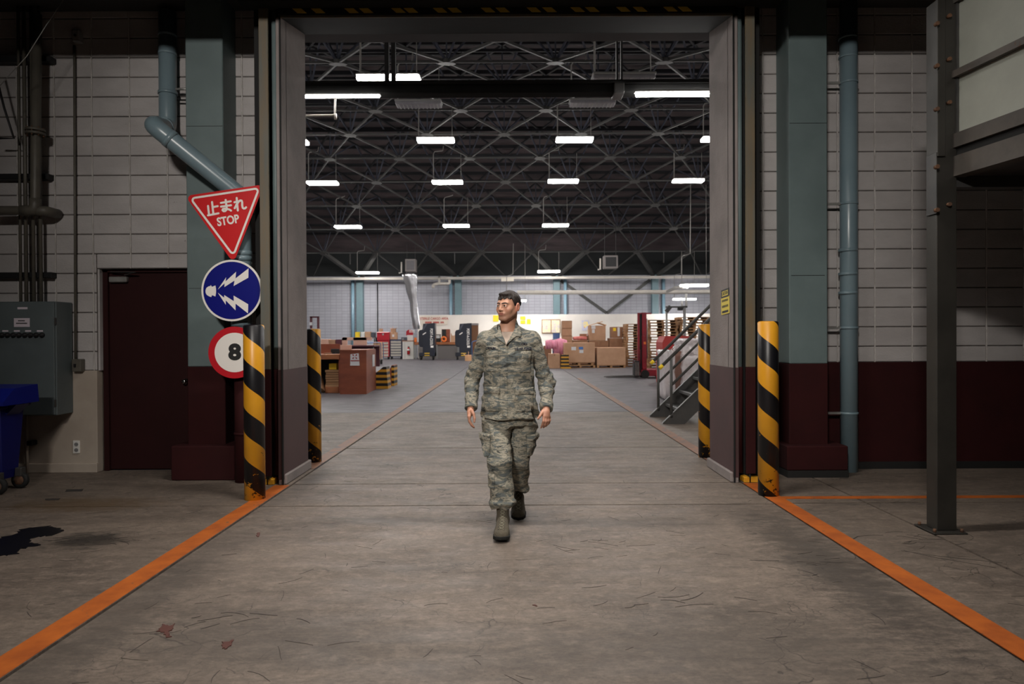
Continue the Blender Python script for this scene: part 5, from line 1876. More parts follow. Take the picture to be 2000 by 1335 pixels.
box('chest_body', 'tool_red', p.x, q.x, 44.95, 45.5, zr, p.z - .12, t, .015)
box('chest_lid', 'tool_red', p.x - .01, q.x + .01, 44.93, 45.5, p.z - .12, p.z, t, .02)
box('latch', 'galvanised', (p.x + q.x) / 2 - .05, (p.x + q.x) / 2 + .05, 44.92, 44.95, p.z - .22, p.z - .08, t)
t, zn = tool_cabinet('navy roll cabinet with six pale drawers and a carton on top', 761.5, 662.5, 785, 45.2, 6, 'tool_navy', 697)
carton('carton with a white label on the navy roll cabinet', 761.5, 648.5, 775, 662, 45.3, .4, z0=zn, labels=(('paper_label', 766, 653, 770, 657.5),), group='cartons along the far wall')
z2 = at(768, 648.5, 45.3).z
carton('open carton with spread flaps on top of another carton', 763, 641, 772, 648.5, 45.32, .35, z0=z2, open_=True, group='cartons along the far wall', tape=False)
carton('narrow carton standing on the red tool chest', 740, 641.5, 747, 648, 45.05, .22, z0=at(736.5, 648, 45).z + .004, group='cartons along the far wall')
t = thing('tool_bench', 'low bench behind the foam panel with small boxes', 'bench', at(715, 700, 45))
p, q = at(690, 659, 45), at(733, 659, 45)
box('bench_top', 'bench_panel', p.x, q.x, 45, 45.7, p.z - .06, p.z, t)
for x in (p.x + .06, q.x - .06):
    for y in (45.05, 45.65):
        box('leg', 'dark_steel', x - .04, x + .04, y - .04, y + .04, 0, p.z - .06, t)
for (x0, y0, x1, m, lab) in ((693.5, 648, 701, 'yellow_poster', 'small yellow packet on the low bench'), (705, 648, 712, 'white_plain', 'white box on the low bench'),
                             (712.5, 647.5, 724, 'cardboard', 'brown carton on the low bench beside the white box'), (724.5, 648.5, 732, 'cooler_grey', 'dark box on the low bench next to the red tool chest')):
    tag(solid('bench_box', m, x0, y0, x1, 659, 45.1, .4, None, .01, z0=p.z), lab, 'box', 'boxes on the low bench')

# trolley
d = 36
t = thing('trolley', 'blue-railed trolley before the red tool chest', 'trolley', at(727, 712, d))
p, q = at(709, 700, d), at(744, 700, d)
box('deck', 'grey_plain', p.x, q.x, d, d + .7, .26, .31, t, .01)
for y in (d + .02, d + .68):
    za = at(720, 669, d).z
    MB().tube(fillet([(p.x, y, .3), (p.x, y, za), (q.x, y, za), (q.x, y, .3)], .12), .022, 8).build('side_rail', 'rail_blue', t)
    MB().cyl((p.x, y, za - .28), (q.x, y, za - .28), .015, 8).build('side_rail', 'rail_blue', t)
for x in (p.x + .08, q.x - .08):
    for y in (d + .08, d + .6):
        MB().cyl((x - .03, y, .1), (x + .03, y, .1), .1, 14).build('wheel', 'rubber', t)
        box('wheel_fork', 'dark_steel', x - .04, x + .04, y - .03, y + .03, .16, .26, t)
carton('tall pale carton standing on the trolley', 729, 667.5, 743.5, 705, d + .1, .5, m='cardboard_pale', z0=.31, group='cartons along the far wall')

# white cabinet, extinguisher and things on it
t = thing('white_cupboard', 'white cupboard with an extinguisher hung on its front', 'cupboard', at(795, 700, 45))
p, q = at(786, 666, 45), at(807, 700, 45)
box('cupboard_body', 'white_cabinet', p.x, q.x, 45, 45.6, 0, p.z, t, .01)
box('cupboard_top', 'desk_wood', p.x - .03, q.x + .03, 44.97, 45.62, p.z, p.z + .04, t)
box('door_gap', 'bench_panel', p.x + .15, p.x + .165, 44.995, 45, .05, p.z - .05, t)
zw = p.z + .04
c = at(798, 700, 44.9)
t = thing('fire_extinguisher', 'red fire extinguisher on the white cupboard', 'fire extinguisher', (c.x, 44.88, .3))
box('wall_hook', 'dark_steel', c.x - .03, c.x + .03, 44.9, 44.999, at(798, 681, 44.88).z, at(798, 680, 44.88).z, t)
e0, e1 = at(798, 692, 44.88).z, at(798, 679, 44.88).z
MB().lathe(c.x, 44.88, [(.06, e0), (.085, e0 + .02), (.085, e1 - .06), (.05, e1), (.03, e1 + .04)], 16).build('cylinder', 'extinguisher_red', t)
MB().lathe(c.x, 44.88, [(.087, e0 + .25), (.087, e0 + .36)], 16).build('label_band', 'white_plain', t)
MB().box(c.x - .04, c.x + .06, 44.85, 44.91, e1 + .04, e1 + .1).build('valve', 'black_plain', t)
MB().tube([(c.x + .05, 44.85, e1 + .06), (c.x + .11, 44.83, e1 - .05), (c.x + .1, 44.83, e0 + .1)], .014, 6).build('hose', 'black_plain', t)
t = thing('small_radio', 'small grey radio on the white cupboard', 'radio', (at(788, 660, 45.1).x, 45.1, zw))
solid('case', 'cooler_grey', 783.5, 658.5, 794.5, 665, 45.05, .2, t, .01, z0=zw)
solid('speaker', 'grey_plain', 785, 660, 788.5, 663.5, 45.03, .02, t, 0)
tag(solid('notice_card', 'white_plain', 795, 654, 806.5, 666, 45.25, .03, None, .004, z0=zw), 'white card standing on the white cupboard', 'card')
b = MB()
b.prism([(793.5, 655), (793.5, 647), (797.5, 643.5), (803.5, 643.5), (807, 647), (807, 655)], px_fn(45.33), 0, .05)
o = b.build('shaped_board', 'tool_red', origin=at(800, 650, 45.3))
tag(o, 'dark red house-shaped board above the white card', 'board')
b = MB()
for k in range(4):
    for j in range(2):
        b.box(at(795.5 + k * 2.8, 0, 45.27).x, at(797.4 + k * 2.8, 0, 45.27).x, 45.27, 45.285, at(0, 652.6 - j * 3, 45.27).z, at(0, 650.9 - j * 3, 45.27).z)
tag(b.build('small_print', 'sign_white', o), kind='stuff')
tag(solid('board_stand', 'cardboard_dark', 796, 655, 805, 666, 45.4, .15, None, .004, z0=zw), 'brown carton behind the white card', 'box')

# workbench behind the coolers
t = thing('workbench', 'long workbench with brown top behind the black coolers', 'workbench', at(855, 700, 45.4))
p, q = at(809, 668, 45.2), at(935, 672.5, 45.2)
box('bench_top', 'desk_wood', p.x, q.x, 45.2, 46.3, q.z, p.z, t, .01)
box('front_panel', 'bench_panel', p.x + .3, q.x, 45.3, 45.4, 0, q.z, t)
for k in range(4):
    x = p.x + .05 + k * 1.4
    box('leg', 'grey_plain', x, x + .09, 45.22, 45.32, 0, q.z, t)
zb = p.z
t = thing('dark_crate', 'open dark wooden crate on the workbench between the coolers', 'crate', (at(870, 667, 45.5).x, 45.5, zb))
solid('crate_side', 'pad_brown', 862.5, 642.5, 872, 668, 45.6, .06, t, .004, z0=zb)
solid('hollow_shade', 'black_plain', 863.5, 643.5, 871, 667, 45.59, .02, t, 0, z0=zb + .03)  # black sheet stands in for the shade inside the crate
solid('crate_end', 'crate_ply', 872, 642.5, 878.5, 668, 45.6, .4, t, .004, z0=zb)
t = thing('frame_box', 'black framed box with white label beside the first cooler', 'box', (at(855, 667, 45.5).x, 45.5, zb))
solid('lower_case', 'black_plain', 849, 660, 860.5, 668, 45.5, .35, t, .01, z0=zb)
solid('upper_frame', 'black_plain', 849, 652.5, 860.5, 654, 45.5, .3, t, .004)
solid('frame_post', 'black_plain', 859, 652.5, 860.5, 660, 45.5, .05, t, 0)
solid('frame_post', 'black_plain', 849, 652.5, 850.5, 660, 45.5, .05, t, 0)
solid('label_sheet', 'paper_label', 851, 655, 858.5, 659.5, 45.6, .02, t, 0)
c = at(867, 664, 45.35)
zb += .006
t = thing('hose_reel', 'orange reel of hose on the workbench', 'reel', (c.x, 45.35, zb))
MB().tube([(c.x + .14 * math.cos(a), 45.35, zb + .19 + .14 * math.sin(a)) for a in np.linspace(0, 2 * math.pi, 20, endpoint=False)], .06, 10, closed=True).build('hose_coil', 'orange_plain', t)
MB().disc((c.x, 0, zb + .19), .05, 45.32, 45.4, 14).build('hub', 'pad_brown', t)
b = MB()
b.prism([(881, 668), (881, 650), (883.5, 655), (888, 655), (890.5, 650), (890.5, 668)], px_fn(45.6), 0, .25)
b.v = [(x, y, max(z, zb)) for (x, y, z) in b.v]
tag(b.build('notched_box', 'cardboard', origin=at(886, 668, 45.6)), 'notched brown box on the workbench next to the farther cooler', 'box')
tag(solid('orange_bag', 'orange_plain', 808.5, 659, 813.5, 668, 45.3, .2, None, .03, z0=zb), 'small orange bag on the workbench end by the foil duct', 'bag')

# evaporative coolers
def cooler(x0, label, pad):
    d = 43.0
    t = thing('air_cooler', label, 'cooler', at(x0 + 16, 702, d + .5), 'black coolers before the workbench')
    X = lambda px_: at(px_, 660, d).x
    Z = lambda py_: at(x0 + 16, py_, d).z
    w0, w1 = x0 + 8, x0 + 32.5
    b = MB()
    b.prism([(X(x0 + 9.5), Z(632)), (X(w1), Z(630.5)), (X(w1), Z(695)), (X(x0 + 8.5), Z(695)), (X(x0 + 8.5), Z(668)), (X(x0 + 8), Z(645))], lambda u, v, q: (u, q, v), d, d + .75)
    b.build('shell', 'cooler_black', t)
    b = MB()
    b.prism([(X(x0), Z(648)), (X(x0 + 2), Z(644.5)), (X(x0 + 9), Z(643)), (X(x0 + 9), Z(678)), (X(x0 + 3), Z(677)), (X(x0), Z(672))], lambda u, v, q: (u, q, v), d + .1, d + .7)
    b.build('fan_shroud', 'cooler_black', t)
    MB().bar((X(x0 + 9), d - .01, Z(644)), (X(x0 + 16), d - .01, Z(632)), .1, .02, up=(0, 1, 0)).build('corner_flare', 'cooler_grey', t)
    MB().box(X(x0 + 1), X(w1), d - .05, d + .8, Z(695.5), Z(688), .03).build('water_tank', 'cooler_black', t)
    for k in range(2):
        MB().box(X(x0 + 12), X(x0 + 22), d - .06, d - .05, Z(690.5 + 4 * k), Z(688.7 + 4 * k)).build('warning_label', 'hazard_yellow', t)
    for px_ in (x0 + 4, x0 + 28):
        for y in (d + .1, d + .65):
            MB().cyl((X(px_) - .03, y, .09), (X(px_) + .03, y, .09), .09, 12).build('caster', 'rubber', t)
            MB().box(X(px_) - .05, X(px_) + .05, y - .05, y + .05, .14, Z(695)).build('caster_fork', 'dark_steel', t)
    c = Vector((X(x0 + 25.5), d, Z(657.5)))
    lettering('lettering', 'sign_white', 'PORT-A-COOL', 0.235, lambda u, v, w: (c.x + v, d - .004 - w, c.z - u * 0.70), t, 0.004, 0.95)
    MB().box(X(x0 + 24), X(x0 + 29.5), d - .008, d, Z(678.5), Z(674.5)).build('rating_label', 'sign_white', t)
    b = MB()
    b.prism([(X(x0 + 8.7), Z(652)), (X(x0 + 15), Z(648)), (X(x0 + 15), Z(650)), (X(x0 + 8.7), Z(654))], lambda u, v, q: (u, q, v), d - .012, d)
    b.build('badge', 'sign_white', t)
    if pad:
        MB().box(X(w1), X(w1 + 12.5), d + .05, d + .7, Z(692), Z(635), .01).build('cooling_pad', 'pad_brown', t)
        MB().box(X(w1), X(w1 + 13), d + .02, d + .72, Z(635), Z(631), .01).build('pad_frame', 'bench_panel', t)
    return t
cooler(817, 'black portable air cooler under the red lettered sign', False)
cooler(888.5, 'black portable air cooler with brown pad, beside the walking man', True)

# hand cart by the man's arm, flattened carton
d = 33
t = thing('hand_cart', 'blue-handled hand cart beside the walking man', 'cart', at(926, 718, d))
p = at(922, 700, d)
MB().tube(fillet([(p.x, d, .15), (p.x, d, at(922, 667, d).z), (p.x + .25, d, at(922, 667, d).z + .06), (p.x + .7, d, at(922, 667, d).z + .06), (p.x + .9, d, .15)], .1), .022, 8).build('handle', 'rail_blue', t)
box('deck', 'grey_plain', p.x - .03, p.x + .9, d - .1, d + .6, .18, .23, t)
for x in (p.x + .02, p.x + .8):
    MB().cyl((x - .02, d, .09), (x + .02, d, .09), .09, 12).build('wheel', 'rubber', t)
    MB().cyl((x - .02, d + .5, .09), (x + .02, d + .5, .09), .09, 12).build('wheel', 'rubber', t)
carton('small opened carton on the floor by the hand cart', 908, 693, 922, 704, 41, .4, m='cardboard_pale', ground_=True, open_=True, group='cartons along the far wall', tape=False)

# foil duct and unit heaters
def foil_duct():
    rnd = np.random.RandomState(3)
    d = 44.3
    pts = [(801, 529, 9), (801, 536, 14.5), (801.5, 545, 13.5), (803, 556, 12), (805, 570, 10.2), (807, 582, 8.6), (808.5, 592, 7.6), (809, 603, 7.6), (810, 615, 7.2), (812, 628, 7), (814, 642, 6.2)]
    n = 22
    vs, fs = [], []
    rows = []
    for (a, b_) in zip(pts[:-1], pts[1:]):
        for k in range(3):
            f = k / 3
            rows.append(tuple(a[i] * (1 - f) + b_[i] * f for i in range(3)))
    rows.append(pts[-1])
    for (x, y, r) in rows:
        c = at(x, y, d)
        rr = r * d / F_PX
        for j in range(n):
            a = 2 * math.pi * j / n
            q = rr * (1 + rnd.uniform(-.05, .05) + .05 * math.sin(j * 2.1 + len(vs) * .013))
            vs.append((c.x + q * math.cos(a), d + q * .45 * math.sin(a), c.z + rnd.uniform(-.03, .03)))
    for i in range(len(rows) - 1):
        for j in range(n):
            fs.append((i * n + j, i * n + (j + 1) % n, (i + 1) * n + (j + 1) % n, (i + 1) * n + j))
    b = MB()
    b.smooth = True
    b.add(vs, fs)
    return tag(b.build('foil_duct', 'foil', origin=at(808, 590, d)), 'crumpled silver foil duct hanging from the small unit heater', 'duct')


foil_duct()


def unit_heater(label, x0, y0, x1, y1, d, face, slats):
    t = thing('unit_heater', label, 'heater', at((x0 + x1) / 2, y0, d), 'unit heaters under the roof')
    p, q = at(x0, y0, d), at(x1, y1, d)
    box('case', 'bench_panel', p.x, q.x, d, d + .6, q.z, p.z, t, .02)
    box('face_panel', face, p.x + .1, q.x - .1, d - .02, d, q.z + .1, p.z - .1, t)
    for k in range(slats):
        z = q.z + .14 + k * (p.z - q.z - .28) / max(1, slats - 1)
        box('slat', 'bench_panel', p.x + .1, q.x - .1, d - .035, d - .02, z - .018, z + .018, t)
    for x in (p.x + .08, q.x - .08):
        MB().cyl((x, d + .3, p.z), (x, d + .3, roof_z(d + .3) + .1), .015, 6).build('hanger_rod', 'dark_steel', t)
    MB().tube([at(x0 - 7, y0 + 6, d), at(x0 - 7, y1 + 2, d), at(x0 - 12, y1 + 3, d)], .05, 8).build('supply_pipe', 'beam_white', t)
    return t


unit_heater('unit heater with a pale grille above the foil duct', 791, 505.5, 812, 530, 44, 'cooler_grey', 7)
unit_heater('unit heater with a dark face above the cartons', 1179.5, 498.5, 1207, 523.5, 41, 'black_plain', 0)
p = at(737, 560, 48.1)
tag(MB().cyl((p.x, 48.12, .8), (p.x, 48.12, 5.3), .035, 8).build('wall_conduit', 'black_plain', origin=p), 'black conduit down the far wall above the red tool chest', 'conduit')
b = MB()
b.tube(fillet([at(846, 562, 46.4), at(846, 556, 46.4), at(856, 553.5, 46.4), at(878, 553.5, 46.4), at(878, 546, 46.4)], .15), .1, 10)
b.tube([at(858, 553, 46.4), at(858, 545, 46.4), at(858, 541, 46.9)], .08, 8)
tag(b.build('bent_pipe', 'beam_white', origin=at(860, 553, 46.4)), 'bent white pipe below the head beam of the far wall', 'pipe')

# ---- red stacker
d = 23.2
t = thing('pallet_stacker', 'dark red pallet stacker with a tall mast and lowered forks', 'forklift', at(1262, 735, d + .4))
X = lambda px_, dd=d: at(px_, 700, dd).x
Z = lambda py_, dd=d: at(1260, py_, dd).z
box('mast', 'stacker_red', X(1246), X(1249.5), d, d + .12, .1, Z(611.5), t, .005)
box('mast', 'stacker_red', X(1254.5), X(1263), d, d + .14, .1, Z(610), t, .005)
box('mast_head', 'stacker_red', X(1246), X(1273), d + .02, d + .1, Z(613), Z(610.5), t, .004)
box('mast_channel', 'black_plain', X(1249.5), X(1254.5), d + .06, d + .1, .2, Z(613), t)
MB().cyl((X(1264.5), d + .05, Z(700)), (X(1264.5), d + .05, Z(622)), .018, 10).build('lift_rod', 'galvanised', t)
box('base_frame', 'stacker_red', X(1252), X(1297), d, d + .75, .07, .30, t, .02)
box('power_unit', 'stacker_red', X(1254), X(1263), d - .02, d + .5, .3, Z(655), t, .02)
box('control_case', 'black_plain', X(1238.5), X(1248), d - .1, d + .3, .06, Z(704), t, .01)
for k in range(3):
    x = X(1240 + k * 2.8)
    box('vent_slat', 'galvanised', x, x + .015, d - .11, d - .1, .1, Z(706), t)
for k in range(5):
    z = .55 + k * .1
    MB().cyl((X(1236.5), d - .05, z), (X(1250), d - .05, z), .007, 5).build('guard_bar', 'stacker_red', t)
for k in range(5):
    x = X(1236.5 + k * 3.3)
    MB().cyl((x, d - .05, .5), (x, d - .05, .98), .007, 5).build('guard_bar', 'stacker_red', t)
for y in (d - .03, d + .65):
    MB().cyl((X(1260), y, .14), (X(1260), y + .1, .14), .14, 20).build('wheel', 'rubber', t)
    MB().cyl((X(1291), y, .09), (X(1291), y + .08, .09), .09, 16).build('wheel', 'rubber', t)
for y in (d + .02, d + .5):
    b = MB()
    b.prism([(X(1248), .03), (X(1248), .085), (X(1200), .06), (X(1183.5), .035), (X(1183.5), .02), (X(1240), .02)], lambda u, v, q: (u, q, v), y, y + .12)
    b.build('fork', 'dark_steel', t)
box('hazard_label', 'orange_plain', X(1257), X(1261.5), d - .022, d - .02, Z(672), Z(667), t)

# ---- red machine with two uprights
d = 20.5
t = thing('red_machine', 'orange-red machine with two grey uprights behind the stair', 'machine', at(1322, 720, d + .4))
b = MB()
b.prism([(X(1294, d), 0), (X(1372, d), 0), (X(1372, d), Z(668, d)), (X(1345, d), Z(656, d)), (X(1300, d), Z(656, d)), (X(1294, d), Z(668, d))], lambda u, v, q: (u, q, v), d, d + .9)
b.build('body', 'machine_red', t)
for (x0, x1, yt) in ((1302.5, 1306, 607), (1337, 1342, 597)):
    box('upright', 'galvanised' if x0 < 1310 else 'grey_plain', X(x0, d), X(x1, d), d + .1, d + .18, Z(657, d), Z(yt, d), t, .005)
box('crossbar', 'dark_steel', X(1303, d), X(1345, d), d + .1, d + .2, Z(600.5, d), Z(597.5, d), t, .005)
MB().bar((X(1303, d), d + .1, Z(608, d)), (X(1311, d), d + .1, Z(598, d)), .12).build('roller_head', 'dark_steel', t)
box('carriage', 'black_plain', X(1326, d), X(1335, d), d + .05, d + .2, Z(606, d), Z(600, d), t, .01)
MB().cyl((X(1343, d), d + .15, Z(597, d)), (X(1343, d), d + .15, Z(573, d)), .035, 12).build('white_column', 'white_plain', t)
MB().cyl((X(1335, d), d + .15, Z(597, d)), (X(1335, d), d + .15, Z(588, d)), .03, 12).build('white_column', 'white_plain', t)
box('dark_panel', 'black_plain', X(1296, d), X(1299, d), d - .01, d, .25, Z(690, d), t)

# ---- wrapped load
d = 15.2
mat('wrap_brown', srgb(134, 100, 88), 0.3, coat=.4)
X1 = lambda px_: at(px_, 700, d).x
Z1 = lambda py_: at(1320, py_, d).z
def crumpled(name, m, x0, x1, y0, y1, z0, z1, parent, seed, n=8, amp=.02):
    """box with a crinkled skin"""
    bm = bmesh.new()
    bmesh.ops.create_cube(bm, size=1)
    bmesh.ops.subdivide_edges(bm, edges=bm.edges[:], cuts=n, use_grid_fill=True)
    rnd = random.Random(seed)
    for v in bm.verts:
        v.co.x = x0 + (v.co.x + .5) * (x1 - x0) + rnd.uniform(-amp, amp)
        v.co.y = y0 + (v.co.y + .5) * (y1 - y0) + rnd.uniform(-amp, amp)
        v.co.z = max(z0, z0 + (v.co.z + .5) * (z1 - z0) + rnd.uniform(-amp, amp) * (0 if v.co.z < -.49 else 1))
    o = world_of(parent)
    for v in bm.verts:
        v.co -= o
    me = bpy.data.meshes.new(name)
    bm.to_mesh(me); bm.free()
    me.polygons.foreach_set('use_smooth', [True] * len(me.polygons))
    me.materials.append(MATS[m])
    ob = bpy.data.objects.new(name, me)
    COL.objects.link(ob); ob.parent = parent
    return ob
t = thing('wrapped_load', 'cartons bundled in crinkled clear film behind the stair', 'load', at(1330, 770, d + .5))
z0 = 0.02
crumpled('wrapped_stack', 'wrap_film', X1(1298.5), X1(1318), d, d + .8, z0, Z1(684), t, 1)
crumpled('bare_side', 'wrap_brown', X1(1318), X1(1332), d + .05, d + .8, z0, Z1(686), t, 2, amp=.006)
crumpled('wrapped_stack', 'wrap_film', X1(1331), X1(1380), d - .15, d + .9, z0, Z1(694), t, 3, 10)
crumpled('wrapped_top', 'wrap_film', X1(1332), X1(1375), d + .05, d + .8, Z1(694), Z1(663), t, 4, 8, .03)
MB().tube([(X1(1308), d, Z1(684)), (X1(1332), d, Z1(668))], .008, 6).build('film_strand', 'wrap_film', t)

# ---- steel stair
YN_, YK_ = 11.05, 12.08
x_s = at(1296, 827, YN_).x
t = thing('steel_stair', 'grey steel stair with twin handrails inside the doorway', 'stair', (x_s + .5, 11.5, 0))
sl = 0.97
XE = 5.6
for y in (YN_, YK_):
    b = MB()
    b.prism([(x_s - .02, 0), (x_s + .34, 0), (XE, (XE - x_s - .34) * sl), (XE, (XE - x_s - .34) * sl + .36 * sl)], lambda u, v, q: (u, q, v), y - .012, y + .012)
    b.build('stringer', 'dark_steel', t)
    b = MB()
    b.bar((x_s - .02, y, .012), (XE, y, (XE - x_s) * sl + .01), .07, .012, up=(0, 1, 0) if False else (0, 0, 1))
    b.build('stringer_lip', 'rail_steel', t)
n_steps = 13
for k in range(n_steps):
    zz_ = .235 * (k + 1)
    xx = x_s + .02 + zz_ / sl
    if xx + .2 > XE: break
    tr = box('tread', 'dark_steel', xx, xx + .26, YN_ + .015, YK_ - .015, zz_ - .03, zz_, t, .004)
    box('nosing', 'rail_steel', xx - .012, xx + .03, YN_ + .015, YK_ - .015, zz_ - .045, zz_ + .004, tr, .003)
for y, xa, za, xp in ((YN_, at(1289, 718, YN_).x, at(1289, 718, YN_).z, at(1311, 700, YN_).x), (YK_, at(1272, 709, YK_).x, at(1272, 709, YK_).z, at(1285.5, 700, YK_).x)):
    ze = za + (XE - xa) * sl
    MB().cyl((xa, y, za), (XE, y, ze), .027, 12).build('handrail', 'rail_steel', t)
    MB().cyl((xp, y, za + (xp - xa) * sl - .46), (XE, y, ze - .46), .022, 12).build('mid_rail', 'rail_steel', t)
    dv = Vector((1, 0, sl)).normalized()
    q = Vector((xa, y, za))
    MB().cyl(q - dv * .012, q + dv * .06, .031, 12).build('rail_tip', 'yellow_poster', t)
    for j, xx in enumerate((xp, xp + 1.35, xp + 2.5)):
        MB().cyl((xx, y, (xx - x_s - .2) * sl * .96 if j else max(.1, (xx - x_s) * sl - .1)), (xx, y, za + (xx - xa) * sl), .024, 12).build('rail_post', 'rail_steel', t)
zl_ = (XE - x_s) * sl
box('landing', 'dark_steel', XE - .05, XE + 1.6, YN_ - .05, YK_ + .05, zl_ - .08, zl_, t)
for x in (XE + .1, XE + 1.5):
    for y in (YN_, YK_):
        box('landing_leg', 'dark_steel', x - .04, x + .04, y - .04, y + .04, 0, zl_ - .08, t)

# ------------------------------------------------------------------ the walking man
def sd_ell(P, c, r):
    q = P - np.asarray(c)
    r = np.asarray(r)
    k0 = np.linalg.norm(q / r, axis=1)
    k1 = np.linalg.norm(q / (r * r), axis=1) + 1e-9
    return k0 * (k0 - 1.0) / k1


def sd_cone(P, a, b, r0, r1):
    a, b = np.asarray(a, float), np.asarray(b, float)
    ab = b - a
    t = np.clip(((P - a) @ ab) / (ab @ ab), 0, 1)
    return np.linalg.norm(P - (a + t[:, None] * ab), axis=1) - (r0 + (r1 - r0) * t)


def sd_box(P, c, hs, r=0.0):
    q = np.abs(P - np.asarray(c)) - (np.asarray(hs) - r)
    return np.linalg.norm(np.maximum(q, 0), axis=1) + np.minimum(q.max(axis=1), 0) - r


def smin(a, b, k):
    h = np.clip(0.5 + 0.5 * (b - a) / k, 0, 1)
    return b * (1 - h) + a * h - k * h * (1 - h)


def smax(a, b, k):
    return -smin(-a, -b, k)


def sm_union(ds, k):
    d = ds[0]
    for e in ds[1:]:
        d = smin(d, e, k)
    return d


def surface(f, lo, hi, h, block=8):
    """surface of f < 0 (naive surface nets); f is only evaluated near its surface"""
    lo = np.asarray(lo, float)
    n = (np.ceil((np.asarray(hi, float) - lo) / (h * block)).astype(int)) * block + 1
    nb = (n - 1) // block
    bc = np.stack(np.meshgrid(*[np.arange(m) for m in nb], indexing='ij'), -1).reshape(-1, 3)
    cen = lo + (bc + 0.5) * block * h
    d = f(cen)
    near = np.abs(d) < block * h * 1.15
    V = np.empty(tuple(n))
    Vb = np.repeat(np.repeat(np.repeat(d.reshape(tuple(nb)), block, 0), block, 1), block, 2)
    V[:-1, :-1, :-1] = Vb
    V[-1] = V[-2]; V[:, -1] = V[:, -2]; V[:, :, -1] = V[:, :, -2]
    mask = np.zeros(tuple(n), bool)
    for b in bc[near]:
        i, j, k = b * block
        mask[i:i + block + 1, j:j + block + 1, k:k + block + 1] = True
    idx = np.argwhere(mask)
    out = np.empty(len(idx))
    for s in range(0, len(idx), 400000):
        out[s:s + 400000] = f(lo + idx[s:s + 400000] * h)
    V[mask] = out
    S = V < 0
    corner = [(i, j, k) for i in (0, 1) for j in (0, 1) for k in (0, 1)]
    cnt = sum(S[i:n[0] - 1 + i, j:n[1] - 1 + j, k:n[2] - 1 + k].astype(np.int8) for i, j, k in corner)
    cells = np.argwhere((cnt > 0) & (cnt < 8))
    cv = np.stack([V[cells[:, 0] + i, cells[:, 1] + j, cells[:, 2] + k] for i, j, k in corner], 1)
    acc = np.zeros((len(cells), 3)); num = np.zeros(len(cells))
    for a in range(8):
        for b in range(a + 1, 8):
            ca, cb = np.array(corner[a]), np.array(corner[b])
            if np.abs(ca - cb).sum() != 1:
                continue
            x = (cv[:, a] < 0) != (cv[:, b] < 0)
            t = cv[x, a] / (cv[x, a] - cv[x, b])
            acc[x] += ca + t[:, None] * (cb - ca)
            num[x] += 1
    verts = lo + (cells + acc / num[:, None]) * h
    ids = -np.ones(tuple(n - 1), int)
    ids[cells[:, 0], cells[:, 1], cells[:, 2]] = np.arange(len(cells))
    faces = []
    for ax in range(3):
        sl0 = [slice(None)] * 3; sl1 = [slice(None)] * 3
        sl0[ax] = slice(0, -1); sl1[ax] = slice(1, None)
        A, B = S[tuple(sl0)], S[tuple(sl1)]
        e = np.argwhere(A != B)
        u, v = (ax + 1) % 3, (ax + 2) % 3
        ok = (e[:, u] > 0) & (e[:, v] > 0) & (e[:, u] < n[u] - 1) & (e[:, v] < n[v] - 1)
        e = e[ok]
        q = []
        for du, dv in ((-1, -1), (0, -1), (0, 0), (-1, 0)):
            c = e.copy(); c[:, u] += du; c[:, v] += dv
            q.append(ids[c[:, 0], c[:, 1], c[:, 2]])
        q = np.stack(q, 1)
        inside = A[e[:, 0], e[:, 1], e[:, 2]]
        q[~inside] = q[~inside][:, ::-1]
        faces.append(q[(q >= 0).all(1)])
    return verts, np.concatenate(faces)


def skin_mesh(name, verts, faces, m, parent, smooth_it=1, colours=None):
    o = np.array(world_of(parent))
    V = verts.copy()
    for _ in range(smooth_it):      # one relaxing pass over the quads
        acc = np.zeros_like(V); cnt = np.zeros(len(V))
        for a, b in ((0, 1), (1, 2), (2, 3), (3, 0)):
            np.add.at(acc, faces[:, a], V[faces[:, b]]); np.add.at(cnt, faces[:, a], 1)
            np.add.at(acc, faces[:, b], V[faces[:, a]]); np.add.at(cnt, faces[:, b], 1)
        V = V * 0.5 + 0.5 * acc / np.maximum(cnt, 1)[:, None]
    me = bpy.data.meshes.new(name)
    me.vertices.add(len(V))
    me.vertices.foreach_set('co', (V - o).ravel())
    me.loops.add(len(faces) * 4)
    me.loops.foreach_set('vertex_index', faces.ravel().astype(np.int32))
    me.polygons.add(len(faces))
    me.polygons.foreach_set('loop_start', np.arange(0, len(faces) * 4, 4, dtype=np.int32))
    me.polygons.foreach_set('use_smooth', np.ones(len(faces), bool))
    me.update(calc_edges=True)
    me.validate()
    me.materials.append(MATS[m])
    if colours is not None:
        at_ = me.color_attributes.new('tone', 'FLOAT_COLOR', 'POINT')
        at_.data.foreach_set('color', colours(V).ravel())
    ob = bpy.data.objects.new(name, me)
    COL.objects.link(ob)
    ob.parent = parent
    return ob


def waves(P, seed, freq, n=6, stretch=(1, 1, 1)):
    """smooth wandering noise in -1..1"""
    rnd = np.random.RandomState(seed)
    Q = P * np.asarray(stretch)
    out = np.zeros(len(P))
    warp = np.stack([np.sin(Q @ rnd.normal(size=3) * freq * .6 + rnd.uniform(0, 6)) for _ in range(3)], 1) * .5 / freq
    Q = Q + warp
    for _ in range(n):
        k = rnd.normal(size=3); k /= np.linalg.norm(k)
        out += np.sin(Q @ k * freq * rnd.uniform(.7, 1.5) + rnd.uniform(0, 6.3))
    return out / n * 1.6


def creases(P, seed, freq, stretch=(1, 1, 1)):
    """soft rounded folds parted by sharper valleys, 0..1"""
    return 1 - np.abs(waves(P, seed, freq, 5, stretch)) ** .7


def J(x, y, d):
    return np.array(at(x, y, d))


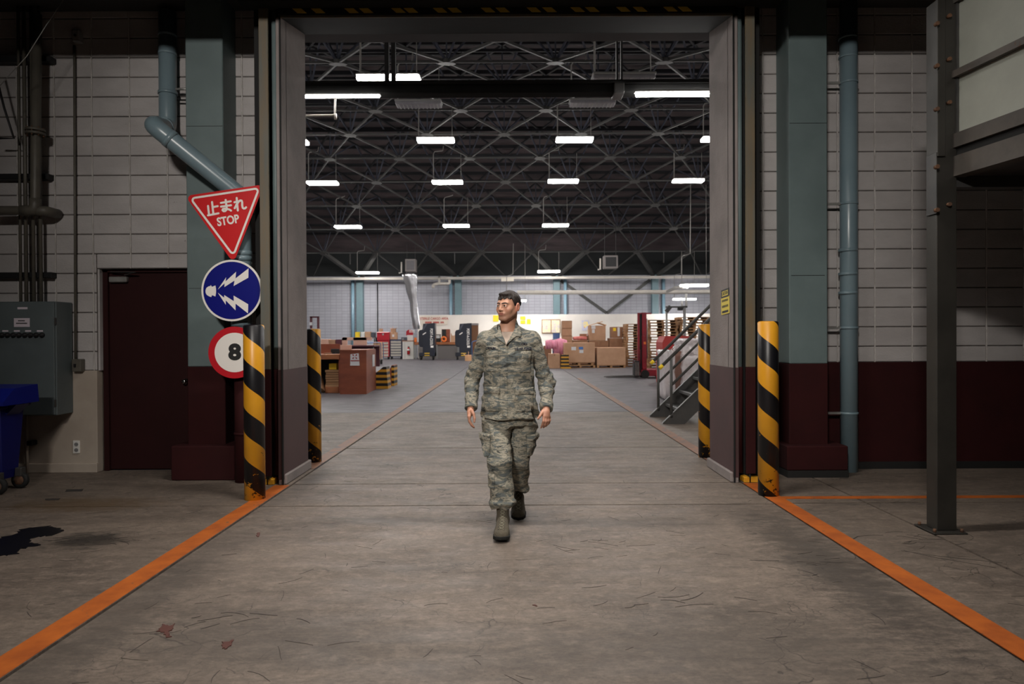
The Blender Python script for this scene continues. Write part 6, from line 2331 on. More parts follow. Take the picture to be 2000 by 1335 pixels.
def camo_material():
    m = bpy.data.materials.new('camouflage_cloth')
    N, L = nodes_of(m)
    bs = N['Principled BSDF']
    bs.inputs['Roughness'].default_value = 0.85
    bs.inputs['Specular IOR Level'].default_value = 0.2
    tc = N.new('ShaderNodeTexCoord').outputs['Object']

    def noise(scale, stretch, detail, dist, loc=(0, 0, 0)):
        mp = N.new('ShaderNodeMapping')
        mp.inputs['Scale'].default_value = stretch
        mp.inputs['Location'].default_value = loc
        L.new(tc, mp.inputs['Vector'])
        n = N.new('ShaderNodeTexNoise')
        n.inputs['Scale'].default_value = scale
        n.inputs['Detail'].default_value = detail
        n.inputs['Roughness'].default_value = 0.62
        n.inputs['Distortion'].default_value = dist
        L.new(mp.outputs[0], n.inputs['Vector'])
        return n.outputs['Fac']

    def ramp(src, stops):
        r = N.new('ShaderNodeValToRGB')
        r.color_ramp.interpolation = 'CONSTANT'
        while len(r.color_ramp.elements) < len(stops):
            r.color_ramp.elements.new(0.5)
        for e, (p, c) in zip(r.color_ramp.elements, stops):
            e.position = p
            e.color = (*c, 1)
        L.new(src, r.inputs[0])
        return r.outputs[0]
    tan, sage, slate, dark = (0.290, 0.266, 0.212), (0.150, 0.149, 0.123), (0.103, 0.117, 0.116), (0.050, 0.052, 0.048)
    a = ramp(noise(9, (1.0, 1.0, 3.0), 5, 0.9), [(0, dark), (.37, slate), (.455, sage), (.51, tan), (.585, sage), (.64, slate)])
    b = ramp(noise(17, (0.8, 0.8, 2.6), 5, 1.1, (3, 1, 2)), [(0, slate), (.42, tan), (.53, sage), (.60, dark)])
    sel = ramp(noise(7, (1, 1, 2.2), 4, 0.6, (7, 3, 1)), [(0, (0, 0, 0)), (.55, (1, 1, 1))])
    mx = N.new('ShaderNodeMixRGB')
    L.new(sel, mx.inputs[0]); L.new(a, mx.inputs[1]); L.new(b, mx.inputs[2])
    L.new(mx.outputs[0], bs.inputs['Base Color'])
    bp = N.new('ShaderNodeBump')
    bp.inputs['Strength'].default_value = 0.5
    bp.inputs['Distance'].default_value = 0.006
    L.new(noise(38, (1, 1, 1.6), 4, 0.8), bp.inputs['Height'])
    L.new(bp.outputs[0], bs.inputs['Normal'])
    MATS['camouflage_cloth'] = m


def skin_material():
    m = bpy.data.materials.new('skin')
    N, L = nodes_of(m)
    bs = N['Principled BSDF']
    bs.inputs['Roughness'].default_value = 0.5
    bs.inputs['Subsurface Weight'].default_value = 0.08
    bs.inputs['Subsurface Radius'].default_value = (0.01, 0.004, 0.002)
    bs.inputs['Subsurface Scale'].default_value = 0.5
    at_ = N.new('ShaderNodeAttribute')
    at_.attribute_name = 'tone'
    L.new(at_.outputs['Color'], bs.inputs['Base Color'])
    MATS['skin'] = m


camo_material()
skin_material()
mat('hair_brown', (0.027, 0.018, 0.014), 0.6, col2=(0.012, 0.008, 0.007), scale=90, stretch=(1, 1, .25), coords='object', bump=.6, bscale=150)
mat('eye_white', (0.55, 0.50, 0.46), 0.25)
mat('eye_dark', (0.012, 0.008, 0.006), 0.15)
mat('shirt_tan', (0.50, 0.40, 0.33), 0.9, col2=(0.44, 0.35, 0.29), scale=40, coords='object')
mat('tape_cloth', (0.21, 0.205, 0.175), 0.9, col2=(0.165, 0.165, 0.14), scale=30, coords='object')
mat('thread_navy', (0.016, 0.018, 0.032), 0.8)
mat('boot_suede', (0.095, 0.080, 0.055), 0.85, col2=(0.062, 0.052, 0.036), scale=16, coords='object', bump=.5, bscale=120)
mat('boot_sole', (0.006, 0.006, 0.0055), 0.8)
mat('boot_lace', (0.23, 0.22, 0.16), 0.8)
mat('button_dark', (0.03, 0.03, 0.028), 0.5)

MAN = thing('person', 'young man in camouflage uniform and suede boots walking through the doorway, looking aside', 'person', (-0.02, 5.1, 0))

# --- joints (metres, measured on the photograph at the man's distance)
YM = 5.20
neck0 = J(990, 640, 5.235)
shL, shR = J(949, 661, 5.235), J(1038.5, 661.5, 5.245)
elL, elR = J(923, 742, 5.31), J(1068, 748, 5.30)
wrL, wrR = J(919.5, 797, 5.16), J(1067, 798, 5.14)
hipF, hipB = J(970, 830, 5.19), J(1021, 830, 5.24)
knF, knB = J(976.5, 906, 5.00), J(1013.5, 896, 5.20)
anF, anB = J(981, 1003, 4.925), J(1013, 978, 5.57)

# --- head: built looking straight ahead, then turned aside
HEAD_C = J(992.5, 597, 5.19)
HEAD_R = np.array((Matrix.Rotation(math.radians(-36), 3, 'Z') @ Matrix.Rotation(math.radians(2), 3, 'Y')).to_3x3())


def to_head(P):
    return (P - HEAD_C) @ HEAD_R         # R^T (P - c)


def cranium(q):
    return sd_ell(q, (0, .012, .030), (.0755, .094, .080))


def head_sdf(P):
    q = to_head(P)
    ax = np.abs(q[:, 0])
    m = np.stack([ax, q[:, 1], q[:, 2]], 1)        # mirrored half
    d = cranium(q)
    d = smin(d, sd_ell(q, (0, -.020, -.030), (.0665, .068, .078)), .03)
    d = smin(d, sd_cone(m, (.054, .006, -.046), (.022, -.056, -.094), .019, .019), .022)
    d = smin(d, sd_ell(q, (0, -.066, -.099), (.028, .018, .015)), .018)
    d = smin(d, sd_ell(m, (.044, -.053, -.030), (.022, .020, .024)), .02)
    d = smin(d, sd_cone(m, (.0, -.080, .017), (.040, -.068, .019), .011, .010), .015)
    d = smax(d, -sd_ell(m, (.031, -.101, -.003), (.018, .018, .0125)), .010)          # eye sockets
    d = smin(d, sd_ell(m, (.0315, -.0745, -.003), (.0155, .0150, .0140)), .005)        # lids
    d = smax(d, -sd_ell(m, (.0315, -.0930, -.0035), (.0140, .0160, .0050)), .002)      # lid opening
    d = smin(d, sd_cone(q, (0, -.083, .010), (0, -.104, -.031), .0078, .0098), .014)   # nose
    d = smin(d, sd_ell(m, (.0115, -.093, -.035), (.0075, .010, .0075)), .007)
    d = smax(d, -sd_ell(m, (.007, -.098, -.0445), (.0042, .006, .004)), .003)
    d = smin(d, sd_ell(q, (0, -.075, -.062), (.034, .013, .020)), .014)                # mouth mound
    d = smin(d, sd_ell(q, (0, -.0860, -.0600), (.0290, .0065, .0050)), .006)
    d = smin(d, sd_ell(q, (0, -.0855, -.0705), (.0240, .0070, .0060)), .006)
    d = smax(d, -sd_ell(q, (0, -.0930, -.0650), (.0310, .0080, .0015)), .003)
    ear = sd_ell(m, (.0805, .016, -.008), (.0095, .022, .033))
    ear = smax(ear, -sd_ell(m, (.0910, .010, -.006), (.0085, .013, .021)), .004)
    ear = smin(ear, sd_ell(m, (.0820, .002, -.014), (.005, .006, .008)), .004)
    d = smin(d, ear, .007)
    return d


def neck_sdf(P):
    top_ = HEAD_C + np.array((.012, .03, -.055))
    return sd_cone(P, top_, neck0 + np.array((0, .015, -.03)), .0575, .066)


def hand_sdf(P, palm, fingers, thumb):
    d = sm_union([sd_cone(P, a, b, r0, r1) for a, b, r0, r1 in palm], .02)
    for ch in fingers + [thumb]:
        f = sm_union([sd_cone(P, ch[i][0], ch[i + 1][0], ch[i][1], ch[i + 1][1]) for i in range(len(ch) - 1)], .004)
        d = smin(d, f, .006)
    return d


# his right hand (by the blue cooler side): edge-on, fingers curling in towards the thigh
DH = 5.10
hl_palm = [(J(919.5, 797, 5.15), J(918.5, 806, 5.125), .024, .026), (J(917.5, 806, 5.095), J(916.5, 814, 5.075), .017, .015), (J(917.5, 806, 5.15), J(916.5, 813, 5.155), .018, .014)]
hl_f = []
for i, (dy, sc) in enumerate(((-.032, .95), (-.010, 1.05), (.012, 1.0), (.032, .84))):
    b0 = J(916.0, 813, DH + dy)
    def pt(x, y):
        return b0 + (J(x, y, DH + dy) - b0) * sc
    hl_f.append([(b0, .0105), (pt(917.0, 822.5), .0095), (pt(921.0, 829.5), .0085), (pt(926.0 - i * .7, 833.8 - i * .6), .0072)])
hl_t = [(J(921.5, 802, 5.09), .014), (J(925.0, 808, 5.055), .0115), (J(926.8, 816.5, 5.045), .0095), (J(926.4, 823.5, 5.04), .0078)]
# his left hand: back of the hand to the viewer, thumb on the thigh side
hr_palm = [(J(1067, 797, 5.13), J(1066, 804, 5.11), .026, .027), (J(1062, 805, 5.10), J(1063, 812, 5.085), .016, .0135), (J(1069, 806, 5.105), J(1071.5, 812.5, 5.10), .017, .0135), (J(1066, 806, 5.10), J(1067, 812.5, 5.09), .017, .014)]
hr_f = [[(J(1062.0, 812, 5.085), .0108), (J(1061.6, 822, 5.07), .0098), (J(1059.3, 829, 5.085), .0088), (J(1056.8, 834.8, 5.11), .0074)],
        [(J(1066.0, 811.5, 5.09), .0108), (J(1066.3, 822.5, 5.075), .0098), (J(1064.6, 829, 5.09), .0088), (J(1061.8, 834.2, 5.12), .0074)],
        [(J(1070.0, 812, 5.10), .0105), (J(1070.6, 821.5, 5.085), .0095), (J(1069.2, 827.5, 5.10), .0085), (J(1066.2, 832, 5.13), .0072)],
        [(J(1073.2, 813, 5.115), .0098), (J(1073.8, 820.5, 5.105), .0088), (J(1072.7, 825, 5.12), .0080), (J(1070.2, 828.6, 5.145), .0066)]]
hr_t = [(J(1060.5, 802.5, 5.10), .0145), (J(1057.0, 808, 5.075), .0118), (J(1054.0, 813, 5.06), .0100), (J(1050.8, 817, 5.055), .0082)]


def torso_loft(P, grow=0.0):
    z = P[:, 2]
    zs = [.76, .80, .90, 1.02, 1.14, 1.28, 1.38, 1.44, 1.475, 1.51, 1.56]
    a = np.interp(z, zs, [.208, .207, .198, .188, .184, .188, .178, .150, .118, .086, .070]) + grow
    b = np.interp(z, zs, [.155, .154, .148, .140, .138, .143, .132, .112, .098, .084, .074]) + grow
    cx = np.interp(z, [.8, 1.2, 1.5], [-.021, -.026, -.040])
    cy = np.interp(z, [.8, 1.1, 1.3, 1.5], [5.215, 5.225, 5.235, 5.245])
    u, v = (P[:, 0] - cx) / a, (P[:, 1] - cy) / b
    r = np.sqrt(u * u + v * v) + 1e-6
    # between an ellipse and a soft box, flatter chest
    r2 = (np.abs(u) ** 2.6 + np.abs(v) ** 2.6 + 1e-9) ** (1 / 2.6)
    rr = .5 * r + .5 * r2
    return (rr - 1) * np.minimum(a, b) * .95


def body_sdf(P):
    d = head_sdf(P)
    d = smin(d, neck_sdf(P), .02)
    tor = np.maximum(np.maximum(torso_loft(P, -.035), .78 - P[:, 2]), P[:, 2] - 1.50)
    d = smin(d, tor, .03)
    for s, e, w in ((shL, elL, wrL), (shR, elR, wrR)):
        d = smin(d, np.minimum(sd_cone(P, s, e, .045, .036), sd_cone(P, e, w, .036, .026)), .02)
    for h, k, a in ((hipF, knF, anF), (hipB, knB, anB)):
        d = smin(d, np.minimum(sd_cone(P, h, k, .075, .05), sd_cone(P, k, a, .040, .012)), .03)
    d = smin(d, hand_sdf(P, hl_palm, hl_f, hl_t), .006)
    d = smin(d, hand_sdf(P, hr_palm, hr_f, hr_t), .006)
    return d


def skin_tones(V):
    W = V
    q = to_head(W)
    base = np.tile(np.array(srgb(190, 143, 118)), (len(V), 1))
    mott = waves(W, 5, 60, 6)[:, None] * .04
    base = base * (1 + mott)
    def blend(mask, col):
        nonlocal base
        base = base * (1 - mask[:, None]) + np.array(col) * mask[:, None]
    inhead = (np.linalg.norm(q, axis=1) < .16)
    lip = np.exp(-((q[:, 0] / .028) ** 4 + ((q[:, 2] + .065) / .0105) ** 4)) * (q[:, 1] < -.075) * inhead
    blend(np.clip(lip, 0, 1) * .85, srgb(160, 88, 80))
    beard = np.clip((-.040 - q[:, 2]) / .03, 0, 1) * (q[:, 1] < .03) * (q[:, 2] > -.125) * inhead * .30
    blend(beard, srgb(122, 92, 78))
    ear = ((np.abs(q[:, 0]) > .072) & (np.abs(q[:, 2] + .01) < .045) & inhead).astype(float) * .5
    blend(ear, srgb(205, 125, 105))
    cheek = np.exp(-(((np.abs(q[:, 0]) - .042) / .02) ** 2 + ((q[:, 2] + .030) / .02) ** 2)) * (q[:, 1] < -.03) * inhead * .35
    blend(cheek, srgb(205, 132, 108))
    socket = np.exp(-(((np.abs(q[:, 0]) - .030) / .018) ** 2 + ((q[:, 2] + .002) / .010) ** 2)) * (q[:, 1] < -.05) * inhead * .35
    blend(socket, srgb(150, 100, 82))
    hand = (W[:, 2] < .95).astype(float) * .35
    blend(hand, srgb(170, 112, 93))
    return np.concatenate([base, np.ones((len(V), 1))], 1)


verts, faces = surface(body_sdf, (-.42, 4.86, .08), (.38, 5.62, 1.80), 0.0040)
O_MAN = np.array(MAN.location)
skin_mesh('body', verts, faces, 'skin', MAN, 1, lambda V: skin_tones(V))

# hair
def hair_sdf(P):
    q = to_head(P)
    ang = np.arctan2(q[:, 0], q[:, 1])
    st = waves(q, 21, 260, 6, (1, 1, .4)) * .0016 + waves(q, 22, 90, 5) * .0025
    d = sd_ell(q, (0, .013, .033), (.0815, .100, .0855)) - st
    d = smin(d, sd_ell(q, (.0, -.058, .085), (.045, .030, .016)), .02) - st * .5
    zl = np.interp(q[:, 1], [-.11, -.075, -.055, -.040, -.026, -.012, .006, .030, .050, .075, .11],
                   [.050, .050, .054, .050, .018, -.016, .010, .014, -.045, -.060, -.062])
    zl = zl + .004 * np.sin(q[:, 0] * 210) * (q[:, 1] < -.04) + .0035 * np.sin(q[:, 0] * 520 + 1) * (q[:, 1] < -.04) - .010 * np.exp(-((q[:, 0] + .02) / .018) ** 2) * (q[:, 1] < -.04)
    return smax(d, zl - q[:, 2], .004)


verts, faces = surface(hair_sdf, HEAD_C - np.array((.13, .13, .09)), HEAD_C + np.array((.13, .13, .14)), 0.003)
skin_mesh('hair', verts, faces, 'hair_brown', MAN, 0)


def head_pt(x, y, z):
    return HEAD_C + HEAD_R @ np.array((x, y, z))


for s in (-1, 1):
    # eyeball with a dark iris turned the way he looks
    c = head_pt(s * .0315, -.0745, -.0035)
    b = MB(); b.smooth = True
    bm = bmesh.new()
    bmesh.ops.create_uvsphere(bm, u_segments=20, v_segments=14, radius=.0122)
    gz = Vector(HEAD_R @ np.array((-.25, -1, 0))).normalized()
    vs = [tuple(v.co + Vector(c)) for v in bm.verts]
    for f in bm.faces:
        cen = f.calc_center_median().normalized()
        b.cur = 1 if cen.dot(gz) > .76 else 0
        b.add([], [])
        b.f.append([v.index for v in f.verts]); b.mi.append(b.cur); b.sm.append(True)
    b.v = vs
    bm.free()
    b.build('eye', ['eye_white', 'eye_dark'], MAN)
    # upper lid line and brow
    lid = [head_pt(s * (.0190 + .0255 * t), -.0872 + .010 * t * t, -.0006 + .0040 * math.sin(math.pi * t) - .001 * t) for t in np.linspace(0, 1, 7)]
    MB().tube(lid, [.0010, .0015, .0018, .0018, .0017, .0014, .0008], 6).build('eyelashes', 'eye_dark', MAN)

    def brow_sdf(P, s=s):
        q = to_head(P)
        pts = [(.011, .0145), (.024, .0185), (.038, .0190), (.050, .0135)]
        d = np.full(len(P), 9.0)
        for (a, az), (b_, bz), r0, r1 in zip(pts[:-1], pts[1:], (.0044, .0048, .0040), (.0048, .0040, .0022)):
            qq = np.stack([q[:, 0], q[:, 2]], 1)
            A, B = np.array((s * a, az)), np.array((s * b_, bz))
            ab = B - A
            t = np.clip((qq - A) @ ab / (ab @ ab), 0, 1)
            d = np.minimum(d, np.linalg.norm(qq - A - t[:, None] * ab, axis=1) - (r0 + (r1 - r0) * t))
        sk = head_sdf(P)
        return np.maximum(np.maximum(d + waves(q, 9, 400, 4) * .0008, sk - .0020), q[:, 1] + .03)
    verts, faces = surface(brow_sdf, HEAD_C - np.array((.11, .12, .02)), HEAD_C + np.array((.11, .12, .05)), 0.0022)
    skin_mesh('eyebrow', verts, faces, 'hair_brown', MAN, 1)

# --- clothes
def arm_folds(P, a, b, seed, amp):
    ab = b - a
    L_ = np.linalg.norm(ab)
    t = ((P - a) @ ab) / (L_ * L_)
    ring_ = np.sin(t * L_ * 95 + 3.0 * np.sin(P @ np.array((11., 9., 3.)) + seed) + seed)
    w = np.exp(-((t - .95) / .35) ** 2) * .9 + .25
    return ring_ * amp * w


def jacket_base(P):
    d = torso_loft(P, .012 + np.clip((1.0 - P[:, 2]) / .2, 0, 1) * .010)
    # yoke: slopes from collar to shoulders
    for s in (shL, shR):
        d = smin(d, sd_cone(P, neck0 + np.array((0, 0, -.055)), s + np.array((0, 0, -.004)), .066, .060), .045)
    for s, e, w, sd in ((shL, elL, wrL, 1.0), (shR, elR, wrR, 2.4)):
        up = sd_cone(P, s, e, .062, .063) - arm_folds(P, s, e, sd, .0042)
        t_ = ((P - e) @ (w - e)) / ((w - e) @ (w - e))
        lo_ = sd_cone(P, e, w, .064, .0445) - arm_folds(P, w, e, sd + 1, .0042)
        cuff = sd_cone(P, e + (w - e) * .84, w + (w - e) * .06, .051, .0455)
        arm = smin(smin(up, lo_, .02), cuff, .012)
        kk = np.where(P[:, 2] > 1.12, .022, .0015)
        d = smin(d, arm, kk)
    return d


def jacket_cut(P, d):
    """end the cloth at hem and cuffs, open the collar"""
    hem = .806 + .010 * np.sin((P[:, 0] + .02) * 26) * .5 + .012 * (P[:, 0] + .02)
    inarm = (np.abs(P[:, 0] + .022) > .242)
    d = np.where(inarm, d, smax(d, hem - P[:, 2], .006))
    for e, w in ((elL, wrL), (elR, wrR)):
        ax = (w - e) / np.linalg.norm(w - e)
        cap = (P - (w + ax * .004)) @ ax
        near = np.linalg.norm(P - w, axis=1) < .12
        d = np.where(near, smax(d, cap, .004), d)
    q = P - np.array((neck0[0], 0, 0))
    vee = np.abs(q[:, 0] - .002) - np.clip((P[:, 2] - 1.345) * .56, -1, .075)
    vee = np.maximum(vee, P[:, 1] - 5.22)
    d = smax(d, -vee, .004)
    top_ = sd_cone(P, neck0 + np.array((0, .012, -.05)), neck0 + np.array((0, .012, .2)), .076, .084)
    d = np.maximum(d, P[:, 2] - 1.512)
    return smax(d, -top_, .004)


def body_folds(P):
    # slanting drag folds over chest and belly, broad pouches above the hem
    f = creases(P, 31, 17, (1.0, 1.0, 1.7)) * .0115 + waves(P, 32, 42, 6, (1, 1, 1.5)) * .0035 + creases(P, 33, 30, (1.3, 1, .8)) * .0065
    return f - .0115


_cache = {}


def jacket_sdf(P):
    d = jacket_base(P) - body_folds(P)
    return jacket_cut(P, d)


BB0, BB1 = np.array((-.46, 4.98, .76)), np.array((.42, 5.48, 1.60))
verts, faces = surface(jacket_sdf, BB0, BB1, 0.0052)
JK = skin_mesh('jacket', verts, faces, 'camouflage_cloth', MAN, 1)


def patch(name, x0, x1, z0, z1, thick, m, parent, base=jacket_sdf, h=.0042, shape=None, front=True, bulge=0.0, rnd=.004):
    """a piece of cloth lying on the garment below, bounded by a rectangle (or shape) seen from the front"""
    cx, cz = (x0 + x1) / 2, (z0 + z1) / 2

    def f(P):
        d = base(P) - thick
        if bulge:
            d = d - bulge * np.clip(1 - ((P[:, 0] - cx) / (x1 - x0) * 2) ** 2, 0, 1) * np.clip(1 - ((P[:, 2] - cz) / (z1 - z0) * 2) ** 2, 0, 1)
        if shape is None:
            q = np.stack([np.abs(P[:, 0] - cx) - (x1 - x0) / 2, np.abs(P[:, 2] - cz) - (z1 - z0) / 2], 1)
            e = q.max(1)
        else:
            e = shape(P)
        d = smax(d, e, rnd)
        return np.maximum(d, P[:, 1] - 5.215) if front else d
    lo = np.array((x0 - .03, 4.98, z0 - .03)); hi = np.array((x1 + .03, 5.24 if front else 5.5, z1 + .03))
    v, fc = surface(f, lo, hi, h)
    return skin_mesh(name, v, fc, m, parent, 1)


def XZ(x, y, d=5.09):
    p = at(x, y, d)
    return p.x, p.z


def prect(x0, y0, x1, y1, d=5.09):
    a, b = at(x0, y0, d), at(x1, y1, d)
    return a.x, b.x, b.z, a.z


patch('placket', *prect(976, 676, 992, 812), .004, 'camouflage_cloth', JK)
patch('pocket', *prect(950, 686, 973, 726), .005, 'camouflage_cloth', JK, bulge=.006)
patch('pocket_flap', *prect(949, 684, 973.5, 699.5), .010, 'camouflage_cloth', JK, bulge=.004)
patch('pocket', *prect(1006, 688, 1037, 728), .005, 'camouflage_cloth', JK, bulge=.006)
patch('pocket_flap', *prect(1005, 686, 1038, 701.5), .010, 'camouflage_cloth', JK, bulge=.004)
patch('pocket', *prect(944, 760, 975, 803), .007, 'camouflage_cloth', JK, bulge=.008)
patch('pocket_flap', *prect(943.5, 756, 976, 769), .014, 'camouflage_cloth', JK, bulge=.004)
patch('pocket', *prect(1006, 760, 1042, 803), .007, 'camouflage_cloth', JK, bulge=.008)
patch('pocket_flap', *prect(1005.5, 757, 1043, 770.5), .014, 'camouflage_cloth', JK, bulge=.004)
TP1 = patch('name_tape', *prect(948, 676, 973, 683.5), .004, 'camouflage_cloth', JK)
TP2 = patch('name_tape', *prect(1005, 677, 1039, 684.5), .004, 'camouflage_cloth', JK)


def on_cloth(P2, lift):
    """nearest front point of the jacket for each (x, z): march in from the viewer's side"""
    y = np.full(len(P2), 5.0)
    for _ in range(60):
        P = np.stack([P2[:, 0], y, P2[:, 1]], 1)
        d = jacket_sdf(P) - lift
        y = y + np.clip(d, -.01, .02) * .7
    return y


def cloth_text(body, px_, py_, size, parent, lift=.0062, bold=.0012, squash=.9):
    vs, fs = text_mesh(body, size, 0.0, bold, squash)
    c = at(px_, py_, 5.09)
    A = np.array([(c.x + v[0], c.z + v[1]) for v in vs])
    y = on_cloth(A, lift)
    b = MB()
    b.add([(A[i, 0], y[i], A[i, 1]) for i in range(len(A))], fs)
    o = b.build('lettering', 'thread_navy', parent)
    md = o.modifiers.new('thread', 'SOLIDIFY'); md.thickness = .0012
    return o


cloth_text('WALSH', 960, 679.8, .0225, TP1, squash=.78)
cloth_text('U.S. AIR FORCE', 1022, 680.6, .0235, TP2, squash=.80)
# embroidered badge: a wreath of two rings with a bar
b = MB()
c = at(1024, 671.5, 5.09)
P2, F2 = [], []
def ring2(cx, cz, rx, rz, w, n=20, a0=0, a1=2 * math.pi):
    o = len(P2)
    for i in range(n + 1):
        a = a0 + (a1 - a0) * i / n
        P2.append((cx + rx * math.cos(a), cz + rz * math.sin(a)))
        P2.append((cx + (rx - w) * math.cos(a), cz + (rz - w) * math.sin(a)))
    for i in range(n):
        F2.append((o + 2 * i, o + 2 * i + 1, o + 2 * i + 3, o + 2 * i + 2))
ring2(c.x - .011, c.z, .0115, .0085, .0045)
ring2(c.x + .011, c.z, .0115, .0085, .0045)
o_ = len(P2)
P2 += [(c.x - .006, c.z - .0065), (c.x + .006, c.z - .0065), (c.x + .006, c.z + .0065), (c.x - .006, c.z + .0065)]
F2.append((o_, o_ + 1, o_ + 2, o_ + 3))
A = np.array(P2)
y = on_cloth(A, .003)
b.add([(A[i, 0], y[i], A[i, 1]) for i in range(len(A))], F2)
o = b.build('badge', 'thread_navy', JK)
o.modifiers.new('thread', 'SOLIDIFY').thickness = .0012

# collar: two leaves lying open on the yoke, rising to the neck
def collar_base(P):
    d = jacket_base(P) - body_folds(P) * .4
    return smin(d, sd_cone(P, neck0 + np.array((0, .014, -.055)), neck0 + np.array((.0, .020, .048)), .083, .078), .02)


def poly_sd(P, pts):
    """signed distance to a polygon in (x, z)"""
    q = np.stack([P[:, 0], P[:, 2]], 1)
    V = np.array(pts)
    d = np.full(len(q), 1e9)
    s = np.ones(len(q))
    n = len(V)
    for i in range(n):
        a, b_ = V[i], V[i - 1]
        e = b_ - a
        w = q - a
        t = np.clip(w @ e / (e @ e), 0, 1)
        bb = w - t[:, None] * e
        d = np.minimum(d, (bb ** 2).sum(1))
        c1, c2, c3 = q[:, 1] >= a[1], q[:, 1] < b_[1], e[0] * w[:, 1] > e[1] * w[:, 0]
        flip = (c1 & c2 & c3) | (~c1 & ~c2 & ~c3)
        s = np.where(flip, -s, s)
    return s * np.sqrt(d)


for k, pts in enumerate(([(975, 631), (971, 646), (964.5, 655), (969.5, 660), (988, 673), (985, 662), (979.5, 651), (977, 640)],
                         [(1008.5, 622), (1013, 634), (1019, 649), (1017, 658), (1009, 656.5), (1001, 663), (988, 674), (993, 664), (1000, 652), (1006, 640)])):
    pp = [XZ(x, y_, 5.12) for x, y_ in pts]
    xs2 = [p[0] for p in pp]; zs2 = [p[1] for p in pp]
    inner_ = lambda P: -sd_cone(P, neck0 + np.array((0, .012, -.06)), neck0 + np.array((0, .018, .2)), .073, .075)
    patch('collar', min(xs2), max(xs2), min(zs2), max(zs2), .0115, 'camouflage_cloth', JK,
          base=lambda P: np.maximum(collar_base(P), inner_(P)), shape=lambda P, pp=pp: poly_sd(P, pp), h=.0036, rnd=.003)
# collar stand round the back of the neck
def stand(P):
    d = np.abs(sd_cone(P, neck0 + np.array((0, .016, -.06)), neck0 + np.array((0, .022, .06)), .083, .077)) - .004
    top_ = neck0[2] + .018 + (P[:, 1] - neck0[1]) * .25 - P[:, 2]
    return np.maximum(np.maximum(d, -top_), np.maximum(neck0[2] - .09 - P[:, 2], 5.20 - P[:, 1]))
v, fc = surface(stand, neck0 - np.array((.13, .1, .12)), neck0 + np.array((.13, .15, .12)), .0042)
skin_mesh('collar_stand', v, fc, 'camouflage_cloth', JK, 1)

# undershirt
def shirt(P):
    d = smin(torso_loft(P, -.012), sd_cone(P, neck0 + np.array((0, .01, -.1)), neck0 + np.array((0, .012, -.015)), .085, .071), .02)
    return np.maximum(np.maximum(d, 1.28 - P[:, 2]), P[:, 2] - (neck0[2] - .030))
v, fc = surface(shirt, (-.2, 5.05, 1.25), (.16, 5.42, 1.52), .005)
skin_mesh('undershirt', v, fc, 'shirt_tan', MAN, 1)

# trousers
cuF, cuB = J(981, 983, 4.955), J(1014, 955, 5.40)


def leg_folds(P, seed):
    return creases(P, seed, 20, (1.2, 1, 1.3)) * .016 + waves(P, seed + 1, 45, 6, (1, 1, 1.8)) * .0045 + creases(P, seed + 2, 36, (1, 1, 1.5)) * .006 - .015


def trousers_base(P):
    d = np.maximum(torso_loft(P, -.012), .745 - P[:, 2])
    f = smin(sd_cone(P, hipF, knF, .116, .086), sd_cone(P, knF, cuF, .088, .090), .03)
    f = smin(f, sd_ell(P, cuF + np.array((0, 0, .012)), (.104, .102, .036)), .014)
    r = smin(sd_cone(P, hipB, knB, .114, .080), sd_cone(P, knB, cuB, .080, .074), .03)
    r = smin(r, sd_ell(P, cuB + np.array((0, 0, .01)), (.080, .088, .034)), .015)
    gap = smin(f, r, .008)
    d = smin(d, gap, .03)
    return np.minimum(d, 9) - leg_folds(P, 41)


def trousers_sdf(P):
    d = trousers_base(P)
    z = P[:, 2]
    d = np.maximum(d, z - .93)
    cutF = (cuF[2] - .030 + .012 * np.sin(P[:, 0] * 55 + P[:, 1] * 40)) - z
    cutB = (cuB[2] - .022 + .010 * np.sin(P[:, 0] * 50)) - z + (P[:, 1] - cuB[1]) * -.25
    nf = np.linalg.norm(P - cuF, axis=1); nb_ = np.linalg.norm(P - cuB, axis=1)
    return smax(d, np.where(nf < nb_, cutF, cutB), .008)


v, fc = surface(trousers_sdf, (-.32, 4.80, .10), (.26, 5.58, .96), .0052)
TR = skin_mesh('trousers', v, fc, 'camouflage_cloth', MAN, 1)
def side_pocket(name, x0, y0, x1, y1, d, thick, ycut):
    a, b_ = at(x0, y0, d), at(x1, y1, d)
    def f(P):
        e = np.maximum(np.abs(P[:, 0] - (a.x + b_.x) / 2) - (b_.x - a.x) / 2, np.abs(P[:, 2] - (a.z + b_.z) / 2) - (a.z - b_.z) / 2)
        e = np.maximum(e, np.abs(P[:, 1] - ycut) - .11)
        return smax(trousers_base(P) - thick, e, .01)
    v, fc = surface(f, (a.x - .02, ycut - .14, b_.z - .02), (b_.x + .02, ycut + .14, a.z + .02), .0048)
    return skin_mesh(name, v, fc, 'camouflage_cloth', TR, 1)
side_pocket('cargo_pocket', 929, 848, 958, 887, 5.1, .024, 5.10)
side_pocket('pocket_flap', 929, 846, 958, 858, 5.1, .028, 5.10)
side_pocket('cargo_pocket', 1028, 848, 1058, 888, 5.2, .024, 5.22)
side_pocket('pocket_flap', 1028, 846, 1058, 859, 5.2, .028, 5.22)
side_pocket('calf_pocket', 948, 922, 967, 950, 4.98, .010, 4.98)

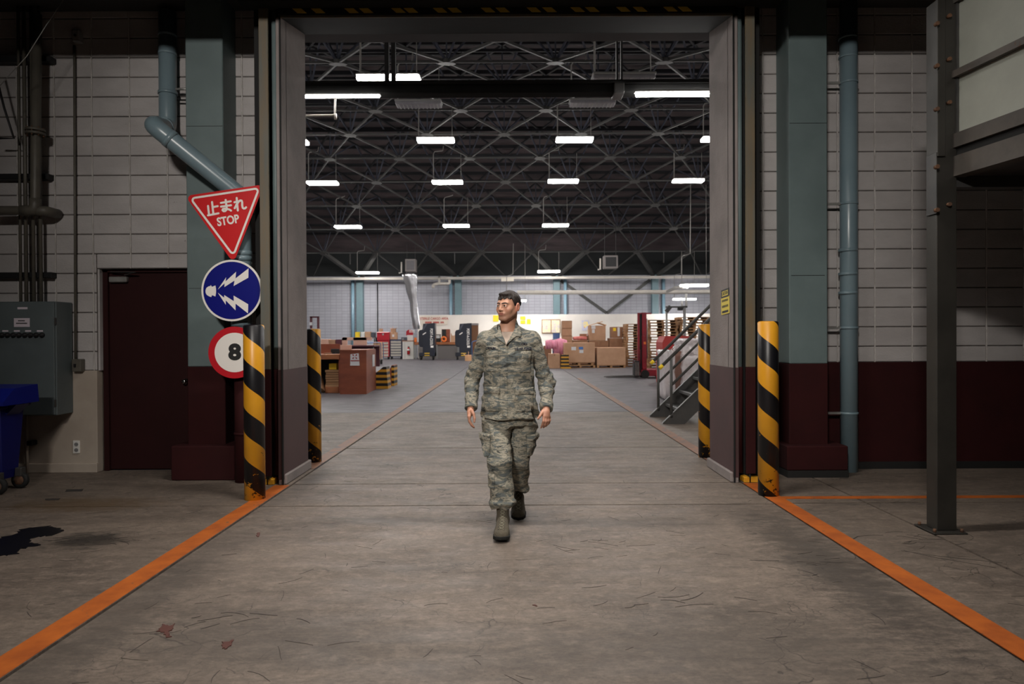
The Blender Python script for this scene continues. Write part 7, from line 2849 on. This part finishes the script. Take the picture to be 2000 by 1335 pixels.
# boots
def boot(name, heel, toe, ankle, top_, lean, label_back):
    """heel/toe: points on the sole's underside; builds upper, toe cap seam, sole and laces"""
    heel, toe, ankle, top_ = map(np.asarray, (heel, toe, ankle, top_))
    fw = toe - heel
    ln = np.linalg.norm(fw)
    fw = fw / ln
    rt = np.cross(fw, (0, 0, 1.0)); rt /= np.linalg.norm(rt)
    up = np.cross(rt, fw)
    def loc(P):
        q = P - heel
        return np.stack([q @ fw, q @ rt, q @ up], 1)
    def width(u):
        return np.interp(u / ln, [-.05, 0, .12, .45, .68, .88, .97, 1.02], [.0, .027, .036, .038, .055, .051, .034, .0])
    def foot_outline(q):
        return np.abs(q[:, 1]) - width(q[:, 0])
    def upper(P):
        q = loc(P)
        u = q[:, 0] / ln
        hgt = np.interp(u, [0, .3, .45, .62, .8, .95, 1.0], [.095, .12, .105, .082, .066, .052, .035])
        a = smax(foot_outline(q) - .001, q[:, 2] - hgt, .045)
        a = np.maximum(a, .018 - q[:, 2])
        a = np.maximum(a, np.maximum(-q[:, 0] - .005, q[:, 0] - ln - .004))
        sh = sd_cone(P, ankle, top_, .043, .051)
        inst = sd_cone(P, heel + fw * ln * .30 + up * .085, heel + fw * ln * .62 + up * .052, .037, .036)
        d = smin(smin(a, inst, .03), sh, .035)
        d = np.maximum(d, .016 - q[:, 2])
        return np.maximum(d, (P - top_) @ ((top_ - ankle) / np.linalg.norm(top_ - ankle))) - waves(P, 61, 60, 5) * .0012
    lo = np.minimum(np.minimum(heel, toe), np.minimum(ankle, top_)) - .08
    hi = np.maximum(np.maximum(heel, toe), np.maximum(ankle, top_)) + .08
    v, fc = surface(upper, lo, hi, .0042)
    bt = skin_mesh('boot', v, fc, 'boot_suede', MAN, 1)
    def sole(P):
        q = loc(P)
        d = np.maximum(foot_outline(q) - .007, np.abs(q[:, 2] - .013) - .0135)
        d = np.maximum(d, np.maximum(-q[:, 0] - .008, q[:, 0] - ln - .007))
        notch = np.maximum(np.abs(q[:, 0] - ln * .36) - .022, q[:, 2] - .010)
        return smax(smax(d, -notch, .003), d, .004)
    v, fc = surface(sole, lo, hi, .004)
    skin_mesh('sole', v, fc, 'boot_sole', bt, 1)
    # toe cap seam and laces lie on the upper
    def drop(pt, dirn):
        p = np.array(pt, float)
        for _ in range(50):
            p = p + dirn * np.clip(upper(p[None])[0], -.01, .02) * .8
        return p
    f0 = heel + fw * ln
    eye = []
    for i in range(8):
        t = i / 7
        base_ = heel + fw * ln * (.66 - .30 * t) + up * (.05 + .125 * t)
        row = []
        for s in (-1, 1):
            start = base_ + fw * .12 + up * .10 * (1 - t) + rt * s * (.021 - .004 * t)
            row.append(drop(start, (-fw * (.5 + .5 * t) - up * (.6 * (1 - t))) / 1.0) )
        eye.append(row)
    lace = MB()
    for i in range(7):
        for s in (0, 1):
            a, b_ = eye[i][s], eye[i + 1][1 - s]
            m_ = (a + b_) / 2 + fw * .004 + up * .002
            lace.tube([a, m_, b_], .0021, 5)
    tag(lace.build('laces', 'boot_lace', bt), kind='stuff')
    for row in eye:
        for p in row:
            bm_ = MB()
            bm_.cyl(p - fw * .001, p + fw * .002, .0036, 8)
            bm_.build('eyelet', 'button_dark', bt)
    return bt


hF = np.array((at(983, 1000, 4.97).x, 4.965, 0.002)); tF = np.array((at(978, 1058, 4.68).x, 4.685, 0.022))
boot('boot', hF, tF, hF + np.array((0.0, -.045, .115)), cuF + np.array((0, .015, .05)), 0, 0)
hB = np.array((at(1013, 1000, 5.55).x, 5.545, 0.085)); tB = np.array((at(1012.5, 1013, 5.29).x, 5.285, 0.0))
boot('boot', hB, tB, hB + np.array((0.0, -.035, .115)), cuB + np.array((0, -.03, .09)), 0, 0)
